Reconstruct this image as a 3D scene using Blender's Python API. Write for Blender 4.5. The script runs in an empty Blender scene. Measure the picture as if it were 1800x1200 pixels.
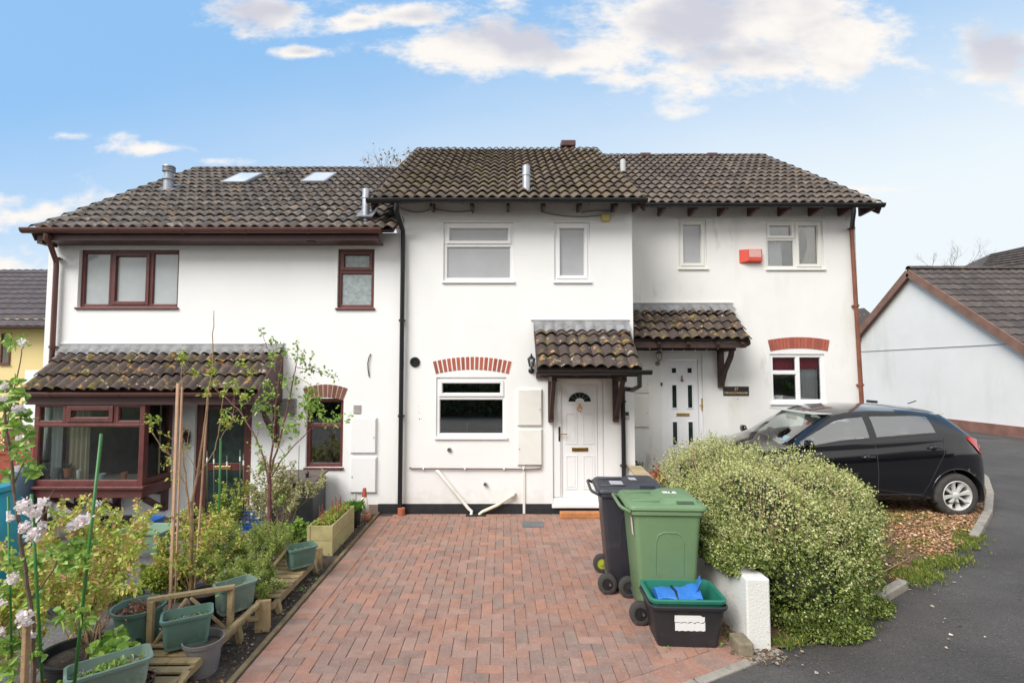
import bpy, bmesh, math, random
from mathutils import Vector, Matrix, noise
R = math.radians
random.seed(7)
S = bpy.context.scene
COL = S.collection
# ---------------------------------------------------------------- camera
FP = 895.0; PITCH = R(3.2); CH = 2.2
cam = bpy.data.cameras.new('camera'); camo = bpy.data.objects.new('camera', cam); COL.objects.link(camo)
cam.lens = FP/1800*36; cam.sensor_width = 36; cam.shift_x = 15/1800
cam.clip_start = .05; cam.clip_end = 900
camo.location = (0, 0, CH); camo.rotation_euler = (R(90)+PITCH, 0, 0)
S.camera = camo
# ---------------------------------------------------------------- world: sky with clouds
SUN_EL, SUN_AZ = R(44), R(222)      # azimuth clockwise from +Y
w = bpy.data.worlds.new('World'); S.world = w; w.use_nodes = True
nt = w.node_tree; N = nt.nodes; L = nt.links; N.clear()
def nd(t, **k):
    n = N.new(t)
    for a, b in k.items(): setattr(n, a, b)
    return n
def mth(op, a, b=None, c=None, clamp=False):
    n = nd('ShaderNodeMath', operation=op); n.use_clamp = clamp
    for i, v in enumerate((a, b, c)):
        if v is None: continue
        if isinstance(v, (int, float)): n.inputs[i].default_value = v
        else: L.new(v, n.inputs[i])
    return n.outputs[0]
def mixc(f, a, b):
    n = nd('ShaderNodeMix', data_type='RGBA')
    for s, v in ((n.inputs[0], f), (n.inputs[6], a), (n.inputs[7], b)):
        if isinstance(v, (int, float)): s.default_value = v
        elif isinstance(v, tuple): s.default_value = (*v, 1)
        else: L.new(v, s)
    return n.outputs[2]
def smooth(v, a, b):
    n = nd('ShaderNodeMapRange', interpolation_type='SMOOTHSTEP')
    L.new(v, n.inputs[0]); n.inputs[1].default_value = a; n.inputs[2].default_value = b
    return n.outputs[0]
sky = nd('ShaderNodeTexSky'); sky.sky_type = 'NISHITA'; sky.sun_disc = False
sky.sun_elevation = SUN_EL; sky.sun_rotation = SUN_AZ; sky.air_density = 1.2; sky.dust_density = .6; sky.ozone_density = 1.5
tc = nd('ShaderNodeTexCoord'); sp = nd('ShaderNodeSeparateXYZ'); L.new(tc.outputs['Generated'], sp.inputs[0])
X_, Y_, Z_ = sp.outputs
ya = mth('MAXIMUM', mth('ABSOLUTE', Y_), .18)
A_ = mth('DIVIDE', X_, ya); E_ = mth('DIVIDE', Z_, ya)
cb = nd('ShaderNodeCombineXYZ'); L.new(A_, cb.inputs[0]); L.new(mth('MULTIPLY', E_, 1.9), cb.inputs[1]); L.new(Y_, cb.inputs[2])
def wn(scale, det=6, rough=.6, off=0):
    n = nd('ShaderNodeTexNoise'); n.inputs['Scale'].default_value = scale; n.inputs['Detail'].default_value = det; n.inputs['Roughness'].default_value = rough
    m = nd('ShaderNodeMapping'); m.inputs[1].default_value = (off, off*.7, 0); L.new(cb.outputs[0], m.inputs[0]); L.new(m.outputs[0], n.inputs['Vector'])
    return n.outputs[0]
n1 = wn(5.5, 8, .62); n2 = wn(2.6, 5, .55, 4.3); n3 = wn(14, 6, .6, 9)
# lobes: centre a, centre e, radius a, radius e
LOBES = [(.02, .665, .25, .075), (.13, .635, .16, .05), (.36, .71, .36, .15), (.62, .70, .30, .15), (.50, .64, .22, .06), (-.20, .72, .12, .03), (-.47, .735, .14, .05), (-.41, .645, .05, .014), (-.30, .71, .08, .022), (1.0, .635, .11, .09), (-.84, .47, .10, .016, .18), (-.71, .445, .13, .018, .2), (-.90, .32, .20, .05, .12), (-.58, .42, .07, .012, .25), (-.95, .20, .22, .04, .1), (.2, .98, 1.1, .16), (.75, .36, .22, .02, .25)]
D_ = None
for ca, ce, ra, re, *of in LOBES:
    da = mth('DIVIDE', mth('SUBTRACT', A_, ca), ra); de = mth('DIVIDE', mth('SUBTRACT', E_, ce), re)
    d = mth('SUBTRACT', 1, mth('SQRT', mth('ADD', mth('MULTIPLY', da, da), mth('MULTIPLY', de, de))))
    if of: d = mth('SUBTRACT', mth('MULTIPLY', d, .6), of[0])
    D_ = d if D_ is None else mth('MAXIMUM', D_, d)
D_ = mth('MAXIMUM', D_, -1.5)
dens = mth('ADD', mth('MULTIPLY', D_, .75), mth('ADD', mth('MULTIPLY', mth('SUBTRACT', n1, .5), 2.3), mth('MULTIPLY', mth('SUBTRACT', n3, .5), .7)))
mask = mth('MULTIPLY', smooth(dens, -.06, .50), .95)
shade = mth('MULTIPLY', smooth(mth('ADD', mth('MULTIPLY', D_, .8), mth('MULTIPLY', mth('SUBTRACT', n2, .5), 3.6)), .12, .95), smooth(E_, .50, .66))
ccol = mixc(shade, (6.6, 6.25, 5.85), (4.2, 4.2, 4.65))
veil = smooth(mth('ADD', mth('ADD', mth('MULTIPLY', E_, -1.0), mth('MULTIPLY', A_, .22)), mth('MULTIPLY', mth('SUBTRACT', n2, .5), .12)), -.80, -.10)
skyb = mixc(.85, sky.outputs[0], (2.0, 3.8, 6.2))
base = mixc(mth('MULTIPLY', veil, .97), skyb, (5.7, 6.15, 6.35))
rear_fill = smooth(mth('ADD', mth('MULTIPLY', Y_, -1), mth('MULTIPLY', mth('SUBTRACT', n2, .5), .4)), -.12, .35)   # whitened sky added out of view behind camera, so the facade is lit neutrally
colr = mixc(mask, base, ccol)
colr = mixc(mth('MULTIPLY', rear_fill, .9), colr, (7.4, 7.3, 7.1))
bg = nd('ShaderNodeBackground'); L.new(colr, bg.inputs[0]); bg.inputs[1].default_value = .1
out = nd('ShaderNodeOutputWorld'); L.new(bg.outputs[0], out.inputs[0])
# ---------------------------------------------------------------- sun
sl = bpy.data.lights.new('sun', 'SUN'); sl.energy = 2.7; sl.angle = R(34); sl.color = (1, .975, .945)
so = bpy.data.objects.new('sun', sl); COL.objects.link(so); so.location = (-5, -10, 20)
sd = Vector((math.sin(SUN_AZ)*math.cos(SUN_EL), math.cos(SUN_AZ)*math.cos(SUN_EL), math.sin(SUN_EL)))
so.rotation_euler = sd.to_track_quat('Z', 'Y').to_euler()
vs = S.view_settings; vs.view_transform = 'Standard'; vs.look = 'None'; vs.exposure = .64; vs.gamma = 1
S.cycles.max_bounces = 8; S.cycles.transparent_max_bounces = 12
# ---------------------------------------------------------------- geometry helpers
def at(u, v, Y):
    xc = (u-885)/FP; yc = (600-v)/FP
    d = Vector((xc, math.cos(PITCH)-yc*math.sin(PITCH), math.sin(PITCH)+yc*math.cos(PITCH)))
    return Vector((0, 0, CH)) + d*(Y/d.y)
def atz(u, v, z):
    xc = (u-885)/FP; yc = (600-v)/FP
    d = Vector((xc, math.cos(PITCH)-yc*math.sin(PITCH), math.sin(PITCH)+yc*math.cos(PITCH)))
    return Vector((0, 0, CH)) + d*((z-CH)/d.z)
def ss(a, b, x):
    t = max(0, min(1, (x-a)/(b-a))); return t*t*(3-2*t)
def gz(x, y):
    return .24*ss(2.3, 5.6, x)*ss(2.5, 5.5, y+x*.2) - .27*ss(-2.2, -4.2, x)*ss(3.5, 6.5, y)
def gp(u, v):
    z = 0
    for _ in range(12):
        p = atz(u, v, z); z = gz(p.x, p.y)
    return Vector((p.x, p.y, z))
ORI = {}
class MB:
    def __init__(s): s.v = []; s.f = []; s.m = []; s.mi = 0
    def add(s, vs, fs):
        o = len(s.v); s.v += [tuple(v) for v in vs]; s.f += [tuple(i+o for i in f) for f in fs]; s.m += [s.mi]*len(fs); return s
    def box(s, x0, x1, y0, y1, z0, z1):
        return s.add([(x0,y0,z0),(x1,y0,z0),(x1,y1,z0),(x0,y1,z0),(x0,y0,z1),(x1,y0,z1),(x1,y1,z1),(x0,y1,z1)],
                     [(0,3,2,1),(4,5,6,7),(0,1,5,4),(1,2,6,5),(2,3,7,6),(3,0,4,7)])
    def obox(s, M, sx, sy, sz):   # box centred on matrix
        c = [M @ Vector((a*sx/2, b*sy/2, c*sz/2)) for a, b, c in ((-1,-1,-1),(1,-1,-1),(1,1,-1),(-1,1,-1),(-1,-1,1),(1,-1,1),(1,1,1),(-1,1,1))]
        return s.add(c, [(0,3,2,1),(4,5,6,7),(0,1,5,4),(1,2,6,5),(2,3,7,6),(3,0,4,7)])
    def beam(s, a, b, w, h, roll=0):   # rectangular bar from a to b
        a = Vector(a); b = Vector(b); d = b-a
        q = d.to_track_quat('Z', 'Y').to_matrix().to_4x4() @ Matrix.Rotation(roll, 4, 'Z')
        return s.obox(Matrix.Translation((a+b)/2) @ q, w, h, d.length)
    def quad(s, a, b, c, d): return s.add([a, b, c, d], [(0,1,2,3)])
    def tube(s, pts, r, n=8, cap=True):
        pts = [Vector(p) for p in pts]; k = len(pts)
        rr = r if isinstance(r, (list, tuple)) else [r]*k
        o = len(s.v); nrm = None
        for i, p in enumerate(pts):
            t = (pts[min(i+1, k-1)]-pts[max(i-1, 0)])
            if t.length < 1e-9: t = Vector((0, 0, 1))
            t.normalize()
            if nrm is None:
                nrm = t.orthogonal().normalized()
            else:
                nrm = (nrm - t*nrm.dot(t))
                nrm = nrm.normalized() if nrm.length > 1e-6 else t.orthogonal().normalized()
            bn = t.cross(nrm)
            for j in range(n):
                a = 2*math.pi*j/n
                s.v.append(tuple(p + (nrm*math.cos(a)+bn*math.sin(a))*rr[i]))
        for i in range(k-1):
            for j in range(n):
                s.f.append((o+i*n+j, o+i*n+(j+1) % n, o+(i+1)*n+(j+1) % n, o+(i+1)*n+j)); s.m.append(s.mi)
        if cap:
            s.f.append(tuple(o+j for j in range(n))[::-1]); s.m.append(s.mi)
            s.f.append(tuple(o+(k-1)*n+j for j in range(n))); s.m.append(s.mi)
        return s
    def lathe(s, prof, n=24, M=Matrix.Identity(4), caps=True, ax=1, ay=1, ang=2*math.pi):
        o = len(s.v); k = len(prof); full = abs(ang-2*math.pi) < 1e-6; m = n if full else n+1
        for r, z in prof:
            for j in range(m):
                a = ang*j/n; s.v.append(tuple(M @ Vector((r*ax*math.cos(a), r*ay*math.sin(a), z))))
        for i in range(k-1):
            for j in range(n):
                j2 = (j+1) % m
                s.f.append((o+i*m+j, o+i*m+j2, o+(i+1)*m+j2, o+(i+1)*m+j)); s.m.append(s.mi)
        if caps and full:
            if prof[0][0] > 1e-5: s.f.append(tuple(o+j for j in range(n))[::-1]); s.m.append(s.mi)
            if prof[-1][0] > 1e-5: s.f.append(tuple(o+(k-1)*n+j for j in range(n))); s.m.append(s.mi)
        return s
    def prism(s, poly, y0, y1, M=None):   # polygon in x,z extruded along y
        n = len(poly); V = [(x, y0, z) for x, z in poly]+[(x, y1, z) for x, z in poly]
        if M: V = [M @ Vector(v) for v in V]
        return s.add(V, [tuple(range(n)), tuple(range(2*n-1, n-1, -1))]+[(i, i+n, (i+1) % n+n, (i+1) % n) for i in range(n)])
    def loft(s, rings, close=True, capa=True, capb=True):
        o = len(s.v); n = len(rings[0])
        for r in rings: s.v += [tuple(p) for p in r]
        for i in range(len(rings)-1):
            for j in range(n if close else n-1):
                s.f.append((o+i*n+j, o+i*n+(j+1) % n, o+(i+1)*n+(j+1) % n, o+(i+1)*n+j)); s.m.append(s.mi)
        if close and capa: s.f.append(tuple(o+j for j in range(n))[::-1]); s.m.append(s.mi)
        if close and capb: s.f.append(tuple(o+(len(rings)-1)*n+j for j in range(n))); s.m.append(s.mi)
        return s
    def build(s, name, mat, parent=None, smooth=False, bevel=0, local=False, fixn=False, auto=None):
        me = bpy.data.meshes.new(name)
        o0 = Vector((0, 0, 0))
        if parent is not None and not local: o0 = ORI.get(parent.name, Vector((0, 0, 0)))
        me.from_pydata([(x-o0.x, y-o0.y, z-o0.z) for x, y, z in s.v] if o0.length else s.v, [], s.f)
        for m in (mat if isinstance(mat, (list, tuple)) else [mat]): me.materials.append(m)
        if len(me.materials) > 1: me.polygons.foreach_set('material_index', s.m)
        if smooth or auto: me.polygons.foreach_set('use_smooth', [True]*len(me.polygons))
        me.update()
        if fixn:
            bm = bmesh.new(); bm.from_mesh(me); bmesh.ops.recalc_face_normals(bm, faces=bm.faces); bm.to_mesh(me); bm.free()
        if auto: me.set_sharp_from_angle(angle=R(auto))
        ob = bpy.data.objects.new(name, me); COL.objects.link(ob)
        if parent is not None:
            ob.parent = parent
            if not local: ORI[ob.name] = ORI.get(parent.name, Vector((0, 0, 0)))
        if bevel:
            b = ob.modifiers.new('bevel', 'BEVEL'); b.width = bevel; b.segments = 2; b.limit_method = 'ANGLE'; b.angle_limit = R(40); b.harden_normals = False
        return ob
def rrect(x0, x1, y0, y1, r, z, n=5):
    P = []
    for cx, cy, a0 in ((x1-r, y1-r, 0), (x0+r, y1-r, 90), (x0+r, y0+r, 180), (x1-r, y0+r, 270)):
        for i in range(n+1):
            a = R(a0+90*i/n); P.append(Vector((cx+r*math.cos(a), cy+r*math.sin(a), z)))
    return P
def tag(o, label, cat, group=None, kind=None):
    if label: o['label'] = label
    if cat: o['category'] = cat
    if group: o['group'] = group
    if kind: o['kind'] = kind
    return o
def empty(name, loc, label, cat, group=None, rz=0):
    o = bpy.data.objects.new(name, None); COL.objects.link(o); o.location = loc; o.rotation_euler = (0, 0, rz); o.empty_display_size = .1
    ORI[o.name] = Vector(loc); return tag(o, label, cat, group)
def struct(o): o['kind'] = 'structure'; return o
def copy_tree(o, parent=None, label=None, loc=None, rz=None):
    c = o.copy(); COL.objects.link(c); c.parent = parent
    for ch in list(o.children): copy_tree(ch, c)
    if label: c['label'] = label
    if loc is not None: c.location = loc
    if rz is not None: c.rotation_euler = (0, 0, rz)
    return c
# ---------------------------------------------------------------- materials
def mul(c, k): return tuple(min(1, x*k) for x in c)
def mat(name, col, rough=.6, var=.12, scale=6, bump=0, bscale=60, metal=0, isl=0, spots=(), spec=.5, coat=0, stretch=None, islhue=0, islcols=None, transl=0, bdist=.01, splash=None):
    m = bpy.data.materials.new(name); m.use_nodes = True; nt = m.node_tree; N = nt.nodes; L = nt.links
    b = N['Principled BSDF']; tcn = N.new('ShaderNodeTexCoord'); vec = tcn.outputs['Object']
    if stretch:
        mp = N.new('ShaderNodeMapping'); mp.inputs[3].default_value = stretch; L.new(vec, mp.inputs[0]); vs_ = mp.outputs[0]
    else: vs_ = vec
    def noi(s, d=4, v=None):
        n = N.new('ShaderNodeTexNoise'); n.inputs['Scale'].default_value = s; n.inputs['Detail'].default_value = d; n.inputs['Roughness'].default_value = .6
        L.new(v or vec, n.inputs['Vector']); return n.outputs[0]
    def mix(f, a, c, mode='MIX'):
        n = N.new('ShaderNodeMix'); n.data_type = 'RGBA'; n.blend_type = mode
        for s_, v_ in ((n.inputs[0], f), (n.inputs[6], a), (n.inputs[7], c)):
            if isinstance(v_, (int, float)): s_.default_value = v_
            elif isinstance(v_, tuple): s_.default_value = (*v_, 1)
            else: L.new(v_, s_)
        return n.outputs[2]
    def mr(v, a, c, d=0, e=1):
        n = N.new('ShaderNodeMapRange'); L.new(v, n.inputs[0]); n.inputs[1].default_value = a; n.inputs[2].default_value = c; n.inputs[3].default_value = d; n.inputs[4].default_value = e; return n.outputs[0]
    if islcols:
        g = N.new('ShaderNodeNewGeometry'); r = N.new('ShaderNodeValToRGB'); r.color_ramp.interpolation = 'CONSTANT'
        els = r.color_ramp.elements
        while len(els) < len(islcols): els.new(.5)
        for e_, (p_, c_) in zip(els, islcols): e_.position = p_; e_.color = (*c_, 1)
        L.new(g.outputs['Random Per Island'], r.inputs[0])
        c = mix(mr(noi(scale), .3, .7), mix(1.0, r.outputs[0], (1-var,)*3, 'MULTIPLY'), mix(1.0, r.outputs[0], (1+var,)*3, 'MULTIPLY'))
    else:
        c = mix(mr(noi(scale), .3, .7), mul(col, 1-var), mul(col, 1+var))
    if isl:
        g = N.new('ShaderNodeNewGeometry'); n = N.new('ShaderNodeHueSaturation'); L.new(c, n.inputs['Color'])
        # decorrelate value from hue
        mm = N.new('ShaderNodeMath'); mm.operation = 'FRACT'; m2 = N.new('ShaderNodeMath'); m2.operation = 'MULTIPLY'; m2.inputs[1].default_value = 17.31
        L.new(g.outputs['Random Per Island'], m2.inputs[0]); L.new(m2.outputs[0], mm.inputs[0])
        L.new(mr(mm.outputs[0], 0, 1, 1-isl, 1+isl), n.inputs['Value'])
        L.new(mr(g.outputs['Random Per Island'], 0, 1, .5-islhue, .5+islhue), n.inputs['Hue']); c = n.outputs[0]
    for sp_ in spots:
        sc, sscale, th, soft = sp_[:4]; amt = sp_[4] if len(sp_) > 4 else 1
        c = mix(mr(noi(sscale, 5, vs_), th, th+soft, 0, amt), c, sc)
    if splash:
        sx = N.new('ShaderNodeSeparateXYZ'); L.new(vec, sx.inputs[0]); ad = N.new('ShaderNodeMath'); ad.operation = 'ADD'; L.new(sx.outputs[2], ad.inputs[0]); L.new(mr(noi(7, 5), .3, .7, -.22, .22), ad.inputs[1])
        c = mix(mr(ad.outputs[0], splash[1], splash[2], splash[3], 0), c, splash[0])
    L.new(c, b.inputs['Base Color'])
    b.inputs['Roughness'].default_value = rough; b.inputs['Metallic'].default_value = metal
    b.inputs['Specular IOR Level'].default_value = spec
    if coat: b.inputs['Coat Weight'].default_value = coat; b.inputs['Coat Roughness'].default_value = .04
    if bump:
        bp = N.new('ShaderNodeBump'); bp.inputs['Strength'].default_value = bump; bp.inputs['Distance'].default_value = bdist
        L.new(noi(bscale, 6), bp.inputs['Height']); L.new(bp.outputs[0], b.inputs['Normal'])
    if transl:
        tr = N.new('ShaderNodeBsdfTranslucent'); L.new(c, tr.inputs[0]); ms = N.new('ShaderNodeMixShader'); ms.inputs[0].default_value = transl
        L.new(b.outputs[0], ms.inputs[1]); L.new(tr.outputs[0], ms.inputs[2]); L.new(ms.outputs[0], N['Material Output'].inputs[0])
    return m
def glassmat(name, tint=(.9, .95, .93), refl=.1, rough=.02):
    m = bpy.data.materials.new(name); m.use_nodes = True; N = m.node_tree.nodes; L = m.node_tree.links; N.clear()
    t = N.new('ShaderNodeBsdfTransparent'); t.inputs[0].default_value = (*tint, 1)
    g = N.new('ShaderNodeBsdfGlossy'); g.inputs['Roughness'].default_value = rough; g.inputs[0].default_value = (1, 1, 1, 1)
    f = N.new('ShaderNodeLayerWeight'); f.inputs[0].default_value = .25
    a = N.new('ShaderNodeMath'); a.operation = 'ADD'; a.use_clamp = True; a.inputs[1].default_value = refl; L.new(f.outputs['Fresnel'], a.inputs[0])
    ms = N.new('ShaderNodeMixShader'); L.new(a.outputs[0], ms.inputs[0]); L.new(t.outputs[0], ms.inputs[1]); L.new(g.outputs[0], ms.inputs[2])
    o = N.new('ShaderNodeOutputMaterial'); L.new(ms.outputs[0], o.inputs[0]); return m
M = {}
M['wall_main'] = mat('white_render', (.80, .80, .785), .85, .03, 1.2, .6, 140, bdist=.006, spots=[((.72, .71, .67), .9, .58, .2, .5)], splash=((.45, .41, .33), .05, .40, .25))
M['wall_left'] = mat('white_render_left', (.81, .81, .80), .85, .03, 1.1,   .6, 140, bdist=.006, stretch=(1.5, 1, .3), spots=[((.70, .69, .65), 1.3, .60, .2, .4)], splash=((.45, .41, .33), .10, .50, .2))
M['wall_right'] = mat('weathered_white_render', (.77, .76, .73), .85, .04, 1.1, .6, 140, bdist=.006, stretch=(1.4, 1, .35),
                      spots=[((.55, .53, .45), 1.1, .55, .16, .4), ((.33, .33, .26), 2.3, .62, .1, .45)])
M['garage_wall'] = mat('stained_white_render', (.78, .765, .73), .85, .04, .8, .3, 120, bdist=.006, stretch=(1, 1, .3), spots=[((.50, .49, .42), .6, .55, .2, .5)])
M['plinth_black'] = mat('black_bitumen', (.022, .022, .026), .55, .3, 12, .4, 40, spots=[((.2, .2, .18), 14, .68, .08, .6)])
M['plinth_brown'] = mat('brown_plinth', (.19, .135, .115), .85, .2, 6, .4, 60)
M['plinth_terracotta'] = mat('terracotta_plinth', (.24, .12, .09), .85, .25, 3, .4, 40)
M['upvc'] = mat('white_upvc', (.80, .80, .80), .28, .02, 3)
M['upvc_cream'] = mat('aged_white_upvc', (.74, .73, .68), .35, .05, 3)
M['brown_frame'] = mat('brown_wood_frame', (.125, .038, .034), .35, .2, 9, .15, 40)
M['brown_dark'] = mat('dark_brown_fascia', (.075, .032, .030), .45, .2, 5)
M['brown_gutter'] = mat('brown_plastic_gutter', (.115, .045, .036), .32, .12, 5)
M['brown_pipe'] = mat('red_brown_pipe', (.19, .065, .034), .42, .2, 5)
M['black_plastic'] = mat('black_plastic', (.016, .016, .018), .32, .2, 8)
M['rafter'] = mat('stained_timber_dark', (.055, .030, .024), .6, .3, 14, .3, 60)
M['rafter_grey'] = mat('faded_grey_timber', (.16, .13, .12), .7, .3, 14, .3, 60)
M['glass_grey'] = mat('frosted_grey_glass', (.35, .36, .37), .08, .10, 1.1, .05, 200, coat=1)
M['glass_net'] = mat('net_backed_glass', (.44, .48, .485), .1, .16, 1.3, coat=.5)
M['glass_frost'] = mat('patterned_frosted_glass', (.33, .38, .38), .2, .22, 16, .2, 90)
M['glass_clear'] = glassmat('window_glass', (.97, .985, .98), .10)
M['glass_kitchen'] = glassmat('kitchen_window_glass', (.95, .97, .96), .20)
M['glass_bay'] = glassmat('bay_window_glass', (.94, .97, .95), .0)
M['glass_dark'] = mat('dark_door_glass', (.02, .035, .03), .08, .5, 9)
M['gold'] = mat('polished_brass', (.75, .50, .18), .25, .1, 10, metal=1)
M['lead'] = mat('lead_flashing', (.20, .20, .205), .55, .3, 5, .6, 12, spots=[((.33, .33, .34), 6, .55, .2, .7), ((.06, .06, .06), 11, .66, .05, .8)], bdist=.03)
M['brick_red'] = mat('red_brick', (.36, .095, .062), .85, .15, 20, .5, 90, isl=.2)
M['brick_brown'] = mat('brown_brick', (.17, .07, .055), .85, .2, 20, .5, 90, isl=.25)
M['mortar_white'] = mat('painted_mortar', (.76, .75, .72), .85, .04, 8)
M['mortar_tan'] = mat('tan_mortar', (.42, .30, .22), .9, .15, 20)
M['mortar_red'] = mat('red_mortar', (.20, .085, .065), .9, .15, 20)
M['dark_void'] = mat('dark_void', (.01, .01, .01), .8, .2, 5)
M['room'] = mat('room_interior', (.45, .43, .39), .9, .2, 2)
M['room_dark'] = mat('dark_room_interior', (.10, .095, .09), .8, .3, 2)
M['curtain'] = mat('cream_curtain', (.62, .56, .42), .9, .1, 5, transl=.3)
M['net'] = mat('white_net_curtain', (.72, .74, .76), .9, .05, 5, transl=.4)
M['red_blind'] = mat('crimson_blind', (.36, .03, .06), .8, .2, 6)
ORANGE = (.42, .22, .055); PALE = (.50, .44, .34); MOSS = (.10, .085, .012); OLIVE = (.16, .13, .02)
M['tile_grey'] = mat('grey_brown_pantile', (.122, .100, .084), .85, .25, 9, .5, 50, isl=.34, spots=[(PALE, 7, .57, .08, .45), ((.34, .22, .12), 4.2, .58, .08, .6), ((.05, .045, .04), 16, .62, .1, .6)])
M['tile_moss'] = mat('mossy_brown_pantile', (.112, .080, .058), .85, .25, 9, .5, 50, isl=.34, spots=[(PALE, 8, .60, .08, .35), ((.12, .092, .02), 2.6, .50, .14, .6), ((.13, .10, .012), 11, .56, .08, .8)])
M['tile_right'] = mat('brown_pantile', (.110, .085, .067), .85, .25, 9, .5, 50, isl=.28, spots=[((.38, .25, .13), 3.4, .60, .08, .55), (ORANGE, 5, .66, .06, .6), ((.05, .045, .04), 14, .6, .1, .6)])
M['tile_lichen'] = mat('lichen_covered_pantile', (.075, .054, .045), .85, .25, 9, .5, 50, isl=.28, spots=[(OLIVE, 5, .54, .1, .7), (ORANGE, 9, .60, .05, .85), (PALE, 10, .625, .04, .8)])
M['tile_plain'] = mat('dark_roof_tile', (.08, .064, .056), .85, .2, 9, .5, 40, isl=.25, spots=[(ORANGE, 3, .66, .05, .6), (PALE, 6, .68, .05, .5)])
M['tile_violet'] = mat('purple_brown_roof_tile', (.085, .068, .07), .85, .2, 9, .5, 40, isl=.15, spots=[((.2, .15, .07), 2, .66, .08, .6)])
M['metal_flue'] = mat('galvanised_flue', (.45, .47, .50), .4, .15, 12, metal=.6)
M['steel'] = mat('grey_steel', (.35, .36, .38), .35, .1, 12, metal=.9)
# ================================================================ GROUND
def gridsheet(name, m, x0, x1, y0, y1, step, off=0, inside=None, jit=0, kind='structure', lab=None):
    nx = max(1, int((x1-x0)/step)); ny = max(1, int((y1-y0)/step)); b = MB(); vs_ = []
    for j in range(ny+1):
        for i in range(nx+1):
            x = x0+(x1-x0)*i/nx; y = y0+(y1-y0)*j/ny
            z = gz(x, y)+off
            if jit: z += jit*noise.noise(Vector((x*9, y*9, 0)))+jit*.6*noise.noise(Vector((x*31, y*31, 3)))
            vs_.append((x, y, z))
    fs = []
    for j in range(ny):
        for i in range(nx):
            if inside and not inside(x0+(x1-x0)*(i+.5)/nx, y0+(y1-y0)*(j+.5)/ny): continue
            a = j*(nx+1)+i; fs.append((a, a+1, a+nx+2, a+nx+1))
    b.add(vs_, fs); o = b.build(name, m, smooth=True); o['kind'] = kind; return o
M['earth'] = mat('distant_grass', (.09, .11, .045), .95, .3, .5)
M['asphalt'] = mat('worn_asphalt', (.082, .072, .066), .82, .25, 1.3, 1, 90, spots=[((.125, .115, .105), .8, .50, .2, .8), ((.17, .155, .14), 55, .60, .05, .7), ((.028, .025, .024), 75, .57, .06, .75), ((.21, .19, .16), 22, .69, .03, .7), ((.17, .14, .11), 3.1, .66, .1, .4)], bdist=.02)
M['soil'] = mat('stony_soil', (.085, .064, .048), .95, .4, 22, 1, 70, spots=[((.30, .27, .22), 55, .63, .03, .85), ((.03, .022, .018), 8, .55, .1, .7), ((.18, .12, .07), 30, .62, .05, .8)], bdist=.03)
M['gravel'] = mat('grey_gravel_patio', (.15, .14, .135), .95, .35, 40, .8, 90, spots=[((.3, .29, .27), 60, .6, .04, .8), ((.05, .045, .04), 3, .55, .1, .5)])
M['chips'] = mat('wood_chip_mulch', (.30, .19, .11), .95, .35, 30, .8, 60, islhue=.02)
M['concrete'] = mat('kerb_concrete', (.30, .265, .22), .9, .2, 9, .5, 70, spots=[((.12, .11, .09), 7, .58, .1, .7), ((.09, .11, .03), 5, .62, .08, .7)])
M['paver_mortar'] = mat('paving_sand_joint', (.075, .05, .038), .95, .3, 25, .4, 80)
PC = [(0, (0.324, 0.174, 0.127)), (0.18, (0.294, 0.167, 0.127)), (0.36, (0.314, 0.188, 0.144)), (0.54, (0.272, 0.169, 0.133)), (0.7, (0.347, 0.177, 0.123)), (0.84, (0.251, 0.17, 0.136)), (0.91, (0.314, 0.191, 0.148))]
M['paver'] = mat('clay_block_paver', (.3, .15, .11), .88, .13, 9, .6, 130, isl=.07, islcols=PC, spots=[((.50, .40, .34), 60, .58, .06, .5), ((.24, .20, .15), 30, .63, .05, .5), ((.11, .07, .055), 2.2, .56, .16, .4), ((.09, .065, .05), 60, .64, .05, .5)], bdist=.008)
M['timber'] = mat('weathered_timber', (.34, .25, .13), .85, .22, 8, .5, 60, stretch=(6, 6, 1), spots=[((.16, .12, .05), 5, .56, .12, .7), ((.17, .17, .06), 3, .6, .1, .5)])
M['timber_edge'] = mat('mossy_edging_timber', (.17, .125, .07), .9, .3, 9, .6, 60, spots=[((.38, .33, .25), 26, .64, .05, .8), ((.09, .09, .02), 6, .55, .1, .6)])
M['timber_new'] = mat('orange_timber', (.42, .17, .06), .8, .2, 9, .4, 40)
M['timber_pale'] = mat('pale_green_timber', (.42, .36, .17), .85, .15, 6, .4, 50, spots=[((.28, .26, .11), 4, .55, .1, .6)])
big = MB().add([(-300, -60, -.42), (300, -60, -.42), (300, 400, -.42), (-300, 400, -.42)], [(0, 1, 2, 3)]).build('ground', M['earth']); struct(big)
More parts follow.
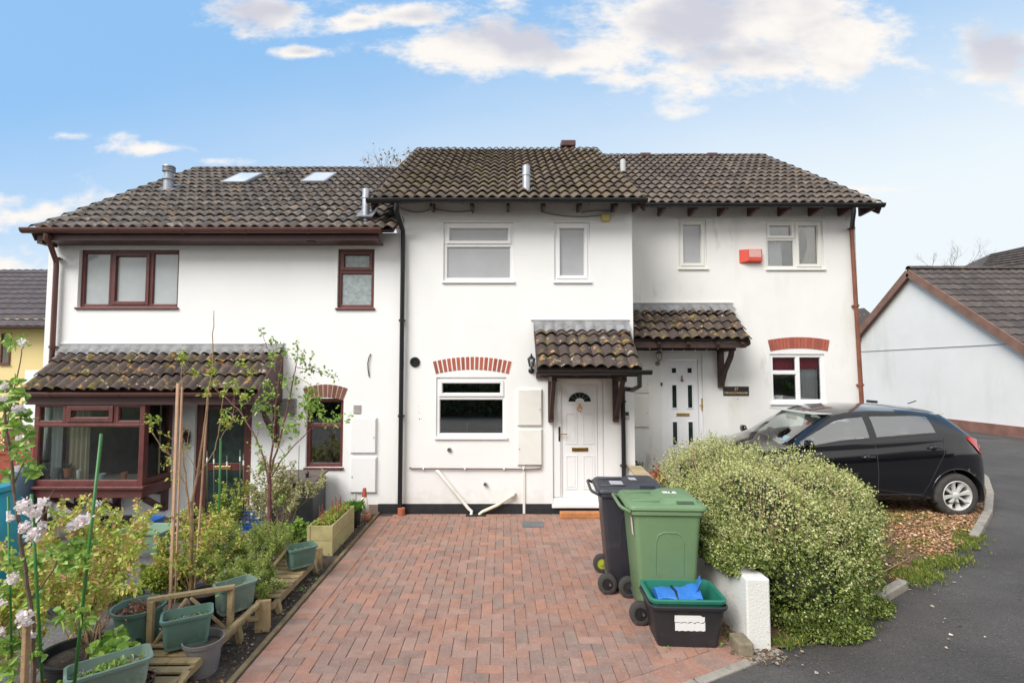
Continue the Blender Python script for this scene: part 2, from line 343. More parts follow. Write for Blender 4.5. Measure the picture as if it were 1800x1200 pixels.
# driveway: herringbone of single blocks
DX0, DX1 = -1.88, 1.92
def near(x): return 3.06+.51*x            # near edge of the driveway, slanting along the road
def clip(poly, f):                         # keep points where f>=0
    out = []
    for i in range(len(poly)):
        a, b = poly[i], poly[(i+1) % len(poly)]; fa, fb = f(a), f(b)
        if fa >= 0: out.append(a)
        if (fa >= 0) != (fb >= 0):
            t = fa/(fa-fb); out.append((a[0]+(b[0]-a[0])*t, a[1]+(b[1]-a[1])*t))
    return out
bk = MB()
def paver(poly, top=.014):
    if len(poly) < 3: return
    cx = sum(p[0] for p in poly)/len(poly); cy = sum(p[1] for p in poly)/len(poly)
    ar = abs(sum(poly[i][0]*poly[(i+1) % len(poly)][1]-poly[(i+1) % len(poly)][0]*poly[i][1] for i in range(len(poly))))/2
    if ar < .0004: return
    tl = (random.uniform(-.018, .018), random.uniform(-.018, .018)); dz = random.uniform(-.0012, .0012)
    n = len(poly)
    def sh(p, k):
        d = math.hypot(p[0]-cx, p[1]-cy); q = max(0, 1-k/max(d, .01)); return cx+(p[0]-cx)*q, cy+(p[1]-cy)*q
    V = []
    for k, z in ((.0026, -.02), (.0026, top-.004), (.0062, top)):
        for p in poly:
            x, y = sh(p, k); V.append((x, y, z+dz+(x-cx)*tl[0]+(y-cy)*tl[1]+.006*noise.noise(Vector((cx*.7, cy*.7, 1)))))
    F = [tuple(range(2*n, 3*n))]
    for l in (0, 1):
        for i in range(n): F.append((l*n+i, l*n+(i+1) % n, (l+1)*n+(i+1) % n, (l+1)*n+i))
    bk.add(V, F)
u_ = .1005
bw = .205/math.cos(math.atan(.51))
for j in range(-10, 62):
    for i in range(-24, 24):
        k = (i-j) % 4
        if k == 0: r = (i, j, 2, 1)
        elif k == 3: r = (i, j, 1, 2)
        else: continue
        x, y = r[0]*u_, 2.0+r[1]*u_; P = [(x, y), (x+r[2]*u_, y), (x+r[2]*u_, y+r[3]*u_), (x, y+r[3]*u_)]
        for f in (lambda p: p[0]-(DX0+.205), lambda p: DX1-p[0], lambda p: 7.78-p[1], lambda p: p[1]-near(p[0])-bw): P = clip(P, f)
        paver(P)
for j in range(0, 62):                      # header course along the left edge
    y = 1.9+j*u_; P = [(DX0, y), (DX0+.203, y), (DX0+.203, y+u_), (DX0, y+u_)]
    for f in (lambda p: 7.78-p[1], lambda p: p[1]-near(p[0])-bw*.5): P = clip(P, f)
    paver(P)
for i in range(0, 19):                      # stretcher course under the wall
    x = DX0+.205+i*.2; P = clip([(x, 7.782), (x+.2, 7.782), (x+.2, 7.88), (x, 7.88)], lambda p: DX1-p[0]); paver(P)
ca, sa = math.cos(math.atan(.51)), math.sin(math.atan(.51))
for i in range(0, 44):                      # slanting header course along the road
    o = Vector((DX0, near(DX0))); t = i*u_; P = [(o.x+t*ca, o.y+t*sa), (o.x+(t+u_)*ca, o.y+(t+u_)*sa), (o.x+(t+u_)*ca-.205*sa, o.y+(t+u_)*sa+.205*ca), (o.x+t*ca-.205*sa, o.y+t*sa+.205*ca)]
    P = clip(clip(P, lambda p: DX1-p[0]), lambda p: p[0]-DX0); paver(P)
dw = bk.build('driveway', M['paver']); struct(dw)
sb = MB().add([(DX0, near(DX0), .006), (DX1, near(DX1), .006), (DX1, 7.93, .006), (DX0, 7.93, .006)], [(0, 1, 2, 3)]).build('driveway_joint_sand', M['paver_mortar']); struct(sb)
# road
def road_in(x, y):
    if x < DX1: return y < near(x)+.3
    return True
struct(gridsheet('road', M['asphalt'], -14, 40, -10, near(-1.9)-.0, 1.2, -.004))
gridsheet('road', M['asphalt'], -1.85, 5, near(-1.85)-.01, 4.4, .10, -.004, inside=road_in)
gridsheet('road', M['asphalt'], 1.9, 5, 4.4, 9.3, .35, -.004)
gridsheet('road', M['asphalt'], 5, 40, near(-1.9)-.02, 34, .35, -.004, inside=lambda x, y: x < 16 or y < 20)
# slanting kerb edging by the driveway
kb = MB(); o = Vector((DX0, near(DX0)))
t = 0
while t < 4.5:
    a = (o.x+t*ca, o.y+t*sa, -.02); l = .9; b_ = (o.x+(t+l)*ca, o.y+(t+l)*sa, -.02)
    kb.beam((a[0]+.03*sa, a[1]-.03*ca, -.02), (b_[0]+.03*sa-.006, b_[1]-.03*ca, -.02), .075, .06); t += .91
ke = kb.build('driveway_kerb', M['concrete'], bevel=.008); struct(ke)
eb = MB().beam((DX0-.028, 1.5, 0), (DX0-.028, 7.93, 0), .045, .07).build('driveway_edging_board', M['timber_edge'], bevel=.006); struct(eb)
# left garden soil strip and gravel patio
gridsheet('garden_soil', M['soil'], -3.05, DX0-.05, 1.2, 7.93, .05, .0, jit=.022)
gridsheet('garden_patio', M['gravel'], -11, -3.05, 1.2, 9.5, .12, -.006, jit=.008)
# wood chip bed beside the road
BED = [gp(*p) for p in ((1300, 1134), (1380, 1140), (1470, 1100), (1590, 1030), (1640, 995), (1712, 950), (1737, 905), (1741, 872), (1733, 845), (1715, 828))]
BED = [(p.x, p.y) for p in BED]+[(8.2, 9.0), (8.2, 9.3), (1.95, 9.3)]
def inpoly(x, y, P):
    c = False
    for i in range(len(P)):
        x1, y1 = P[i]; x2, y2 = P[i-1]
        if (y1 > y) != (y2 > y) and x < (x2-x1)*(y-y1)/(y2-y1)+x1: c = not c
    return c
M['bark'] = mat('bark_mulch_base', (.20, .115, .065), .95, .35, 18, 1, 60, spots=[((.36, .25, .15), 30, .56, .06, .8), ((.08, .05, .03), 9, .6, .1, .7)], bdist=.03)
gridsheet('bark_bed', M['bark'], 1.95, 8.2, 3.9, 9.3, .06, .022, inside=lambda x, y: inpoly(x, y, BED), jit=.015)
kb = MB(); pts = [Vector((x, y, gz(x, y)+.02)) for x, y in BED[:11]]
for a, b_ in [(pts[2].lerp(pts[3], .55), pts[3])]+list(zip(pts[5:10], pts[6:11])):
    n_ = max(1, int((b_-a).length/.6))
    for i in range(n_):
        p = a.lerp(b_, i/n_); q = a.lerp(b_, (i+1)/n_); kb.beam(p, p.lerp(q, .985), .09, .10)
struct(kb.build('bed_kerb', M['concrete'], bevel=.012))
# chips
ck = MB(); cc = [(0, (.50, .30, .15)), (.3, (.36, .18, .085)), (.52, (.62, .44, .27)), (.68, (.24, .12, .06)), (.85, (.44, .22, .10))]
M['chips'] = mat('wood_chip_mulch', (.30, .19, .11), .9, .2, 20, islcols=cc, isl=.2)
n_ = 0
while n_ < 17000:
    x = random.uniform(2.3, 7.6); y = random.uniform(4.0, 7.6)
    if not inpoly(x, y, BED): continue
    if noise.noise(Vector((x*1.3, y*1.3, 5))) < -.22 and random.random() < .8: continue
    n_ += 1; z = gz(x, y)+.035; a = random.uniform(0, 6.28); l = random.uniform(.007, .022); w_ = l*random.uniform(.3, .7)
    Q = Matrix.Translation((x, y, z+random.uniform(-.006, .012))) @ Matrix.Rotation(a, 4, 'Z') @ Matrix.Rotation(random.uniform(-.6, .6), 4, 'X') @ Matrix.Rotation(random.uniform(-.5, .5), 4, 'Y')
    ck.add([Q @ Vector(v) for v in ((-l, -w_, 0), (l, -w_*.6, .003), (l*.8, w_, 0), (-l*.7, w_*.8, .004))], [(0, 1, 2, 3)])
co_ = ck.build('wood_chips', M['chips']); tag(co_, 'pale brown wood chips spread over the bed under the black car', 'mulch', kind='stuff')
# dry crumbs and leaf litter on the soil strip
ck = MB(); n_ = 0
lc = [(0, (.30, .24, .17)), (.25, (.14, .07, .04)), (.5, (.42, .38, .32)), (.62, (.09, .06, .04)), (.85, (.24, .14, .06))]
M['litter'] = mat('leaf_litter', (.2, .14, .08), .9, .2, 20, islcols=lc, isl=.2)
def flake(mb, x, y, z, l, w_=None):
    w_ = w_ or l*random.uniform(.5, .9)
    Q = Matrix.Translation((x, y, z)) @ Matrix.Rotation(random.uniform(0, 6.28), 4, 'Z') @ Matrix.Rotation(random.uniform(-.7, .7), 4, 'X')
    mb.add([Q @ Vector(v) for v in ((-l, -w_*.5, 0), (l*.6, -w_, .003), (l, w_*.4, 0), (-l*.5, w_, .004))], [(0, 1, 2, 3)])
for _ in range(5200):
    x = random.uniform(-3.1, DX0-.06); y = random.uniform(2.6, 7.8); flake(ck, x, y, gz(x, y)+.02+random.uniform(0, .012), random.choice((.004, .007, .012)))
for _ in range(500):
    x = random.gauss(2.0, .12); y = random.uniform(3.9, 4.6)
    if x < 1.75: continue
    flake(ck, x, y, .02, random.uniform(.006, .016))
lo = ck.build('leaf_litter', M['litter']); tag(lo, 'dry leaf litter and small stones on the soil beside the brick driveway', 'leaf litter', kind='stuff')
ck = MB()
for _ in range(420):
    x = random.uniform(1.3, 6); y = random.uniform(2.6, 5.2)
    if y > near(x)-.05 and x < 2.2: continue
    if x >= 2.2 and inpoly(x, y, BED): continue
    d_ = abs(y-(near(min(x, 2.2))+.35*(x-2.2 if x > 2.2 else 0)))
    if random.random() > math.exp(-d_*2.2)+.05: continue
    flake(ck, x, y, gz(x, y)+.006, random.choice((.005, .006, .009, .016)))
lo = ck.build('road_grit', mat('pale_road_grit', (.4, .33, .26), .9, .3, 30, isl=.5)); tag(lo, 'scattered pale grit and leaf bits on the dark asphalt', 'grit', kind='stuff')
# puddle
pa = [gp(*p) for p in ((1515, 1008), (1540, 992), (1572, 1000), (1582, 1020), (1562, 1033), (1530, 1040))]
pd = MB().add([(p.x, p.y, p.z+.045) for p in pa], [tuple(range(6))[::-1]]).build('puddle', mat('muddy_water', (.085, .05, .03), .05, .1, 4)); struct(pd)
# ================================================================ HOUSES
YM, YR_, YL = 7.95, 9.05, 7.95
def wall_front(b, x0, x1, z0, z1, Y, holes, th=.1):
    xs = sorted({x0, x1, *[h[0] for h in holes], *[h[1] for h in holes]}); zs = sorted({z0, z1, *[h[2] for h in holes], *[h[3] for h in holes]})
    for i in range(len(xs)-1):
        for j in range(len(zs)-1):
            cx = (xs[i]+xs[i+1])/2; cz = (zs[j]+zs[j+1])/2
            if any(h[0] < cx < h[1] and h[2] < cz < h[3] for h in holes): continue
            b.quad((xs[i], Y, zs[j]), (xs[i+1], Y, zs[j]), (xs[i+1], Y, zs[j+1]), (xs[i], Y, zs[j+1]))
    for a, c, d, e in holes:
        b.quad((a, Y, d), (a, Y+th, d), (a, Y+th, e), (a, Y, e)); b.quad((c, Y, e), (c, Y+th, e), (c, Y+th, d), (c, Y, d))
        b.quad((a, Y, e), (a, Y+th, e), (c, Y+th, e), (c, Y, e)); b.quad((a, Y, d), (c, Y, d), (c, Y+th, d), (a, Y+th, d))
def tiles(parent, x0, x1, Ye, ze, Yt, zt, rows, mt, hw=.165, amp=.047, name='tile_roof', jit=.004, sub=None):
    b = MB(); e = Vector((0, Ye, ze)); t = Vector((0, Yt, zt)); sl_ = (t-e); Ls = sl_.length; sl_.normalize(); nr = Vector((0, -sl_.z, sl_.y))
    if nr.z < 0: nr = -nr
    n = max(1, round((x1-x0)/hw)); hw = (x1-x0)/n; g = Ls/rows; seg = 6
    for r in range(rows):
        for c in range(n):
            if c % 2 == 0: jx = random.uniform(-jit, jit)*.6; jn = random.uniform(-jit, jit); jd = random.uniform(-jit, jit)*2
            V = []
            for k in range(seg+1):
                f = k/seg; q = max(0, min(1, (f-.10)/.80)); h = amp*math.sin(math.pi*q)**.75 if 0 < q < 1 else 0
                x = x0+(c+f)*hw+jx*(0 if k in (0, seg) else 1)
                for d, lift, dn in ((r*g-.018+jd, .047, -.017), (r*g-.018+jd, .047, 0), (min((r+1)*g+.03, Ls), .002, 0)):
                    p = e+sl_*d+nr*(h+lift+dn+jn); V.append((x, p.y, p.z))
            F = []
            for k in range(seg):
                a = k*3; F += [(a+1, a+4, a+5, a+2), (a, a+3, a+4, a+1)]
            b.add(V, F)
    o = b.build(name, mt, parent, auto=50)
    # deck
    b = MB(); q = [e, t]; V = []
    for x in (x0+.01, x1-.01):
        for p in (e+sl_*.02, t):
            V += [(x, p.y+nr.y*.002, p.z+nr.z*.002), (x, p.y-nr.y*.05, p.z-nr.z*.05)]
    b.add(V, [(0, 4, 6, 2), (1, 3, 7, 5), (0, 1, 5, 4), (2, 6, 7, 3), (0, 2, 3, 1), (4, 5, 7, 6)])
    b.build('roof_deck', M['rafter'], sub or o)
    return o
def ridge(parent, x0, x1, Y, z, mt, r=.11, seg=.42):
    b = MB(); n = max(1, round((x1-x0)/seg))
    for i in range(n):
        a = x0+(x1-x0)*i/n; c = x0+(x1-x0)*(i+1)/n; rr = r+(.006 if i % 2 else 0)
        b.lathe([(rr, a-.004), (rr, c)], 12, Matrix.Translation((0, Y, z)) @ Matrix.Rotation(R(90), 4, 'Y') @ Matrix.Rotation(R(90), 4, 'Z'), caps=False, ang=math.pi*1.0)
    # orientation check handled by symmetric half: flip if upside down
    zm = sum(v[2] for v in b.v)/len(b.v)
    if zm < z: b.v = [(x, y, 2*z-zz) for x, y, zz in b.v]
    return b.build('ridge_tiles', mt, parent, auto=60)
def gutter(parent, x0, x1, Y, z, mt, r=.055, name='gutter'):
    b = MB(); n = 10
    for rr, flip in ((r, 0), (r-.006, 1)):
        V = []
        for x in (x0, x1):
            for k in range(n+1):
                a = math.pi*k/n; V.append((x, Y-rr*math.cos(a), z-rr*math.sin(a)))
        F = [(k, k+1, n+2+k, n+1+k) if not flip else (k, n+1+k, n+2+k, k+1) for k in range(n)]
        b.add(V, F)
    for x in (x0, x1): b.lathe([(r+.001, 0), (r+.001, .006)], 12, Matrix.Translation((x-.003, Y, z)) @ Matrix.Rotation(R(90), 4, 'Y') @ Matrix.Rotation(R(-90), 4, 'Z'), ang=math.pi); V = [(x, Y+r*math.cos(math.pi*k/10), z-r*math.sin(math.pi*k/10)) for k in range(11)]; b.add(V, [tuple(range(11))])
    b.box(x0, x1, Y-r-.003, Y-r+.006, z-.004, z+.012)
    k = x0+.5
    while k < x1-.2:
        V = []
        for x in (k-.022, k+.022):
            for q in range(n+1):
                a = math.pi*q/n; V.append((x, Y-(r+.006)*math.cos(a), z-(r+.006)*math.sin(a)))
        b.add(V, [(q, q+1, n+2+q, n+1+q) for q in range(n)]); k += .95
    return b.build(name, mt, parent, auto=40)
def pipe(parent, pts, r, mt, name='downpipe', clips=(), n=12):
    b = MB().tube(pts, r, n)
    for c in clips:
        c = Vector(c); b.lathe([(r+.012, -.018), (r+.012, .018)], 12, Matrix.Translation(c)); b.box(c.x-.05, c.x+.05, c.y+r*.6, c.y+r+.02, c.z-.012, c.z+.012)
    return b.build(name, mt, parent, auto=40)
def window(parent, px, Y, mf, mp, cells, holes, inset=.055, sill=.03, name='window', fw=.042, sw=.038, sillm=None, drip=False, arch=False, roomd=None, sillh=.035, sx_=.02):
    u0, v0, u1, v1 = px; p = at(u0, v0, Y); q = at(u1, v1, Y); x0, x1, z0, z1 = p.x, q.x, q.z, p.z
    if holes is not None: holes.append((x0, x1, z0, z1))
    b = MB(); gl = MB(); W = x1-x0; H = z1-z0; yf = Y+inset
    for c in cells:
        fx0, fx1, fz0, fz1 = c[:4]; sash = c[4] if len(c) > 4 else 0
        a, d, e, f = x0+fx0*W, x0+fx1*W, z0+fz0*H, z0+fz1*H
        wl = fw if fx0 < .001 else fw*.55; wr = fw if fx1 > .999 else fw*.55; wb = fw if fz0 < .001 else fw*.55; wt = fw if fz1 > .999 else fw*.55
        def ring(a, d, e, f, wl, wr, wb, wt, ya, yb):
            b.box(a, a+wl, ya, yb, e, f); b.box(d-wr, d, ya, yb, e, f); b.box(a+wl, d-wr, ya, yb, e, e+wb); b.box(a+wl, d-wr, ya, yb, f-wt, f)
        ring(a, d, e, f, wl, wr, wb, wt, yf, yf+.05)
        a, d, e, f = a+wl, d-wr, e+wb, f-wt
        if sash:
            ring(a-.008, d+.008, e-.008, f+.008, sw+.008, sw+.008, sw+.008, sw+.008, yf-.018, yf+.038); a += sw; d -= sw; e += sw; f -= sw
        # glazing bead
        ring(a, d, e, f, .008, .008, .008, .008, yf+.008, yf+.036)
        gl.box(a-.002, d+.002, yf+.028, yf+.034, e-.002, f+.002)
    fr = b.build(name, mf, parent, bevel=.004); gl.build('pane', mp, fr)
    if sill:
        MB().box(x0-sx_, x1+sx_, Y-sill, yf+.002, z0-sillh, z0-.001).build('sill', sillm or mf, fr, bevel=.006)
    if drip:
        MB().box(x0-.09, x1+.09, Y-.018, Y+.01, z1+.002, z1+.022).build('drip_moulding', drip, fr, bevel=.004)
    if roomd:
        d = roomd[0]; rb = MB(); y2 = yf+.055; X0, X1, Z0, Z1 = x0-.35, x1+.35, z0-.6, z1+.35
        rb.quad((X0, y2+d, Z0), (X1, y2+d, Z0), (X1, y2+d, Z1), (X0, y2+d, Z1)); rb.quad((X0, y2, Z0), (X0, y2+d, Z0), (X0, y2+d, Z1), (X0, y2, Z1)); rb.quad((X1, y2, Z0), (X1, y2, Z1), (X1, y2+d, Z1), (X1, y2+d, Z0))
        rb.quad((X0, y2, Z0), (X1, y2, Z0), (X1, y2+d, Z0), (X0, y2+d, Z0)); rb.quad((X0, y2, Z1), (X0, y2+d, Z1), (X1, y2+d, Z1), (X1, y2, Z1))
        rb.build('room_interior', roomd[1], fr)
    return fr, (x0, x1, z0, z1)
def arch(parent, u0, u1, vend, vmid, Y, th, n, bm_, mm, gap=.22):
    a = at(u0, vend, Y); c = at(u1, vend, Y); m_ = at((u0+u1)/2, vmid, Y); hw = (c.x-a.x)/2; rise = m_.z-a.z; r = (hw*hw+rise*rise)/(2*rise); cx = (a.x+c.x)/2; cz = m_.z-r; h = math.asin(hw/r)
    b = MB(); mo = MB()
    def P(ang, rr): return (cx+rr*math.sin(ang), cz+rr*math.cos(ang))
    for i in range(n):
        a0 = -h+2*h*(i+gap/2)/n; a1 = -h+2*h*(i+1-gap/2)/n
        b.prism([P(a0, r), P(a1, r), P(a1, r+th), P(a0, r+th)], Y-.008, Y+.05)
    k = 24
    mo.prism([P(-h+2*h*i/k, r+.002) for i in range(k+1)]+[P(h-2*h*i/k, r+th-.002) for i in range(k+1)], Y-.0035, Y+.04)
    o = b.build('brick_arch', bm_, parent, bevel=.002); mo.build('arch_mortar', mm, o); return o
def meterbox(parent, u0, v0, u1, v1, Y, mt, lock='r', proud=.045):
    p = at(u0, v0, Y); q = at(u1, v1, Y); b = MB().box(p.x, q.x, Y-proud*.5, Y+.01, q.z, p.z); b.box(p.x+.012, q.x-.012, Y-proud, Y-proud*.5, q.z+.012, p.z-.014)
    o = b.build('meter_box', mt, parent, bevel=.006); x = q.x-.035 if lock == 'r' else p.x+.035; zc = (p.z+q.z)/2-.03
    MB().lathe([(.009, 0), (.009, .006)], 10, Matrix.Translation((x, Y-proud, zc)) @ Matrix.Rotation(R(90), 4, 'X')).build('lock', M['steel'], o); return o
def roundvent(parent, u, v, Y, r, mt, depth=.03):
    p = at(u, v, Y); Q = Matrix.Translation((p.x, Y, p.z)) @ Matrix.Rotation(R(90), 4, 'X')
    return MB().lathe([(r, 0), (r, depth*.6), (r*.82, depth), (r*.62, depth), (r*.55, depth*.4), (r*.2, depth*.4), (.0001, depth*.5)], 24, Q).build('round_vent', mt, parent, auto=35)
def body(b, x0, x1, Y, Y2, z0, z1, apex=None):
    b.quad((x0, Y, z0), (x0, Y, z1), (x0, Y2, z1), (x0, Y2, z0)); b.quad((x1, Y, z0), (x1, Y2, z0), (x1, Y2, z1), (x1, Y, z1)); b.quad((x0, Y2, z0), (x0, Y2, z1), (x1, Y2, z1), (x1, Y2, z0))
    if apex:
        ya, za = apex
        for x in (x0, x1): b.add([(x, Y, z1), (x, Y2, z1), (x, ya, za)], [(0, 1, 2)])
def backslope(parent, x0, x1, Yr, zr, run, drop, mt):
    b = MB(); V = [(x0, Yr, zr+.01), (x1, Yr, zr+.01), (x1, Yr+run, zr-drop), (x0, Yr+run, zr-drop)]; V += [(x, y, z-.06) for x, y, z in V]
    return b.add(V, [(0, 1, 2, 3), (7, 6, 5, 4), (0, 4, 5, 1), (1, 5, 6, 2), (2, 6, 7, 3), (3, 7, 4, 0)]).build('rear_roof_slope', mt, parent)
def flue(parent, u, v0, v1, Y, r, mt, cap=True):
    a = at(u, v1, Y); c = at(u, v0, Y); h = c.z-a.z; b = MB().lathe([(r, -.35), (r, h*.62), (r*1.16, h*.62), (r*1.16, h*.70), (r, h*.70), (r, h*.72), (r*1.02, h), (0.001, h)], 18, Matrix.Translation((a.x, Y, a.z)))
    o = b.build('flue_pipe', mt, parent, auto=40)
    f = MB(); f.beam((a.x, Y-.10, a.z-.075), (a.x, Y+.24, a.z+.145), .26, .02); f.build('flue_flashing', M['lead'], o)
    return o
def roofz(Ye, ze, Yr, zr, Y): return ze+(zr-ze)*(Y-Ye)/(Yr-Ye)

# ---------------------------------------------------------------- middle house
hm = empty('terraced_house', (-1.66, YM, 0), 'middle white terraced house with black gutter and small tiled canopy over the white panelled door', 'house', 'white terraced houses in the row')
MX0, MX1 = -1.66, at(1112, 500, YM).x
EM = (7.60, at(900, 352, 7.6).z); RM = (11.7, at(900, 262, 11.7).z)
holes = []
W = M['upvc']
window(hm, (780, 391, 903, 494), YM, W, M['glass_grey'], [(0, 1, 0, .62), (0, 1, .62, 1, 1)], holes, drip=M['upvc_cream'], inset=.03, fw=.05)
window(hm, (974, 391, 1038, 494), YM, W, M['glass_grey'], [(0, 1, 0, 1, 1)], holes, drip=M['upvc_cream'], inset=.03, fw=.05)
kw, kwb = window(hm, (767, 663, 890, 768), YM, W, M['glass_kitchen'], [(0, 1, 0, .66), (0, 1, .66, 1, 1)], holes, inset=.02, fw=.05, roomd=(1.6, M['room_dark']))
dp = at(971, 668, YM); dq = at(1063, 891, YM); holes.append((dp.x, dq.x, dq.z, dp.z))
wtop = at(900, 357, YM).z+.12
b = MB(); wall_front(b, MX0, MX1, .15, wtop, YM, holes, .14); body(b, MX0, MX1, YM, 15.6, 0, wtop, (RM[0], RM[1]-.1)); b.build('wall', M['wall_main'], hm)
MB().box(MX0, dp.x, YM-.012, YM+.1, -.3, .15).box(dp.x, MX1, YM-.012, YM+.1, -.3, dq.z-.005).build('plinth', M['plinth_black'], hm)
# interior of kitchen window: worktop, tap
x0, x1, z0, z1 = kwb
MB().box(x0-.2, x1+.2, YM+.09, YM+.62, z0-.06, z0-.02).build('worktop', mat('grey_worktop', (.10, .10, .10), .3, .1, 6), hm)
xt = x0+.47
MB().tube([(xt, YM+.2, z0-.02), (xt, YM+.2, z0+.17), (xt+.01, YM+.22, z0+.21), (xt+.03, YM+.27, z0+.22), (xt+.05, YM+.31, z0+.18)], .009, 8).build('kitchen_tap', M['steel'], hm, smooth=True)
MB().box(x1-.5, x1-.22, YM+1.66, YM+1.665, z1-.42, z1+.0).build('rear_window', mat('far_window_view', (.30, .42, .16), .6, .3, 5), hm)
arch(hm, 765, 895, 657, 649, YM, .195, 17, M['brick_red'], M['mortar_white'], .30)
tr = tiles(hm, -2.04, 2.19, EM[0], EM[1], RM[0], RM[1], 14, M['tile_moss'])
tr.name = 'roof'
ridge(tr, -2.04, 2.25, RM[0], RM[1]+.035, M['tile_moss'], r=.14)
backslope(tr, -2.02, 2.18, RM[0], RM[1], 4.1, 2.6, M['tile_moss'])
gutter(hm, -2.06, at(1137, 357, 7.55).x, 7.545, EM[1]-.01, M['black_plastic'])
for x in (-2.0, 2.15): MB().beam((x, EM[0]+.02, EM[1]-.085), (x, RM[0], RM[1]-.085), .03, .15).build('barge_board', M['rafter'], hm)
for u in (760, 830, 893, 955, 1018, 1080, 1118):
    x = at(u, 365, 7.75).x; MB().prism([(0, 0)], 0, 0) if False else None
    b = MB(); zt_ = roofz(*EM, *RM, 7.62)-.07; b.add([(x-.022, 7.6, zt_), (x+.022, 7.6, zt_), (x-.022, 7.6, zt_-.05), (x+.022, 7.6, zt_-.05), (x-.022, YM-.03, zt_+.2), (x+.022, YM-.03, zt_+.2), (x-.022, YM-.03, zt_-.03), (x+.022, YM-.03, zt_-.03)], [(0, 1, 3, 2), (0, 4, 5, 1), (2, 3, 7, 6), (0, 2, 6, 4), (1, 5, 7, 3)])
    b.build('rafter_foot', M['rafter'], hm)
flue(hm, 925, 292, 338, at(0, 0, 8).y+.05, .062, M['metal_flue'])
p = at(998, 262, RM[0]); MB().box(p.x-.17, p.x+.17, RM[0]-.14, RM[0]+.14, RM[1]+.02, RM[1]+.16).build('ridge_vent', M['brown_dark'], hm, bevel=.02)
# downpipe left
a = at(697, 366, 7.6); yb = YM-.075
pipe(hm, [(a.x, 7.56, EM[1]-.06), (a.x, 7.56, EM[1]-.16), (a.x+.05, YM-.1, EM[1]-.40), (a.x+.05, yb, EM[1]-.48), (a.x+.045, yb, .02)], .036, M['black_plastic'], clips=[(a.x+.045, yb, at(0, 564, YM).z), (a.x+.045, yb, at(0, 730, YM).z)])
MB().lathe([(.055, 0), (.055, .12)], 16, Matrix.Translation((at(702, 900, YM-.12).x+.03, YM-.12, 0))).build('drain_collar', mat('terracotta_clay', (.38, .12, .06), .8, .15, 8), hm, bevel=.005)
# meter boxes, vents, pipes
meterbox(hm, 909, 683, 953, 748, YM, M['upvc_cream'])
meterbox(hm, 909, 752.5, 953, 817, YM, M['upvc_cream'], 'l')
roundvent(hm, 729.5, 636, YM, .078, M['black_plastic']); roundvent(hm, 790, 790, YM, .034, M['steel']); roundvent(hm, 853, 850, YM, .028, M['steel'], .05)
pb = M['brown_dark']; cp = mat('old_copper_pipe', (.17, .10, .085), .5, .2, 12)
zp = at(0, 822.5, YM).z; xa = at(729, 0, YM).x; xb = at(947, 0, YM).x
b = MB().tube([(xa, YM+.02, zp+.01), (xa, YM-.03, zp+.01), (xa+.03, YM-.03, zp), (xb-.5, YM-.03, zp-.006), (xb-.2, YM-.03, zp-.012), (xb, YM-.03, zp), (xb, YM-.03, zp+.07)], .011, 8)
po = b.build('service_pipe', cp, hm, smooth=True)
for u in (752, 821, 886, 918):
    x = at(u, 0, YM).x; MB().box(x-.012, x+.012, YM-.046, YM, zp-.018, zp+.018).build('pipe_clip', W, po, bevel=.003)
MB().box(at(917, 0, YM).x, at(921, 0, YM).x, YM-.02, YM, .0, zp+.05).build('cable_cover', M['upvc_cream'], hm)
wp = mat('cream_waste_pipe', (.70, .66, .50), .45, .08, 6)
def px3(l, Y): return [tuple(at(u, v, y)) for u, v, y in l]
b = MB().tube(px3([(768, 827, YM-.01), (771, 829, YM-.05), (800, 865, YM-.06), (823, 893, YM-.07), (829, 898, YM-.09), (828, 906, YM-.11)], 0), .024, 12)
b.build('waste_pipe', mat('white_waste_pipe', (.74, .73, .66), .45, .06, 6), hm, auto=50)
b = MB().tube(px3([(905, 866, YM-.01), (902, 870, YM-.05), (875, 887, YM-.07), (848, 899, YM-.08), (843, 903, YM-.10), (843, 909, YM-.12)], 0), .024, 12); b.lathe([(.03, -.03), (.03, .04)], 12, Matrix.Translation(at(900, 871, YM-.05)) @ Matrix.Rotation(R(62), 4, 'Y'))
b.build('waste_pipe', wp, hm, auto=50)
g_ = gp(828, 909); MB().box(g_.x-.08, g_.x+.22, YM-.2, YM-.03, .0, .02).build('gully', M['dark_void'], hm)
# screw holes
b = MB()
for u, v, r in ((707, 726, .012), (707, 735, .007), (735, 713, .005), (737, 725, .005), (737.5, 736, .009), (741, 736, .004)):
    p = at(u, v, YM); b.lathe([(r, 0), (r, .003)], 8, Matrix.Translation((p.x, YM, p.z)) @ Matrix.Rotation(R(90), 4, 'X'))
b.build('screw_hole', M['black_plastic'], hm)
# cables under eaves
b = MB()
def sag(u0, v0, u1, v1, s, Y, n=8): return [tuple(at(u0+(u1-u0)*i/n, v0+(v1-v0)*i/n+s*4*(i/n)*(1-i/n), Y)) for i in range(n+1)]
for q in (sag(705, 366, 760, 366, 7, YM-.02), sag(760, 366, 830, 370, 4, YM-.02), sag(955, 373, 1058, 378, 5, YM-.03), sag(1022, 374, 1075, 372, -3, YM-.03), px3([(707, 380, YM-.02), (710, 388, YM-.02), (706, 400, YM-.02), (675, 405, YM-.02), (672, 398, YM-.02)], 0)): MB().tube(q, .0055, 5).build('cable', M['black_plastic'], hm, smooth=True)
MB().tube([at(830, 360, YM-.05), at(833, 368, YM-.06), at(831, 376, YM-.05), at(829, 366, YM-.05)], .008, 6).build('green_cable_end', mat('green_cable', (.05, .3, .16), .4, .1, 5), hm, smooth=True)
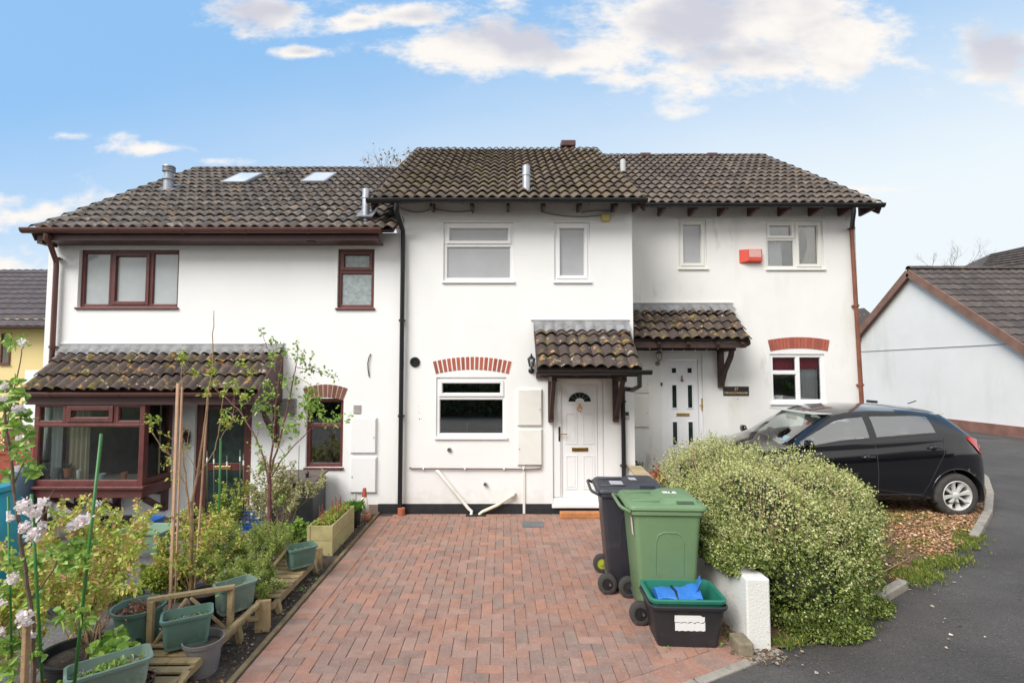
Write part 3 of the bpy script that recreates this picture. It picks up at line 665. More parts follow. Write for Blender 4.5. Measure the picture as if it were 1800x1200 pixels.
# ---- doors
def panelring(b, x0, x1, z0, z1, y, w_=.018, d=.008):
    b.box(x0, x0+w_, y-d, y, z0, z1); b.box(x1-w_, x1, y-d, y, z0, z1); b.box(x0+w_, x1-w_, y-d, y, z0, z0+w_); b.box(x0+w_, x1-w_, y-d, y, z1-w_, z1)
    b.box(x0+w_*1.9, x1-w_*1.9, y-d*.7, y, z0+w_*1.9, z1-w_*1.9)
def X(u, Y=YM): return at(u, 650, Y).x
def Z(v, Y=YM): return at(900, v, Y).z
yd = YM+.06
b = MB(); f0, f1 = dp.x, dq.x; l0, l1 = X(987.5), X(1050)
b.box(f0, l0-.004, yd-.02, yd+.05, Z(876), dp.z); b.box(l1+.004, f1, yd-.02, yd+.05, Z(876), dp.z); b.box(l0-.004, l1+.004, yd-.02, yd+.05, Z(677)+.004, dp.z)
b.box(f0+.012, l0-.03, yd-.034, yd-.02, Z(874), dp.z-.012); b.box(l1+.03, f1-.012, yd-.034, yd-.02, Z(874), dp.z-.012)
b.box(f0, f1, yd-.05, yd+.05, dq.z, Z(876)); b.box(f0-.02, f1+.01, YM-.05, yd-.05, dq.z, dq.z+.05)
fr = b.build('door_frame', W, hm, bevel=.004)
b = MB(); b.box(l0, l1, yd, yd+.04, Z(876)+.005, Z(677))
for a0, a1 in ((994, 1014.5), (1024, 1045)):
    panelring(b, X(a0), X(a1), Z(781), Z(726), yd); panelring(b, X(a0), X(a1), Z(861), Z(801), yd)
cx, cz = X(1019.5), Z(706)
for r0, r1, d in ((.178, .192, .01),):
    k = 16; b.prism([(cx+r1*math.cos(math.pi*i/k), cz+r1*math.sin(math.pi*i/k)*.82) for i in range(k+1)]+[(cx+r0*math.cos(math.pi-math.pi*i/k), cz+r0*math.sin(math.pi-math.pi*i/k)*.82) for i in range(k+1)], yd-d, yd)
b.box(l0+.02, l1-.02, yd-.004, yd, Z(712)-.006, Z(712))
dr = b.build('door', W, hm, bevel=.003)
k = 16; MB().prism([(cx+.175*math.cos(math.pi*i/k), cz+.175*math.sin(math.pi*i/k)*.82) for i in range(k+1)]+[(cx+.07*math.cos(math.pi-math.pi*i/k), cz+.055*math.sin(math.pi-math.pi*i/k)) for i in range(k+1)], yd-.003, yd+.004).build('fanlight', M['glass_dark'], dr)
b = MB()
for a in (35, 62, 90, 118, 145):
    b.beam((cx+.072*math.cos(R(a)), yd-.006, cz+.058*math.sin(R(a))), (cx+.172*math.cos(R(a)), yd-.006, cz+.14*math.sin(R(a))), .005, .006)
b.build('fanlight_lead', M['lead'], dr)
b = MB(); p = (X(1019), Z(716)); b.lathe([(.0, 0), (.03, .0), (.03, .012), (.018, .02), (.0, .022)], 14, Matrix.Translation((p[0], yd, p[1]+.02)) @ Matrix.Rotation(R(90), 4, 'X')); b.tube([(p[0]+.032*math.cos(a), yd-.02, p[1]-.02+.042*math.sin(a)) for a in [i*math.pi/8 for i in range(17)]], .007, 6)
b.build('door_knocker', M['gold'], dr, smooth=True)
b = MB(); b.box(X(1005), X(1033.5), yd-.012, yd, Z(794), Z(787)); b.box(X(1007), X(1031.5), yd-.018, yd-.012, Z(793), Z(788)+.001); b.build('letterbox', M['gold'], dr, bevel=.004)
b = MB(); b.box(X(981.2), X(984.6), yd-.034, yd-.018, Z(776), Z(750)); b.tube([(X(983), yd-.03, Z(763)), (X(983), yd-.06, Z(763)), (X(996), yd-.06, Z(763))], .008, 8); b.build('door_handle', M['gold'], fr, bevel=.003)
# hinge side light: nothing else
def bracket(parent, x, Y, zt, zb, reach, mt, w_=.085, curved=False):
    b = MB(); b.box(x-w_/2, x+w_/2, Y-.075, Y-.002, zb, zt); b.box(x-w_/2+.004, x+w_/2-.004, Y-reach, Y-.075, zt-.075, zt-.004)
    pts = [(Y-.06, zb+.06), (Y-.20, zb+(zt-zb)*.42), (Y-reach+.10, zt-.16), (Y-reach+.06, zt-.05)] if curved else [(Y-.06, zb+.08), (Y-reach+.07, zt-.04)]
    for p, q in zip(pts[:-1], pts[1:]): b.beam((x, *p), (x, *q), w_*.72, .07)
    return b.build('bracket', mt, parent, bevel=.006)
def canopy(parent, xa, xb, Yw, zw, Ye, ze, rows, mt, gmat, flash=.16, gname='gutter', gx=None, tl=None):
    # returns the roof part; tiles, flashing, gutter
    sl_ = Vector((0, Yw-Ye, zw-ze)); Lh = sl_.length; sl_.normalize(); nr = Vector((0, -sl_.z, sl_.y))
    t = tiles(parent, xa, xb, Ye, ze, Yw, zw, rows, mt, hw=.158, amp=.05, name='canopy_roof', jit=.008)
    b = MB(); n = int((xb-xa)/.02); V = []; fl = flash
    for i in range(n+1):
        x = xa-.02+(xb-xa+.04)*i/n; f = ((x-xa)/.158) % 1; q = max(0, min(1, (f-.1)/.8)); h = .045*math.sin(math.pi*q)**.75 if 0 < q < 1 else 0
        for k, (d, hh) in enumerate(((Lh-fl, h+.05), (Lh-fl*.45, h*.75+.055), (Lh-.04, h*.3+.06))):
            p = Vector((0, Ye, ze))+sl_*d+nr*(hh+.004*noise.noise(Vector((x*14, k, 2)))); V.append((x, p.y, p.z))
        V.append((x, Yw-.012, zw+.10+.003*noise.noise(Vector((x*9, 0, 7))))); V.append((x, Yw+.01, zw+.102))
    b.add(V, [(i*5+k, i*5+5+k, i*5+6+k, i*5+1+k) for i in range(n) for k in range(4)])
    b.build('flashing', M['lead'], t, auto=40)
    MB().box(xa-.06, xb+.04, Yw-.022, Yw+.005, zw+.104, zw+.118).build('flashing_trim', M['upvc_cream'], t)
    if gmat: gutter(t, *(gx or (xa-.03, xb+.03)), Ye-.05, ze-.03, gmat, name=gname)
    return t
# main canopy
cyt = 7.15; cx0, cx1 = at(946, 645, cyt).x, at(1127, 645, cyt).x
cze = at(900, 648, cyt).z; czw = at(900, 563, YM).z-.10
cn = canopy(hm, cx0, cx1, YM, czw, cyt, cze, 4, M['tile_lichen'], M['black_plastic'], .20, gx=(cx0-.02, at(1143, 655, cyt).x))
for x in (cx0-.004, cx1+.004): MB().beam((x, cyt+.02, cze-.02), (x, YM, czw-.02), .02, .1).build('barge_board', M['rafter'], cn)
b = MB(); b.box(cx0+.02, cx1-.02, YM-.05, YM-.002, Z(665), Z(655)); b.box(cx0+.02, cx1-.02, cyt+.04, cyt+.08, cze-.11, cze-.02)
for u in (955, 1008, 1062): x = at(u, 0, cyt+.1).x; b.beam((x, cyt+.03, cze-.09), (x, YM, czw-.07), .045, .09)
b.build('rafters', M['rafter'], cn)
bracket(hm, X(967.5), YM, Z(661), Z(741), .62, M['rafter']); bracket(hm, X(1080.5), YM, Z(661), Z(741), .62, M['rafter'])
g1 = at(1124, 656, cyt-.05)
pipe(hm, [(g1.x, cyt-.05, cze-.06), (g1.x, cyt-.05, cze-.24), (g1.x-.06, cyt+.1, cze-.30), (X(1093), YM-.10, Z(682)), (X(1093), YM-.06, Z(690)), (X(1092.5), YM-.06, .02)], .034, M['black_plastic'], clips=[(X(1093), YM-.06, Z(705)), (X(1093), YM-.06, Z(817))])
# lantern
def lantern(u, v0, v1, Y, mt, label, scale=1):
    a = at(u, v0, Y); c = at(u, v1, Y); H = a.z-c.z; x = a.x; y = Y-.10; z = c.z
    root = empty('wall_lantern', (x, Y, z), label, 'wall light', 'lanterns beside the front doors')
    b = MB(); b.lathe([(.0, H*.30), (.032, H*.31), (.036, H*.34), (.02, H*.36)], 6, Matrix.Translation((x, y, z))); b.lathe([(.062, H*.70), (.066, H*.72), (.03, H*.84), (.014, H*.88), (.014, H*.92), (.003, H)], 6, Matrix.Translation((x, y, z)))
    for k in range(6):
        t_ = math.pi/3*k; b.beam((x+.034*math.cos(t_), y+.034*math.sin(t_), z+H*.33), (x+.058*math.cos(t_), y+.058*math.sin(t_), z+H*.71), .007, .007)
    b.tube([(x, y, z+H*.34), (x, y+.0, z+H*.22), (x, y+.04, z+H*.10), (x, Y-.01, z+H*.14)], .011, 8); b.lathe([(.045, 0), (.045, .012), (.02, .03)], 14, Matrix.Translation((x, Y, z+H*.14)) @ Matrix.Rotation(R(90), 4, 'X'))
    b.build('frame', mt, root, auto=30)
    MB().lathe([(.031, H*.35), (.054, H*.70)], 6, Matrix.Translation((x, y, z)), caps=False).build('glass', M['glass_clear'], root)
    MB().lathe([(.012, H*.38), (.02, H*.48), (.014, H*.58), (.001, H*.62)], 12, Matrix.Translation((x, y, z))).build('bulb', W, root, smooth=True)
    return root
lantern(933.5, 621, 656, YM, M['black_plastic'], 'black six sided carriage lantern on the wall left of the middle door canopy')
# doorbell and yellow box
p = at(1101.5, 729, YM); r_ = empty('door_bell', (p.x, YM, p.z), 'small grey doorbell unit beside the black downpipe', 'doorbell')
MB().box(p.x-.038, p.x+.038, YM-.03, YM, p.z-.062, p.z+.062).build('housing', mat('light_grey_plastic', (.42, .43, .45), .35, .05, 5), r_, bevel=.01)
MB().box(p.x-.024, p.x+.024, YM-.034, YM-.029, p.z-.005, p.z+.042).build('camera_panel', M['black_plastic'], r_, bevel=.004)
p = at(1064, 383.5, YM); r_ = empty('alarm_box', (p.x, YM, p.z), 'small faded yellow box under the black gutter of the middle house', 'alarm box')
MB().box(p.x-.068, p.x+.068, YM-.07, YM, p.z-.06, p.z+.06).build('cover', mat('faded_yellow_plastic', (.55, .45, .14), .6, .12, 12), r_, bevel=.012)
MB().box(p.x-.05, p.x+.05, YM-.075, YM-.069, p.z-.045, p.z+.02).build('front_plate', mat('pale_yellow_plastic', (.62, .55, .25), .6, .12, 12), r_, bevel=.003)

# ---------------------------------------------------------------- left house
hl = empty('terraced_house', (-6.97, YL, -.27), 'left white terraced house with brown frames, brown gutter and a tiled bay window canopy', 'house', 'white terraced houses in the row')
LX0, LX1 = at(98, 600, YL).x, MX0
EL = (7.60, at(350, 404, 7.6).z); RL = (11.7, at(500, 296, 11.7).z)
holes = []; B = M['brown_frame']
window(hl, (140, 438, 312, 540), YL, B, M['glass_net'], [(0, .30, 0, 1), (.30, .70, 0, 1, 1), (.70, 1, 0, 1)], holes, inset=.06, fw=.055, sw=.045)
window(hl, (594, 437, 657, 541), YL, B, M['glass_frost'], [(0, 1, 0, .62), (0, 1, .62, 1, 1)], holes, inset=.05, fw=.05)
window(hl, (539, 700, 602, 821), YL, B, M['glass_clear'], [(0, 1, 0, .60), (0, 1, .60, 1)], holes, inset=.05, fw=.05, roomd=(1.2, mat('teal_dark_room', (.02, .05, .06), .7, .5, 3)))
d0, d1 = at(344, 703, YL), at(438, 918, YL); holes.append((d0.x, d1.x, d1.z, d0.z))
bayh = (X(75), X(296), Z(868), Z(704)); holes.append(bayh)
wtl = at(300, 425, YL).z+.14
b = MB(); wall_front(b, LX0, LX1, -.05, wtl, YL, holes, .14); body(b, LX0, LX1-.002, YL, 15.6, -.3, wtl, (RL[0], RL[1]-.1)); b.build('wall', M['wall_left'], hl)
MB().box(LX0, d0.x, YL-.012, YL+.1, -.5, -.05).box(d1.x, LX1-.02, YL-.012, YL+.1, -.5, -.05).box(X(640), X(668), YL-.012, YL, -.05, .14).build('plinth', M['plinth_brown'], hl)
MB().box(X(668), LX1, YL-.014, YL, -.05, .15).build('black_plinth', M['plinth_black'], hl)
arch(hl, 540, 603, 704, 698, YL, .2, 9, M['brick_brown'], M['mortar_tan'], .26)
tl_ = tiles(hl, -7.16, MX0-.005, EL[0], EL[1], RL[0], RL[1], 15, M['tile_grey']); tl_.name = 'roof'
ridge(tl_, -7.16, -2.0, RL[0], RL[1]+.03, M['tile_grey'], r=.13); backslope(tl_, -7.14, -1.7, RL[0], RL[1], 4.1, 2.6, M['tile_grey'])
gutter(hl, at(40, 408, 7.55).x, at(671, 400, 7.55).x, 7.545, EL[1]-.005, M['brown_gutter'], r=.062)
b = MB(); b.box(-7.05, at(671, 0, 7.62).x, 7.62, 7.645, EL[1]-.155, EL[1]-.03); b.box(-7.05, at(671, 0, 7.62).x, 7.645, YL-.002, EL[1]-.155, EL[1]-.14); b.build('fascia', M['brown_dark'], hl)
b = MB(); b.beam((-7.13, EL[0]+.02, EL[1]-.085), (-7.13, RL[0], RL[1]-.085), .03, .16); b.box(-7.08, LX0, 7.63, 7.9, EL[1]-.20, EL[1]-.06); b.build('barge_board', M['brown_dark'], hl)
# skylights
def skylight(parent, u, v, E, Rr, lbl):
    # corner positions given in pixels along the slope
    s = (Rr[1]-E[1])/(Rr[0]-E[0])
    def on(u, v):
        lo, hi = E[0], Rr[0]
        for _ in range(30):
            m_ = (lo+hi)/2; p = at(u, v, m_)
            if p.z > roofz(*E, *Rr, m_)+.06: lo = m_
            else: hi = m_
        return at(u, v, lo)
    p0 = on(u, v+7); p1 = on(u, v-7); sl_ = Vector((0, Rr[0]-E[0], Rr[1]-E[1])).normalized(); nn = Vector((0, -sl_.z, sl_.y)); hw_ = .235
    c = (p0+p1)/2; hl_ = (p1-p0).length/2
    Q = Matrix((Vector((1, 0, 0)), sl_, nn)).transposed().to_4x4(); Q.translation = c+nn*.03
    b = MB()
    for a, d, w1, w2 in ((-hw_, 0, .035, hl_*2), (hw_, 0, .035, hl_*2)): b.obox(Q @ Matrix.Translation((a, d, 0)), w1, w2, .05)
    for a, d in ((0, -hl_), (0, hl_)): b.obox(Q @ Matrix.Translation((a, d, 0)), hw_*2, .04, .052)
    o = b.build('skylight', mat('grey_skylight_frame', (.30, .30, .31), .4, .1, 9), parent, bevel=.004)
    MB().obox(Q @ Matrix.Translation((0, 0, .02)), hw_*2-.05, hl_*2-.05, .01).build('pane', mat('pale_skylight_glass', (.62, .65, .68), .04, .02, 3, coat=1), o)
skylight(hl, 427, 316, EL, RL, 0); skylight(hl, 562, 315, EL, RL, 0)
flue(hl, 643, 333, 376, 7.9, .058, M['metal_flue'])
# banded chimney flue on the left
def onroof(u, v, E, Rr):
    lo, hi = E[0], Rr[0]
    for _ in range(30):
        m_ = (lo+hi)/2; p = at(u, v, m_)
        if p.z > roofz(*E, *Rr, m_)+.05: lo = m_
        else: hi = m_
    return at(u, v, lo)
p = onroof(296, 333, EL, RL); sc_ = p.y/FP
H = 42*sc_; r = 8.2*sc_
fo = MB().lathe([(r, -.3), (r, H*.38), (r*1.3, H*.40), (r*1.3, H*.44), (r*.86, H*.47), (r*.86, H*.74), (r*1.3, H*.76), (r*1.3, H*.80), (r*.8, H*.81), (r*.8, H*.84), (r*1.25, H*.85), (r*1.25, H*.88), (r*.8, H*.89), (r*.8, H*.93), (r*1.3, H*.94), (r*1.2, H), (.001, H*1.02)], 20, Matrix.Translation(p)).build('flue_pipe', mat('dull_aluminium', (.33, .35, .38), .45, .1, 12, metal=.5), hl, auto=35)
MB().beam((p.x, p.y-.14, p.z-.07), (p.x, p.y+.3, p.z+.20), .34, .02).build('flue_flashing', M['lead'], fo)
# roof vent tile
for u, v in ((499, 306), ):
    p = onroof(u, v, EL, RL); MB().box(p.x-.1, p.x+.1, p.y-.1, p.y+.1, p.z-.02, p.z+.09).build('roof_vent', M['black_plastic'], hl, bevel=.02)
# left downpipe
a = at(80, 420, 7.55); xl = X(97)
pipe(hl, [(a.x, 7.56, EL[1]-.07), (a.x, 7.56, EL[1]-.15), (a.x+.02, 7.60, EL[1]-.2), (xl, YL-.08, EL[1]-.42), (xl, YL-.07, EL[1]-.5), (xl+.005, YL-.07, -.2)], .036, M['brown_gutter'], clips=[(xl, YL-.07, Z(456)), (xl, YL-.07, Z(610))])
# left canopy
lyt = 7.29; lx0, lx1 = at(38, 690, lyt).x, at(459, 690, lyt).x
lze = at(300, 687, lyt).z; lzw = at(300, 605, YL).z-.10
lc = canopy(hl, lx0, lx1, YL, lzw, lyt, lze, 3, M['tile_lichen'], M['brown_gutter'], .14, gx=(lx0-.03, at(437, 690, lyt-.05).x))
b = MB(); b.box(lx0+.05, lx1-.03, lyt+.01, lyt+.035, Z(711, lyt), lze-.03); b.box(lx0+.05, lx1-.03, lyt+.035, YL-.02, Z(711, lyt), Z(711, lyt)+.015); b.build('fascia', M['brown_dark'], lc)
b = MB(); b.add([(lx1+.0, lyt-.1, lze+.03), (lx1+.0, lyt-.1, Z(713, lyt)), (lx1+.0, YL, Z(712, lyt)), (lx1+.0, YL, lzw+.06), (lx1+.022, lyt-.1, lze+.03), (lx1+.022, lyt-.1, Z(713, lyt)), (lx1+.022, YL, Z(712, lyt)), (lx1+.022, YL, lzw+.06)], [(0, 1, 2, 3), (7, 6, 5, 4), (0, 4, 5, 1), (0, 3, 7, 4), (1, 5, 6, 2)])
b.build('side_board', M['brown_dark'], lc)
bracket(hl, lx1-.05, YL, Z(711), Z(778), .5, M['brown_dark'], curved=True)
# bay window
by = 7.33; bx0, bx1 = at(62, 700, by).x, at(250, 700, by).x; bz0, bz1 = at(200, 852, by).z, Z(706, lyt)
fr, bb = window(hl, (62, 706, 250, 853), by, B, M['glass_bay'], [(0, 1, 0, .735), (0, .28, .735, 1), (.28, .735, .735, 1, 1), (.735, 1, .735, 1)], None, inset=0, sill=0, fw=.07, sw=.05, name='bay_window')
b = MB(); z0, z1 = bb[2], bb[3]; xs = bb[1]-.0
for a, c, e, f in ((by+.05, by+.10, z0, z1), (YL-.07, YL, z0, z1)): b.box(xs-.06, xs-.002, a, c, e, f)
b.box(xs-.06, xs-.002, by+.10, YL-.07, z0, z0+.08); b.box(xs-.06, xs-.002, by+.10, YL-.07, z1-.07, z1)
b.build('side_frame', B, fr, bevel=.004); b = MB()
for a, c in ((by+.05, by+.1), (YL-.07, YL)): b.box(bb[0]+.002, bb[0]+.06, a, c, z0, z1)
b.box(bb[0]+.002, bb[0]+.06, by+.1, YL-.07, z0, z0+.08); b.box(bb[0]+.002, bb[0]+.06, by+.1, YL-.07, z1-.07, z1)
b.build('side_frame', B, fr, bevel=.004)
for x in (xs-.036, bb[0]+.03): MB().box(x, x+.006, by+.1, YL-.07, z0+.08, z1-.07).build('side_pane', M['glass_bay'], fr)
b = MB(); b.box(bb[0]-.12, xs+.06, by-.07, YL-.002, z0-.04, z0-.002); b.box(bb[0]-.06, xs+.01, by-.01, YL-.002, z0-.17, z0-.04); b.build('bay_sill', B, fr, bevel=.006)
for x in (xs-.06, bb[0]+.2, (xs+bb[0])/2):
    b = MB(); b.box(x-.04, x+.04, YL-.07, YL-.002, z0-.5, z0-.17); b.beam((x, YL-.05, z0-.48), (x, by+.12, z0-.2), .07, .07); b.build('bay_bracket', M['brown_dark'], fr)
# room behind the bay
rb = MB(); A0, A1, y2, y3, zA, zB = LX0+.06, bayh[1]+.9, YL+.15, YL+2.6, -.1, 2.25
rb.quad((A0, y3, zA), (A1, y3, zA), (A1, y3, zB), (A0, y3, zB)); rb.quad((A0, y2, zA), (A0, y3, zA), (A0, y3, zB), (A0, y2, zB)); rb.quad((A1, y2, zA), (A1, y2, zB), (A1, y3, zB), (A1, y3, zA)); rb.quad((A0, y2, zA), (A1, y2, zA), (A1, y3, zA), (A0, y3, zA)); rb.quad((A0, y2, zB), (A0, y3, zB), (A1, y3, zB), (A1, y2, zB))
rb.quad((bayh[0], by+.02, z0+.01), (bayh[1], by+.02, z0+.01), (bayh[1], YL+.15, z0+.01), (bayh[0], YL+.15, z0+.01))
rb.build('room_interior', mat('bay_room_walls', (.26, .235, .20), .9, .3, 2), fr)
def drape(x0, x1, y, z0, z1, amp=.03, n=40, per=.07, pinch=None):
    b = MB(); V = []
    for i in range(n+1):
        f = i/n; x = x0+(x1-x0)*f
        for k in range(7):
            g = k/6; xx = x
            if pinch: xx = pinch[0]+(x-pinch[0])*(1-pinch[1]*math.sin(math.pi*min(1, (1-g)*1.2))*.9) if g < 1 else x
            V.append((xx, y+amp*math.sin(6.28*(x-x0)/per)*(1-.3*g), z0+(z1-z0)*g))
    b.add(V, [(i*7+k, i*7+7+k, i*7+8+k, i*7+1+k) for i in range(n) for k in range(6)]); return b
MB().box(at(78, 0, YL+.5).x, at(112, 0, YL+.5).x, YL+.5, YL+.55, -.05, 2.2).build('inner_wall_end', M['wall_left'], fr)
for u0, u1, yy, c in ((126, 160, 7.62, 'curtain'), (256, 286, 7.72, 'curtain'), (84, 114, 7.60, 'net')):
    drape(at(u0, 700, yy).x, at(u1, 700, yy).x, yy, Z(835), Z(705), pinch=None).build('curtain', M[c], fr, smooth=True)
b = MB(); x = at(150, 0, YL+1.4).x; b.box(x-.1, x+.7, YL+1.4, YL+1.9, 0, .75); b.box(x+1.0, x+1.9, YL+2.2, YL+2.5, 0, 1.8); b.box(x-.9, x-.5, YL+1.2, YL+1.5, 0, 1.15); b.build('room_furniture', mat('dark_furniture', (.07, .06, .06), .5, .3, 3), fr)
b = MB()
for i in range(3):
    for k in range(3): b.box(x+1.05+i*.28, x+1.27+i*.28, YL+2.17, YL+2.2, .6+k*.38, .9+k*.38)
b.build('bookshelf_contents', mat('shelf_contents', (.22, .16, .11), .7, .5, 3), fr)
# pots on the inner sill of the bay
def smallpot(u, v, Y, h, r, mt, label, plant=True):
    p = at(u, v, Y); root = empty('plant_pot', p, label, 'plant pot', 'pots on the bay window sill')
    MB().lathe([(r*.72, 0), (r*.95, h*.8), (r*1.08, h*.8), (r*1.1, h), (r*.95, h), (r*.9, h*.88), (.001, h*.86)], 18, Matrix.Translation(p)).build('pot', mt, root, auto=30)
    if plant:
        b = MB()
        for i in range(40):
            a = random.uniform(0, 6.28); l = random.uniform(.04, .10); Q = Matrix.Translation(p+Vector((0, 0, h))) @ Matrix.Rotation(a, 4, 'Z') @ Matrix.Rotation(random.uniform(-1.2, -.3), 4, 'Y')
            b.add([Q @ Vector(v) for v in ((.0, 0, 0), (l*.6, -.012, 0), (l, 0, 0), (l*.6, .012, 0))], [(0, 1, 2, 3)])
        b.build('leaves', mat('house_plant_leaf', (.05, .10, .03), .5, .3, 9), root)
M['terracotta'] = mat('terracotta', (.42, .16, .08), .8, .15, 10, .2, 60)
zz = z0+.012
p_ = atz(119, 838, zz); smallpot(119, 838, 7.52, .13, .055, M['terracotta'], 'terracotta pot with a small green plant inside the brown bay window')
smallpot(138, 840, 7.5, .12, .03, W, 'slim white jug on the bay window sill right of the terracotta pot', False)
smallpot(100, 842, 7.46, .16, .045, mat('slate_vase', (.12, .13, .15), .3, .1, 6), 'dark grey vase on the bay window sill left of the terracotta pot', False)
smallpot(178, 843, 7.5, .09, .05, mat('pale_blue_bowl', (.45, .55, .62), .3, .1, 6), 'pale blue bowl on the bay window sill near the green cane', False)
smallpot(218, 842, 7.5, .10, .04, M['terracotta'], 'small orange pot at the right end of the bay window sill', False)
# left door
yd = YL+.07; D = MB(); a0, a1, zb, zt_ = d0.x, d1.x, d1.z, d0.z
D.box(a0, a0+.10, yd-.02, yd+.05, zb, zt_); D.box(a1-.09, a1, yd-.02, yd+.05, zb, zt_); D.box(a0+.10, a1-.09, yd-.02, yd+.05, zt_-.09, zt_)
dfr = D.build('door_frame', B, hl, bevel=.004)
x0, x1 = a0+.104, a1-.094; D = MB(); D.box(x0, x0+.06, yd, yd+.04, zb+.02, zt_-.094); D.box(x1-.06, x1, yd, yd+.04, zb+.02, zt_-.094)
for e, f in ((zb+.02, zb+.14), (Z(828), Z(815)), (zt_-.16, zt_-.094)): D.box(x0+.06, x1-.06, yd, yd+.04, e, f)
ld = D.build('door', B, hl, bevel=.004)
MB().box(x0+.06, x1-.06, yd+.012, yd+.02, zb+.14, Z(828)).box(x0+.06, x1-.06, yd+.012, yd+.02, Z(815), zt_-.16).build('pane', M['glass_dark'], ld)
MB().box(X(376), X(407), yd-.012, yd, Z(826), Z(820)).build('letterbox', M['gold'], ld, bevel=.003)
# letterbox / vents / meter boxes of left house
p, q = at(486, 700, YL), at(521, 731, YL); vo = MB(); vo.box(p.x, p.x+.02, YL-.03, YL, q.z, p.z); vo.box(q.x-.02, q.x, YL-.03, YL, q.z, p.z); vo.box(p.x+.02, q.x-.02, YL-.03, YL, p.z-.02, p.z); vo.box(p.x+.02, q.x-.02, YL-.03, YL, q.z, q.z+.02)
for i in range(6): vo.beam((p.x+.02, YL-.02, q.z+.04+i*.038), (q.x-.02, YL-.02, q.z+.04+i*.038), .028, .006, R(35))
vo.build('louvred_vent', mat('grey_vent', (.26, .25, .24), .6, .2, 9), hl)
p, q = at(621.5, 711.5, YL), at(634.5, 726.5, YL); vo = MB(); vo.box(p.x, q.x, YL-.012, YL, q.z, p.z)
for i in range(5): vo.box(p.x+.01, q.x-.01, YL-.022, YL-.012, q.z+.014+i*.026, q.z+.024+i*.026)
vo.build('air_vent', mat('cream_grey_vent', (.46, .43, .41), .6, .1, 9), hl)
meterbox(hl, 617, 733, 662, 796, YL, M['upvc']); meterbox(hl, 617, 801.5, 662, 865, YL, M['upvc'], 'l')
MB().tube([at(651.5, 622, YL-.01), at(648.5, 628, YL-.02), at(646.5, 638, YL-.022), at(647, 650, YL-.02), at(649, 662, YL-.01)], .008, 8).build('cable_stub', M['black_plastic'], hl, smooth=True)
MB().box(X(548), X(560), 7.66, 7.72, EL[1]-.17, EL[1]-.157).build('soffit_hook', M['black_plastic'], hl)
MB().box(X(626), X(629), YL-.02, YL, -.05, Z(866)).build('cable_cover', M['upvc_cream'], hl)

# ---------------------------------------------------------------- right house
Zr = lambda v: at(900, v, YR_).z
Xr = lambda u: at(u, 650, YR_).x
hr = empty('terraced_house', (MX1, YR_, .25), 'right white terraced house set back with weather stains, brown downpipe and nameplate', 'house', 'white terraced houses in the row')
RX0, RX1 = MX1-.3, Xr(1513)
ER = (8.70, at(1300, 360, 8.7).z); RR = (12.7, at(1200, 273, 12.7).z)
holes = []; U = M['upvc_cream']
window(hr, (1192, 386, 1243, 471), YR_, U, M['glass_grey'], [(0, 1, 0, 1, 1)], holes, drip=M['upvc_cream'], inset=.03, fw=.05)
w1, wb1 = window(hr, (1345, 388, 1449, 472), YR_, U, M['glass_clear'], [(0, .52, 0, .62), (0, .52, .62, 1, 1), (.52, 1, 0, 1, 1)], holes, drip=M['upvc_cream'], inset=.03, fw=.045, roomd=(1.2, M['room']))
w2, wb2 = window(hr, (1353, 622, 1452, 708), YR_, W, M['glass_clear'], [(0, .52, 0, .62), (0, .52, .62, 1), (.52, 1, 0, 1)], holes, inset=.02, fw=.055, roomd=(1.2, M['room']))
e0, e1 = at(1161, 621, YR_), at(1238, 800, YR_); zdb = .32; holes.append((e0.x, e1.x, zdb, e0.z))
wtr = at(1300, 360, YR_).z+.10
b = MB(); wall_front(b, RX0, RX1, -.2, wtr, YR_, holes, .14); body(b, RX0, RX1, YR_, 16.7, -.3, wtr, (RR[0], RR[1]-.1)); b.build('wall', M['wall_right'], hr)
arch(hr, 1354, 1455, 617, 612, YR_, .2, 17, M['brick_red'], M['mortar_red'], .17)
x0, x1, z0, z1 = wb1; yy = YR_+.16
drape(x0+.02, x0+.36, yy, z0, z1-.3, .02, 30, .05).build('curtain', M['net'], w1, smooth=True)
drape(x1-.30, x1-.02, yy, z0, z1, .03, 30, .07, pinch=(x1, .4)).build('curtain', M['curtain'], w1, smooth=True)
x0, x1, z0, z1 = wb2
drape(x0+.04, x0+.50, yy, z1-.28, z1-.02, .008, 40, .05).build('valance', M['red_blind'], w2, smooth=True)
drape(x1-.44, x1-.04, yy, z0, z1, .015, 40, .05).build('curtain', M['net'], w2, smooth=True)
drape(x1-.44, x1-.04, yy-.03, z1-.26, z1-.02, .008, 40, .05).build('valance', M['red_blind'], w2, smooth=True)
b = MB(); b.lathe([(.05, 0), (.07, .12)], 14, Matrix.Translation((x0+.22, YR_+.14, z0+.01))); b.lathe([(.04, 0), (.04, .1)], 14, Matrix.Translation((x0+.1, YR_+.14, z0+.01)))
po = b.build('window_ornament', W, w2, auto=40)
b = MB()
for i in range(50):
    a = random.uniform(0, 6.28); l = random.uniform(.08, .18); Q = Matrix.Translation((x0+.42, YR_+.2, z0+.22)) @ Matrix.Rotation(a, 4, 'Z') @ Matrix.Rotation(random.uniform(-1.3, .2), 4, 'Y')
    b.add([Q @ Vector(v) for v in ((0, 0, 0), (l*.6, -.014, 0), (l, 0, 0), (l*.6, .014, 0))], [(0, 1, 2, 3)])
b.build('window_plant', mat('window_plant_leaf', (.06, .17, .03), .5, .2, 9), w2)
trr = tiles(hr, 2.0, at(1550, 358, 8.7).x, ER[0], ER[1], RR[0], RR[1], 14, M['tile_right']); trr.name = 'roof'
RXE = at(1550, 358, 8.7).x
ridge(trr, .8, RXE, RR[0], RR[1]+.03, M['tile_right'], r=.13); backslope(trr, .8, RXE-.02, RR[0], RR[1], 4.1, 2.6, M['tile_right'])
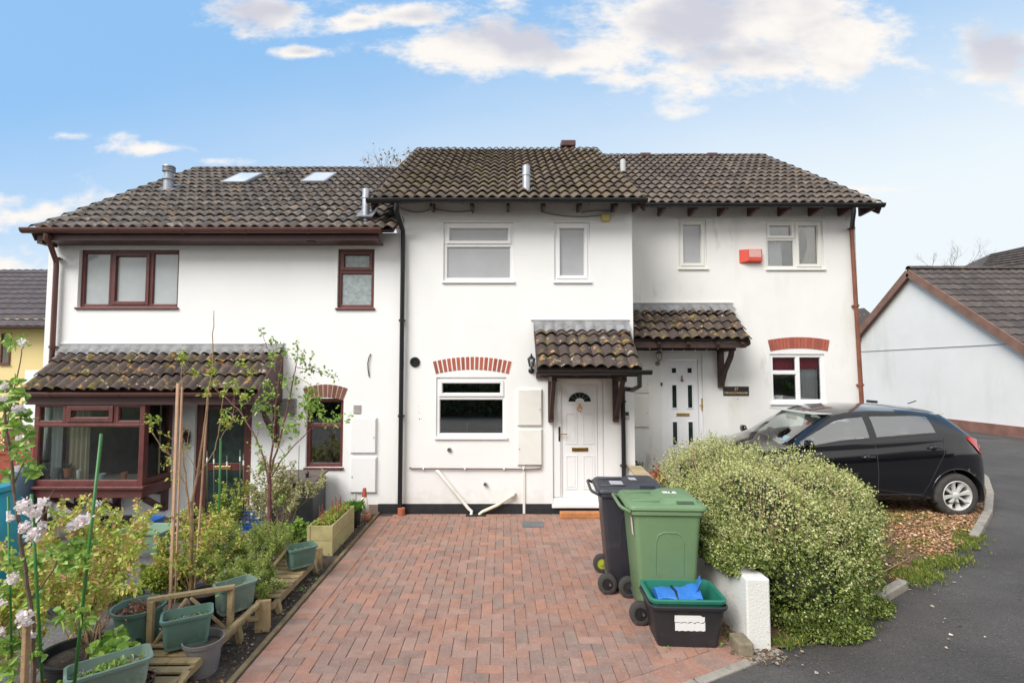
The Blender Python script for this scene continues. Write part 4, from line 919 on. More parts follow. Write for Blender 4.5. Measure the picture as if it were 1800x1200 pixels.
b = MB(); V = [(1.0, ER[0]+1.4, roofz(*ER, *RR, ER[0]+1.4)-.02), (2.0, ER[0]+1.4, roofz(*ER, *RR, ER[0]+1.4)-.02), (2.0, RR[0], RR[1]-.02), (1.0, RR[0], RR[1]-.02)]; b.add(V, [(0, 1, 2, 3)]); b.build('roof_underlay', M['rafter'], trr)
gutter(hr, at(1128, 360, 8.65).x, at(1553, 360, 8.65).x, 8.645, ER[1]-.01, M['black_plastic'])
b = MB(); b.beam((RXE-.02, ER[0]+.02, ER[1]-.085), (RXE-.02, RR[0], RR[1]-.085), .03, .14); b.build('barge_board', M['rafter'], hr)
for u in (1165, 1220, 1273, 1327, 1382, 1437, 1490, 1528):
    x = at(u, 365, 8.8).x; b = MB(); zt_ = ER[1]-.05
    b.add([(x-.024, 8.68, zt_), (x+.024, 8.68, zt_), (x-.024, 8.68, zt_-.03), (x+.024, 8.68, zt_-.03), (x-.024, YR_-.002, zt_+.2), (x+.024, YR_-.002, zt_+.2), (x-.024, YR_-.002, zt_-.05), (x+.024, YR_-.002, zt_-.05)], [(0, 1, 3, 2), (0, 4, 5, 1), (2, 3, 7, 6), (0, 2, 6, 4), (1, 5, 7, 3)])
    b.build('rafter_foot', M['brown_dark'], hr)
p = onroof(1095, 303, ER, RR); MB().lathe([(.06, -.2), (.06, 22*p.y/FP), (.045, 23*p.y/FP)], 16, Matrix.Translation(p)).build('flue_pipe', mat('pale_grey_flue', (.5, .5, .5), .5, .05, 9), hr, auto=40)
for u in (1133, 1250):
    p = onroof(u, 275, ER, RR); MB().box(p.x-.13, p.x+.13, p.y-.1, p.y+.1, p.z-.04, p.z+.06).build('roof_vent', M['brown_dark'], hr, bevel=.02)
a = at(1498, 372, 8.7); xr = Xr(1502)
pipe(hr, [(a.x, 8.66, ER[1]-.06), (a.x, 8.66, ER[1]-.14), (xr, YR_-.07, ER[1]-.34)], .036, M['black_plastic'], name='downpipe_elbow')
pipe(hr, [(xr, YR_-.065, ER[1]-.36), (xr+.09, YR_-.065, .2)], .035, M['brown_pipe'], clips=[(xr+.012, YR_-.065, Zr(403)), (xr+.03, YR_-.065, Zr(538)), (xr+.06, YR_-.065, Zr(676))])
# right canopy
ryt = 8.33; qx0, qx1 = MX1-.25, at(1320, 600, ryt).x; qze = at(1200, 597, ryt).z; qzw = at(1200, 533, YR_).z-.10
rc = canopy(hr, qx0, qx1, YR_, qzw, ryt, qze, 4, M['tile_lichen'], None, .18)
b = MB(); b.box(qx0, qx1-.06, ryt+.03, ryt+.06, qze-.13, qze-.03); b.box(qx0, qx1-.06, YR_-.05, YR_-.002, Zr(616), Zr(602))
for u in (1155, 1206, 1257, 1300): x = at(u, 600, ryt+.1).x; b.beam((x, ryt+.0, qze-.10), (x, YR_, qzw-.08), .05, .09)
b.beam((qx1-.03, ryt+.02, qze-.06), (qx1-.03, YR_, qzw-.03), .03, .12)
b.build('rafters', M['rafter'], rc)
bracket(hr, Xr(1265.5), YR_, Zr(611), Zr(681), .55, M['rafter'], w_=.1, curved=True)
pr = at(1313, 603, ryt+.1); MB().lathe([(.05, -.06), (.055, .0), (.04, .05), (.001, .06)], 16, Matrix.Translation(pr) @ Matrix.Rotation(R(90), 4, 'X')).build('round_lamp', M['black_plastic'], hr, auto=40)
# fairy lights string
b = MB().tube(sag(1115, 606, 1290, 606, 8, ryt+.2, 14), .004, 5); o = b.build('string_light_cable', M['black_plastic'], hr)
b = MB()
for i in range(9):
    q = at(1122+i*20, 608+8*4*((i+.5)/9)*(1-(i+.5)/9), ryt+.2); b.lathe([(.001, -.014), (.012, -.004), (.008, .01), (.001, .014)], 8, Matrix.Translation(q))
b.build('string_light_bulbs', W, o, smooth=True)
# right door
yd = YR_+.05; b = MB(); l0, l1 = Xr(1173.5), Xr(1228); lt = Zr(632.5)
b.box(e0.x, l0-.004, yd-.02, yd+.05, zdb, e0.z); b.box(l1+.004, e1.x, yd-.02, yd+.05, zdb, e0.z); b.box(l0-.004, l1+.004, yd-.02, yd+.05, lt+.004, e0.z)
rf = b.build('door_frame', W, hr, bevel=.004)
D = MB().box(l0, l1, yd, yd+.04, zdb+.05, lt); G = MB()
for u0, u1 in ((1180.5, 1191.5), (1208, 1219)):
    for v0, v1 in ((645, 657), (675, 718.5), (740, 784)):
        c = (Xr(u0), Xr(u1), Zr(v1), Zr(v0)); G.box(c[0]+.018, c[1]-.018, yd-.006, yd+.002, c[2]+.018, c[3]-.018)
        for q in ((c[0], c[0]+.018, c[2], c[3]), (c[1]-.018, c[1], c[2], c[3]), (c[0]+.018, c[1]-.018, c[2], c[2]+.018), (c[0]+.018, c[1]-.018, c[3]-.018, c[3])): D.box(q[0], q[1], yd-.014, yd, q[2], q[3])
rd = D.build('door', W, hr, bevel=.003); G.build('pane', M['glass_dark'], rd)
MB().box(Xr(1189), Xr(1212), yd-.012, yd, Zr(731.5), Zr(726)).build('letterbox', M['gold'], rd, bevel=.003)
MB().lathe([(.001, .0), (.02, .005), (.03, .03), (.012, .07), (.02, .09), (.001, .12)], 10, Matrix.Translation((Xr(1200), yd-.012, Zr(671)))).build('door_knocker', mat('dull_bronze', (.35, .22, .18), .4, .1, 6, metal=.7), rd, smooth=True)
MB().box(Xr(1232.5), Xr(1235), yd-.034, yd-.018, Zr(722), Zr(700)).tube([(Xr(1233.5), yd-.03, Zr(712)), (Xr(1233.5), yd-.06, Zr(712)), (Xr(1228), yd-.06, Zr(712))], .008, 6).build('door_handle', M['gold'], rf)
meterbox(hr, 1085, 652, 1141, 691, YR_, M['upvc_cream'], proud=.04); meterbox(hr, 1085, 694, 1141, 751, YR_, M['upvc_cream'], proud=.04)
MB().box(Xr(1161), Xr(1163.5), YR_-.02, YR_, Zr(678), Zr(672)).build('bell_push', M['brown_dark'], hr)
lantern(1155.5, 613, 643, YR_, mat('brass_grey_lantern', (.30, .27, .2), .5, .2, 12), 'pale bronze carriage lantern on the wall left of the right hand door')
# red alarm box
p, q = at(1299, 439, YR_), at(1337, 463, YR_); r_ = empty('alarm_box', ((p.x+q.x)/2, YR_, q.z), 'red alarm box with a pale plate between the right house upper windows', 'alarm box')
b = MB(); a, c, e, f = p.x, q.x, q.z, p.z
b.add([(a, YR_, e), (c, YR_, e), (c, YR_, f), (a, YR_, f), (a+.12, YR_-.09, e+.03), (c-.01, YR_-.09, e+.03), (c-.01, YR_-.09, f-.01), (a+.12, YR_-.09, f-.01)], [(4, 5, 6, 7), (0, 1, 5, 4), (1, 2, 6, 5), (2, 3, 7, 6), (3, 0, 4, 7)])
b.build('cover', mat('red_plastic', (.62, .065, .035), .4, .08, 8), r_, bevel=.006)
MB().box(a+.135, c-.03, YR_-.093, YR_-.088, e+.095, f-.018).build('front_plate', mat('pale_pink_plate', (.62, .36, .32), .5, .1, 30), r_)
# text helper
def text(s, size, loc, rot, mt, name, parent=None, ext=.001, sp=1):
    cu = bpy.data.curves.new('lettering', 'FONT'); cu.body = s; cu.size = size; cu.align_x = 'CENTER'; cu.align_y = 'CENTER'; cu.extrude = ext; cu.space_character = sp
    ob = bpy.data.objects.new('tmp', cu); COL.objects.link(ob); dg = bpy.context.evaluated_depsgraph_get(); me = bpy.data.meshes.new_from_object(ob.evaluated_get(dg)); bpy.data.objects.remove(ob)
    Q = Matrix.Translation(loc) @ rot.to_4x4(); me.transform(Q); me.materials.clear(); me.materials.append(mt); o = bpy.data.objects.new(name, me); COL.objects.link(o)
    if parent is not None:
        o.parent = parent; oo = ORI.get(parent.name, Vector((0, 0, 0))); me.transform(Matrix.Translation(-oo)); ORI[o.name] = oo
    return o
FR = Matrix.Rotation(R(90), 3, 'X')
p, q = at(1271, 679, YR_), at(1316, 695, YR_); r_ = empty('house_sign', ((p.x+q.x)/2, YR_, q.z), 'black nameplate with gold number and house name right of the door bracket', 'house sign')
MB().box(p.x, q.x, YR_-.016, YR_, q.z, p.z).build('board', mat('black_slate_sign', (.022, .018, .020), .4, .2, 12), r_, bevel=.003)
gp_ = mat('gold_paint', (.62, .46, .22), .5, .1, 9)
text('27', .068, ((p.x+q.x)/2, YR_-.018, p.z-.048), FR, gp_, 'number', r_); text('MEADOWBANK', .058, ((p.x+q.x)/2, YR_-.018, q.z+.045), FR, gp_, 'house_name', r_)
MB().lathe([(.008, 0), (.008, .01)], 8, Matrix.Translation(at(1297, 701, YR_)) @ Matrix.Rotation(R(90), 4, 'X')).build('wall_plug', M['steel'], hr)
# ---------------------------------------------------------------- bungalow at the right
GX = 15.0
def gy(u): return GX*FP/(u-885)
gr = empty('bungalow', (GX, 18.6, .1), 'single storey white building at the right edge with a brown bargeboard gable', 'bungalow')
ay = gy(1610); az = at(1610, 474, ay).z; zl = at(1800, 603, gy(1800)).z
y0g, y1g = ay-6.0, ay+6.0
s1 = (az-at(1800, 600, gy(1800)).z)/(ay-gy(1800))
z1g = az-s1*6.0
b = MB(); b.add([(GX, y0g, .55), (GX, y1g, .55), (GX, y1g, z1g), (GX, ay, az-.12), (GX, y0g, z1g)], [(4, 3, 2, 1, 0)]); b.quad((GX, y0g, .55), (GX, y0g, z1g), (GX+12, y0g, z1g), (GX+12, y0g, .55)); b.quad((GX, y1g, 0), (GX+12, y1g, 0), (GX+12, y1g, z1g), (GX, y1g, z1g))
b.build('wall', M['garage_wall'], gr)
MB().box(GX-.05, GX+12, y0g-.05, y1g, -.3, .56).build('plinth', M['plinth_terracotta'], gr)
MB().box(GX-.02, GX, y0g, y1g, zl-.008, zl+.008).build('string_course', mat('grey_bead', (.3, .3, .29), .7, .1, 5), gr)
def slope_tiles(parent, ox, L_, y_e, z_e, y_r, z_r, rows, mt, hw=.3, amp=.03, step=1):
    b = MB(); e = Vector((0, y_e, z_e)); t = Vector((0, y_r, z_r)); s = t-e; Ls = s.length; s.normalize(); nr = Vector((0, -s.z, s.y)); nr = nr if nr.z > 0 else -nr; g = Ls/rows; n = int(L_/hw)
    for r in range(rows):
        for c in range(n):
            V = []
            for k in range(5):
                f = k/4; h = amp*(.5-.5*math.cos(2*math.pi*f))
                for d, lf in ((r*g, .01), (r*g, .05), ((r+1)*g+.03, .012)):
                    p = e+s*d+nr*(h+lf); V.append((ox+(c+f)*hw, p.y, p.z))
            F = []
            for k in range(4):
                a = k*3; F += [(a+1, a+4, a+5, a+2), (a, a+3, a+4, a+1)] if (y_r > y_e) else [(a+2, a+5, a+4, a+1), (a+1, a+4, a+3, a)]
            b.add(V, F)
    return b.build('roof', mt, parent, auto=50)
ov = .55
rg = slope_tiles(gr, GX-.15, 12, y0g-ov, z1g-s1*ov, ay, az, 20, M['tile_plain'])
slope_tiles(gr, GX-.15, 12, y1g+ov, z1g-s1*ov, ay, az, 20, M['tile_plain'])
ridge(rg, GX-.15, GX+12, ay, az+.02, M['tile_plain'], r=.12)
mbb = mat('faded_brown_barge', (.22, .12, .085), .7, .2, 4)
for ye in (y0g-ov, y1g+ov):
    b = MB(); b.beam((GX-.17, ye, z1g-s1*ov-.12), (GX-.17, ay+(.0), az-.12), .05, .26); b.beam((GX-.08, ye, z1g-s1*ov-.19), (GX-.08, ay, az-.19), .2, .03); b.build('barge_board', mbb, gr)

MB().box(GX-.03, GX, gy(1530)-.3, gy(1530)+.3, at(1530, 705, gy(1530)).z-.04, at(1530, 705, gy(1530)).z+.04).build('wall_vent', M['black_plastic'], gr)
# roof of a further house to the right, above the bungalow
hz = empty('house', (24, 27, 0), 'far house showing only a high hipped tiled roof above the bungalow', 'house')
e_ = at(1712, 472, 26); r0 = at(1742, 446, 29); r1 = at(1830, 428, 29)
b = MB(); rows = 10
A = Vector(e_)+Vector((0, 0, -.4)); Bp = Vector(r0); Cp = at(1860, 420, 29); Dp = at(1900, 472, 26)
for r in range(rows):
    f0, f1 = r/rows, (r+1)/rows
    a0 = A.lerp(Bp, f0); a1 = A.lerp(Bp, f1); c0 = Dp.lerp(Cp, f0); c1 = Dp.lerp(Cp, f1)
    n = 22
    for i in range(n):
        p0, p1 = a0.lerp(c0, i/n), a0.lerp(c0, (i+1)/n); q0, q1 = a1.lerp(c1, i/n), a1.lerp(c1, (i+1)/n); L_ = Vector((0, -.05, .06)); b.add([p0+L_, p1+L_, q1, q0, p0, p1], [(0, 1, 2, 3), (4, 5, 1, 0)])
b.build('roof', M['tile_plain'], hz)
MB().box(A.x+.4, Dp.x, 26.4, 31, 0, A.z+.1).build('wall', M['garage_wall'], hz)
MB().add([A, Bp, (Bp.x+.3, 33, A.z), (A.x, 31, A.z-.3)], [(3, 2, 1, 0)]).build('hip_slope', M['tile_plain'], hz)
# small roof piece between the terrace and the bungalow
hs = empty('house', (13.5, 22, 0), 'distant house glimpsed as a small brown roof between terrace and bungalow', 'house')
a_ = at(1490, 545, 24); c_ = at(1519, 541, 24); d_ = at(1560, 575, 24)
b = MB(); b.add([a_, c_, at(1580, 592, 22), at(1490, 600, 21)], [(3, 2, 1, 0)]); b.build('roof', M['tile_plain'], hs)
MB().box(a_.x-1, d_.x, 24.2, 28, 0, at(0, 590, 24).z).build('wall', M['garage_wall'], hs)
# ---------------------------------------------------------------- yellow house at the left
yl = empty('house', (-14, 16, -.4), 'pale yellow house with a dark tiled roof behind the left end of the terrace', 'house')
Yy = 16.0; ze = at(50, 575, Yy-.4).z; yr = 20.5; zr = at(50, 475, yr).z
xa, xb = at(-150, 500, Yy).x, at(140, 500, Yy).x
M['yellow'] = mat('pale_yellow_render', (.76, .60, .29), .85, .04, 1.5, .3, 60)
b = MB(); b.quad((xa-3, Yy, -.5), (xb, Yy, -.5), (xb, Yy, ze+.3), (xa-3, Yy, ze+.3)); b.quad((xb, Yy, -.5), (xb, yr+4, -.5), (xb, yr+4, ze), (xb, Yy, ze)); b.build('wall', M['yellow'], yl)
slope_tiles(yl, xa-3, xb-xa+3.6, Yy-.4, ze, yr, zr, 12, M['tile_violet'])
gutter(yl, xa-3, xb+.5, Yy-.48, ze, M['brown_dark'], r=.07)
window(yl, (3, 586, 18, 640), Yy, B, mat('olive_grey_glass', (.13, .13, .09), .15, .2, 4), [(0, 1, 0, 1)], None, inset=-.03, sill=.06, fw=.05)
# ================================================================ LOW WALL AND HEDGE
rnd = random.Random(11)
wl = empty('garden_wall', (2.03, 6, 0), 'low white rendered wall between the brick driveway and the hedge', 'wall')
b = MB(); y0, y1, h0, h1 = 4.13, 7.93, .55, .70; x0, x1 = 1.925, 2.095
b.add([(x0, y0, -.1), (x1, y0, -.1), (x1, y1, -.1), (x0, y1, -.1), (x0, y0, h0), (x1, y0, h0), (x1, y1, h1), (x0, y1, h1)], [(0, 3, 2, 1), (4, 5, 6, 7), (0, 1, 5, 4), (1, 2, 6, 5), (2, 3, 7, 6), (3, 0, 4, 7)])
b.box(x0-.008, x1+.008, y0-.01, y0+.16, -.1, h0+.004)
b.build('render', mat('grimy_white_wall', (.68, .67, .63), .9, .05, 2, .5, 60, spots=[((.38, .36, .28), 3, .56, .12, .6), ((.3, .31, .28), 9, .62, .08, .5), ((.45, .38, .27), 1.2, .6, .1, .5)]), wl, bevel=.012)
b = MB(); b.add([(x0-.02, 6.9, h0+.115), (x1+.02, 6.9, h0+.115), (x1+.02, y1, h1+.035), (x0-.02, y1, h1+.035), (x0-.02, 6.9, h0+.08), (x1+.02, 6.9, h0+.08), (x1+.02, y1, h1), (x0-.02, y1, h1)], [(0, 1, 2, 3), (7, 6, 5, 4), (0, 4, 5, 1), (2, 6, 7, 3), (3, 7, 4, 0), (1, 5, 6, 2)]); b.build('coping', mat('tan_coping', (.42, .33, .2), .9, .2, 9, .5, 50), wl, bevel=.008)
MB().box(1.80, 1.92, 4.02, 4.20, -.05, .11).build('stone_block', mat('worn_concrete_block', (.20, .165, .11), .9, .25, 12, .6, 50), None, bevel=.015)
tag(bpy.data.objects['stone_block'], 'short worn concrete block on the ground behind the black recycling box', 'block')

def leaf(b, p, d, l, w_, up=None, droop=.2, rn=rnd):
    d = d.normalized(); s = d.cross(Vector((rn.uniform(-1, 1), rn.uniform(-1, 1), rn.uniform(-.4, 1))))
    if s.length < 1e-4: s = Vector((1, 0, 0))
    s = s.normalized()*w_; m_ = p+d*l*.5
    t = p+d*l-Vector((0, 0, droop*l))
    if l < .033: b.add([p, m_+s, t, m_-s], [(0, 1, 2, 3)]); return
    n = d.cross(s).normalized(); n = n if n.z > 0 else -n
    q1, q2 = p+d*l*.28, p+d*l*.72-Vector((0, 0, droop*l*.5)); f = n*w_*.35
    b.add([p, q1+s*.85+f, q2+s*.75+f, t, q2-s*.75+f, q1-s*.85+f, q1, q2], [(0, 6, 1), (6, 7, 2, 1), (7, 3, 2), (0, 5, 6), (6, 5, 4, 7), (7, 4, 3)])
def rdir(rn=rnd):
    while True:
        v = Vector((rn.uniform(-1, 1), rn.uniform(-1, 1), rn.uniform(-1, 1)))
        if .1 < v.length < 1: return v.normalized()
bark = mat('grey_brown_bark', (.14, .095, .065), .9, .3, 20, .4, 80)
bark_red = mat('plum_red_bark', (.16, .065, .055), .75, .25, 20, .3, 80)
bark_tan = mat('tan_bark', (.34, .22, .12), .85, .25, 20, .4, 80)
HL_G = [(0, (.13, .185, .028)), (.25, (.18, .24, .04)), (.45, (.060, .095, .018)), (.75, (.22, .27, .06))]
HL_C = [(0, (.54, .53, .25)), (.3, (.42, .45, .14)), (.55, (.58, .56, .28)), (.8, (.34, .38, .10))]
m_hg = mat('hedge_green_leaf', (.08, .12, .03), .45, .1, 8, islcols=HL_G, isl=.3, transl=.15)
m_hc = mat('hedge_pale_leaf', (.5, .5, .26), .5, .1, 8, islcols=HL_C, isl=.3, transl=.18)
ELL = [((2.70, 4.42, .05), (.36, .24, .13)), ((3.15, 4.72, .06), (.34, .22, .12)), ((2.02, 4.60, .59), (.20, .44, .15)), ((2.90, 5.65, .58), (.96, 1.05, .74)), ((2.98, 5.05, .45), (.50, .66, .56)), ((2.72, 6.6, .70), (.70, .75, .60)), ((2.62, 4.72, .34), (.50, .58, .46)), ((2.20, 5.45, .68), (.36, .98, .30)), ((2.05, 4.95, .60), (.25, .74, .21)), ((2.05, 4.95, .60), (.25, .74, .21)), ((3.42, 5.60, .70), (.50, .6, .48)), ((2.85, 4.75, .15), (.38, .42, .3)), ((2.5, 5.2, .8), (.5, .9, .42))]
def eval_(p, e):
    c, r = e; return math.sqrt(sum(((p[i]-c[i])/r[i])**2 for i in range(3)))
hd = empty('hedge', (2.9, 5.6, .1), 'large rounded variegated hedge spilling over the low white wall', 'hedge')
b = MB(); cnt = 0; lim = 135000
while cnt < lim:
    c, r = rnd.choice(ELL); d = rdir()
    clump = noise.noise(Vector((d.x*3+c[0]*5, d.y*3+c[1]*5, d.z*3)))
    fine = noise.noise(Vector((d.x*9+c[0]*3, d.y*9+c[1]*7, d.z*9)))
    k = rnd.uniform(.72, 1.0)**.6*(1+.13*clump+.17*fine)
    if rnd.random() < .05: k *= 1+rnd.random()**2*.16
    p = Vector((c[0]+r[0]*d.x*k, c[1]+r[1]*d.y*k, c[2]+r[2]*d.z*k))
    if p.z < gz(p.x, p.y)+.02 or (1.92 < p.x < 2.11 and p.z < .60 and p.y > 4.1) or (p.x < 2.11 and p.y < 4.2): continue
    if p.x < 1.80 or (p.x < 1.93 and p.z < .46+.1*noise.noise(p*6)): continue
    if min(eval_(p, e) for e in ELL) < .68: continue
    if fine+.5*noise.noise(p*11) < -.20 and k > .84 and rnd.random() < .85: continue
    hz_ = p.z+.25*(noise.noise(p*2.3))+.12*noise.noise(p*7)
    pc = .10+.84*ss(.42, 1.10, hz_)
    b.mi = 1 if rnd.random() < pc else 0
    out_ = Vector((d.x/r[0], d.y/r[1], d.z/r[2])).normalized()*.7+rdir()*.9+Vector((0, 0, .35))
    l = rnd.uniform(.014, .031); leaf(b, p, out_, l, l*.32); cnt += 1
# upright sprigs
for _ in range(1700):
    c, r = rnd.choice(ELL[3:9]); d = rdir(); d.z = abs(d.z)*.9+.1; d.normalize()
    p = Vector((c[0]+r[0]*d.x*.97, c[1]+r[1]*d.y*.97, c[2]+r[2]*d.z*.97))
    if min(eval_(p, e) for e in ELL) < .9 or p.z < .25: continue
    g = (d+Vector((rnd.uniform(-.4, .4), rnd.uniform(-.4, .4), .8))).normalized(); L_ = rnd.uniform(.03, .10)+.14*rnd.random()**3
    for k in range(int(L_/.007)):
        b.mi = 1 if rnd.random() < .75 else 0; l = rnd.uniform(.012, .022); leaf(b, p+g*(k*.007), g*.4+rdir(), l, l*.32)
b.build('foliage', [m_hg, m_hc], hd)
b = MB()
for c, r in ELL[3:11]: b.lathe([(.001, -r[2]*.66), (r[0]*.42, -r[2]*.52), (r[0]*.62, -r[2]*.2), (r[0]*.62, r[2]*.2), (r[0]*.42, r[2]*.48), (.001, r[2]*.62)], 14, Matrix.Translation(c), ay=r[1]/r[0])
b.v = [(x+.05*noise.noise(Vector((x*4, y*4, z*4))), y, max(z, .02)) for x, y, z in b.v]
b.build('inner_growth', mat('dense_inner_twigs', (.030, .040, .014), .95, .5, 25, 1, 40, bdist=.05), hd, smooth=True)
b = MB()
for _ in range(160):
    a = Vector((rnd.uniform(2.3, 3.0), rnd.uniform(4.7, 6.4), .05)); e = a+Vector((rnd.uniform(-.5, .5), rnd.uniform(-.5, .3), rnd.uniform(.5, 1.25))); b.tube([a, a.lerp(e, .5)+rdir()*.05, e], [.01, .007, .002], 5)
b.tube([gp(1390, 1112)+Vector((0, .05, .0)), gp(1390, 1112)+Vector((.03, .1, .18)), gp(1390, 1112)+Vector((.07, .12, .36))], [.007, .006, .003], 5)
b.build('branches', bark_tan, hd)
# weeds and grass in the bed and at edges
def tuft(b, x, y, z, n, h, w_=.004, spread=.5):
    for _ in range(n):
        a = rnd.uniform(0, 6.28); t_ = rnd.uniform(.1, spread); hh = h*rnd.uniform(.5, 1); px_, py_ = x+rnd.gauss(0, .02), y+rnd.gauss(0, .02)
        d = Vector((math.cos(a)*t_, math.sin(a)*t_, 1)); s = Vector((-math.sin(a), math.cos(a), 0))*w_
        p0 = Vector((px_, py_, z)); p1 = p0+d*hh*.6; p2 = p0+Vector((d.x*1.7, d.y*1.7, .85))*hh
        b.add([p0-s, p0+s, p1+s*.8, p2, p1-s*.8], [(0, 1, 2, 3, 4)])
b = MB()
def patch(u, v, ru, rv, n, h):
    for _ in range(n):
        uu, vv = u+rnd.gauss(0, ru), v+rnd.gauss(0, rv); p = gp(uu, vv)
        if p.x < 1.75 or p.y > 8.5: continue
        tuft(b, p.x, p.y, p.z+.025, 7, h*rnd.uniform(.6, 1.3))
for u, v, ru, rv, n, h in ((1700, 955, 14, 8, 150, .05), (1650, 992, 24, 6, 200, .045), (1612, 1016, 22, 7, 230, .05), (1575, 1012, 14, 4, 40, .04), (1615, 958, 16, 5, 45, .035), (1590, 912, 30, 5, 160, .03), (1545, 915, 20, 6, 120, .035), (1650, 930, 25, 5, 60, .025), (1560, 975, 20, 8, 60, .03), (1660, 925, 16, 4, 25, .03), (1720, 930, 6, 8, 25, .03), (1560, 905, 26, 6, 50, .035), (1530, 955, 12, 6, 15, .035), (1385, 1135, 22, 6, 45, .05), (1305, 1128, 20, 4, 18, .04), (1480, 1108, 26, 6, 50, .04), (1540, 1065, 18, 6, 30, .045)): patch(u, v, ru, rv, n, h)
g1 = b.build('weeds', mat('weed_green', (.16, .22, .035), .6, .2, 9, islcols=[(0, (.17, .24, .04)), (.4, (.11, .17, .03)), (.7, (.28, .28, .06)), (.9, (.40, .38, .10))], isl=.25, transl=.3)); tag(g1, 'straggling weeds and grass along the edge of the chip bed', 'weeds', kind='stuff')
b = MB()
for u, v, n in ((987, 897, 20), (533, 1040, 10), (557, 1029, 7), (1172, 1150, 5), (1270, 1115, 10), (1274, 1140, 8)):
    p = gp(u, v)
    for _ in range(n): leaf(b, Vector((p.x+rnd.gauss(0, .03), p.y+rnd.gauss(0, .02), p.z+rnd.uniform(.015, .05))), rdir()+Vector((0, 0, .7)), rnd.uniform(.02, .035), .010)
g1 = b.build('seedling_weeds', mat('bright_weed', (.12, .25, .035), .5, .2, 9, isl=.3)); tag(g1, 'tiny bright green weeds growing at the driveway edges', 'weeds', kind='stuff')
# ================================================================ CAR
car = empty('parked_car', (2.80, 7.72, .235), 'black five door hatchback parked behind the hedge with its silver alloy wheel showing', 'car')
def tab(T):
    def f(x):
        if x <= T[0][0]: return T[0][1]
        for (a, p), (c, q) in zip(T, T[1:]):
            if x <= c: return p+(q-p)*(x-a)/(c-a)
        return T[-1][1]
    return lambda x: sum(f(x+d) for d in (-.06, -.04, -.02, 0, .02, .04, .06))/7
Ztop = tab([(0, .50), (.06, .66), (.2, .78), (.5, .90), (.9, .985), (1.0, 1.03), (1.62, 1.385), (1.9, 1.45), (2.3, 1.475), (2.8, 1.465), (3.3, 1.42), (3.46, 1.385), (3.62, 1.18), (3.76, 1.0), (3.84, .75), (3.89, .5)])
Hw = tab([(0, .45), (.08, .62), (.25, .74), (.6, .81), (1, .84), (3.2, .845), (3.5, .82), (3.66, .765), (3.80, .66), (3.89, .48)])
Zb = tab([(0, .48), (.1, .62), (.3, .74), (.6, .83), (1.08, .90), (2.2, .985), (3.0, 1.065), (3.4, 1.10), (3.6, 1.03), (3.75, .88), (3.85, .7), (3.89, .46)])
Zr0 = tab([(0, 0), (1.06, .90), (1.75, 1.335), (1.95, 1.375), (2.3, 1.40), (2.9, 1.385), (3.2, 1.35), (3.36, 1.31), (3.5, 1.16), (3.62, 1.0)])
Wr0 = tab([(1.08, .75), (1.75, .61), (2.2, .59), (3.0, .575), (3.35, .57), (3.6, .68)])
Zbot = tab([(0, .25), (.4, .19), (3.4, .21), (3.7, .27), (3.89, .33)])
JB = 17; JR = JB+6; JN = JR+7
def ring(X):
    hw, zb, zt = Hw(X), Zb(X), Ztop(X); zo = Zbot(X); zb = min(zb, zt-.02); wb = hw*.945
    zr = Zr0(X) if 1.0 < X < 3.62 else 0; wr = Wr0(X)
    if zr < zb+.025: zr = min(zb+.025, zt-.005); wr = wb-.05
    wr = min(wr, wb-.03)
    P = [(0, zo), (hw*.6, zo), (hw*.9, zo+.01)]
    # lower side from sill to belt
    n = JB-3
    for i in range(n+1):
        f = i/n; z = zo+.035+(zb-zo-.035)*f
        zc = (z-zo)/(zb-zo); bulge = .955+.045*math.sin(math.pi*min(1, zc*1.05+.02))**.6 if 0 < zc < .95 else .955
        x = hw*(bulge-.0*zc) ; x = x*(1-.012*max(0, zc-.75)/.25)
        if abs(zc-.72) < .04: x += .004
        P.append((min(x, hw) if f < 1 else wb, z))
    for i in range(1, 7):
        f = i/6; P.append((wb+(wr-wb)*f+.018*math.sin(math.pi*f), zb+(zr-zb)*f))
    for i in range(1, 8):
        f = i/7; P.append((wr*(1-f), zr+(zt-zr)*(1-(1-f)**2.2)))
    return P
stn = []
X = 0.0
keys = [1.0, 1.22, 1.64, 2.15, 2.25, 3.05, 3.10, 3.42, 3.60]
stn = sorted(set([round(i*.03, 3) for i in range(0, 130)]+keys+[3.88, 3.89, .01]))
stn = [s for i, s in enumerate(stn) if s in keys or s in (0, 3.89) or all(abs(s-k) > .012 for k in keys)]
rings = {s: ring(s) for s in stn}
WC = [(.77, .29), (3.26, .29)]; AR = .355
def cp(s, j, side): y, z = rings[s][j]; return Vector((s, side*y, z))
B_ = MB(); GS = {}
for side in (-1, 1):
    for a, c in zip(stn, stn[1:]):
        for j in range(JN):
            mid = (a+c)/2; quad = [cp(a, j, side), cp(c, j, side), cp(c, j+1, side), cp(a, j+1, side)]
            if side > 0: quad = quad[::-1]
            tgt = B_
            if JB < j+1 <= JR and j > JB and j < JR-1+0 and (1.22 <= mid <= 2.15 or 2.25 <= mid <= 3.05) : tgt = GS.setdefault(('side_window', side, mid > 2.2), MB())
            if j >= JR+1 and (1.0 <= mid <= 1.64 or 3.42 <= mid <= 3.60): tgt = GS.setdefault(('windscreen' if mid < 2 else 'rear_window', 0, mid > 2), MB())
            if 2 <= j < JB:
                skip = False
                for wx, wz in WC:
                    if all((q.x-wx)**2+(q.z-wz)**2 < AR*AR for q in quad): skip = True; break
                    for q in quad:
                        dd = math.hypot(q.x-wx, q.z-wz)
                        if dd < AR and q.z > .20: k = AR/max(dd, 1e-4); q.x = wx+(q.x-wx)*k; q.z = wz+(q.z-wz)*k
                if skip: continue
            if j < 2 and any(abs(mid-wx) < AR for wx, wz in WC): continue
            tgt.add(quad, [(0, 1, 2, 3)])
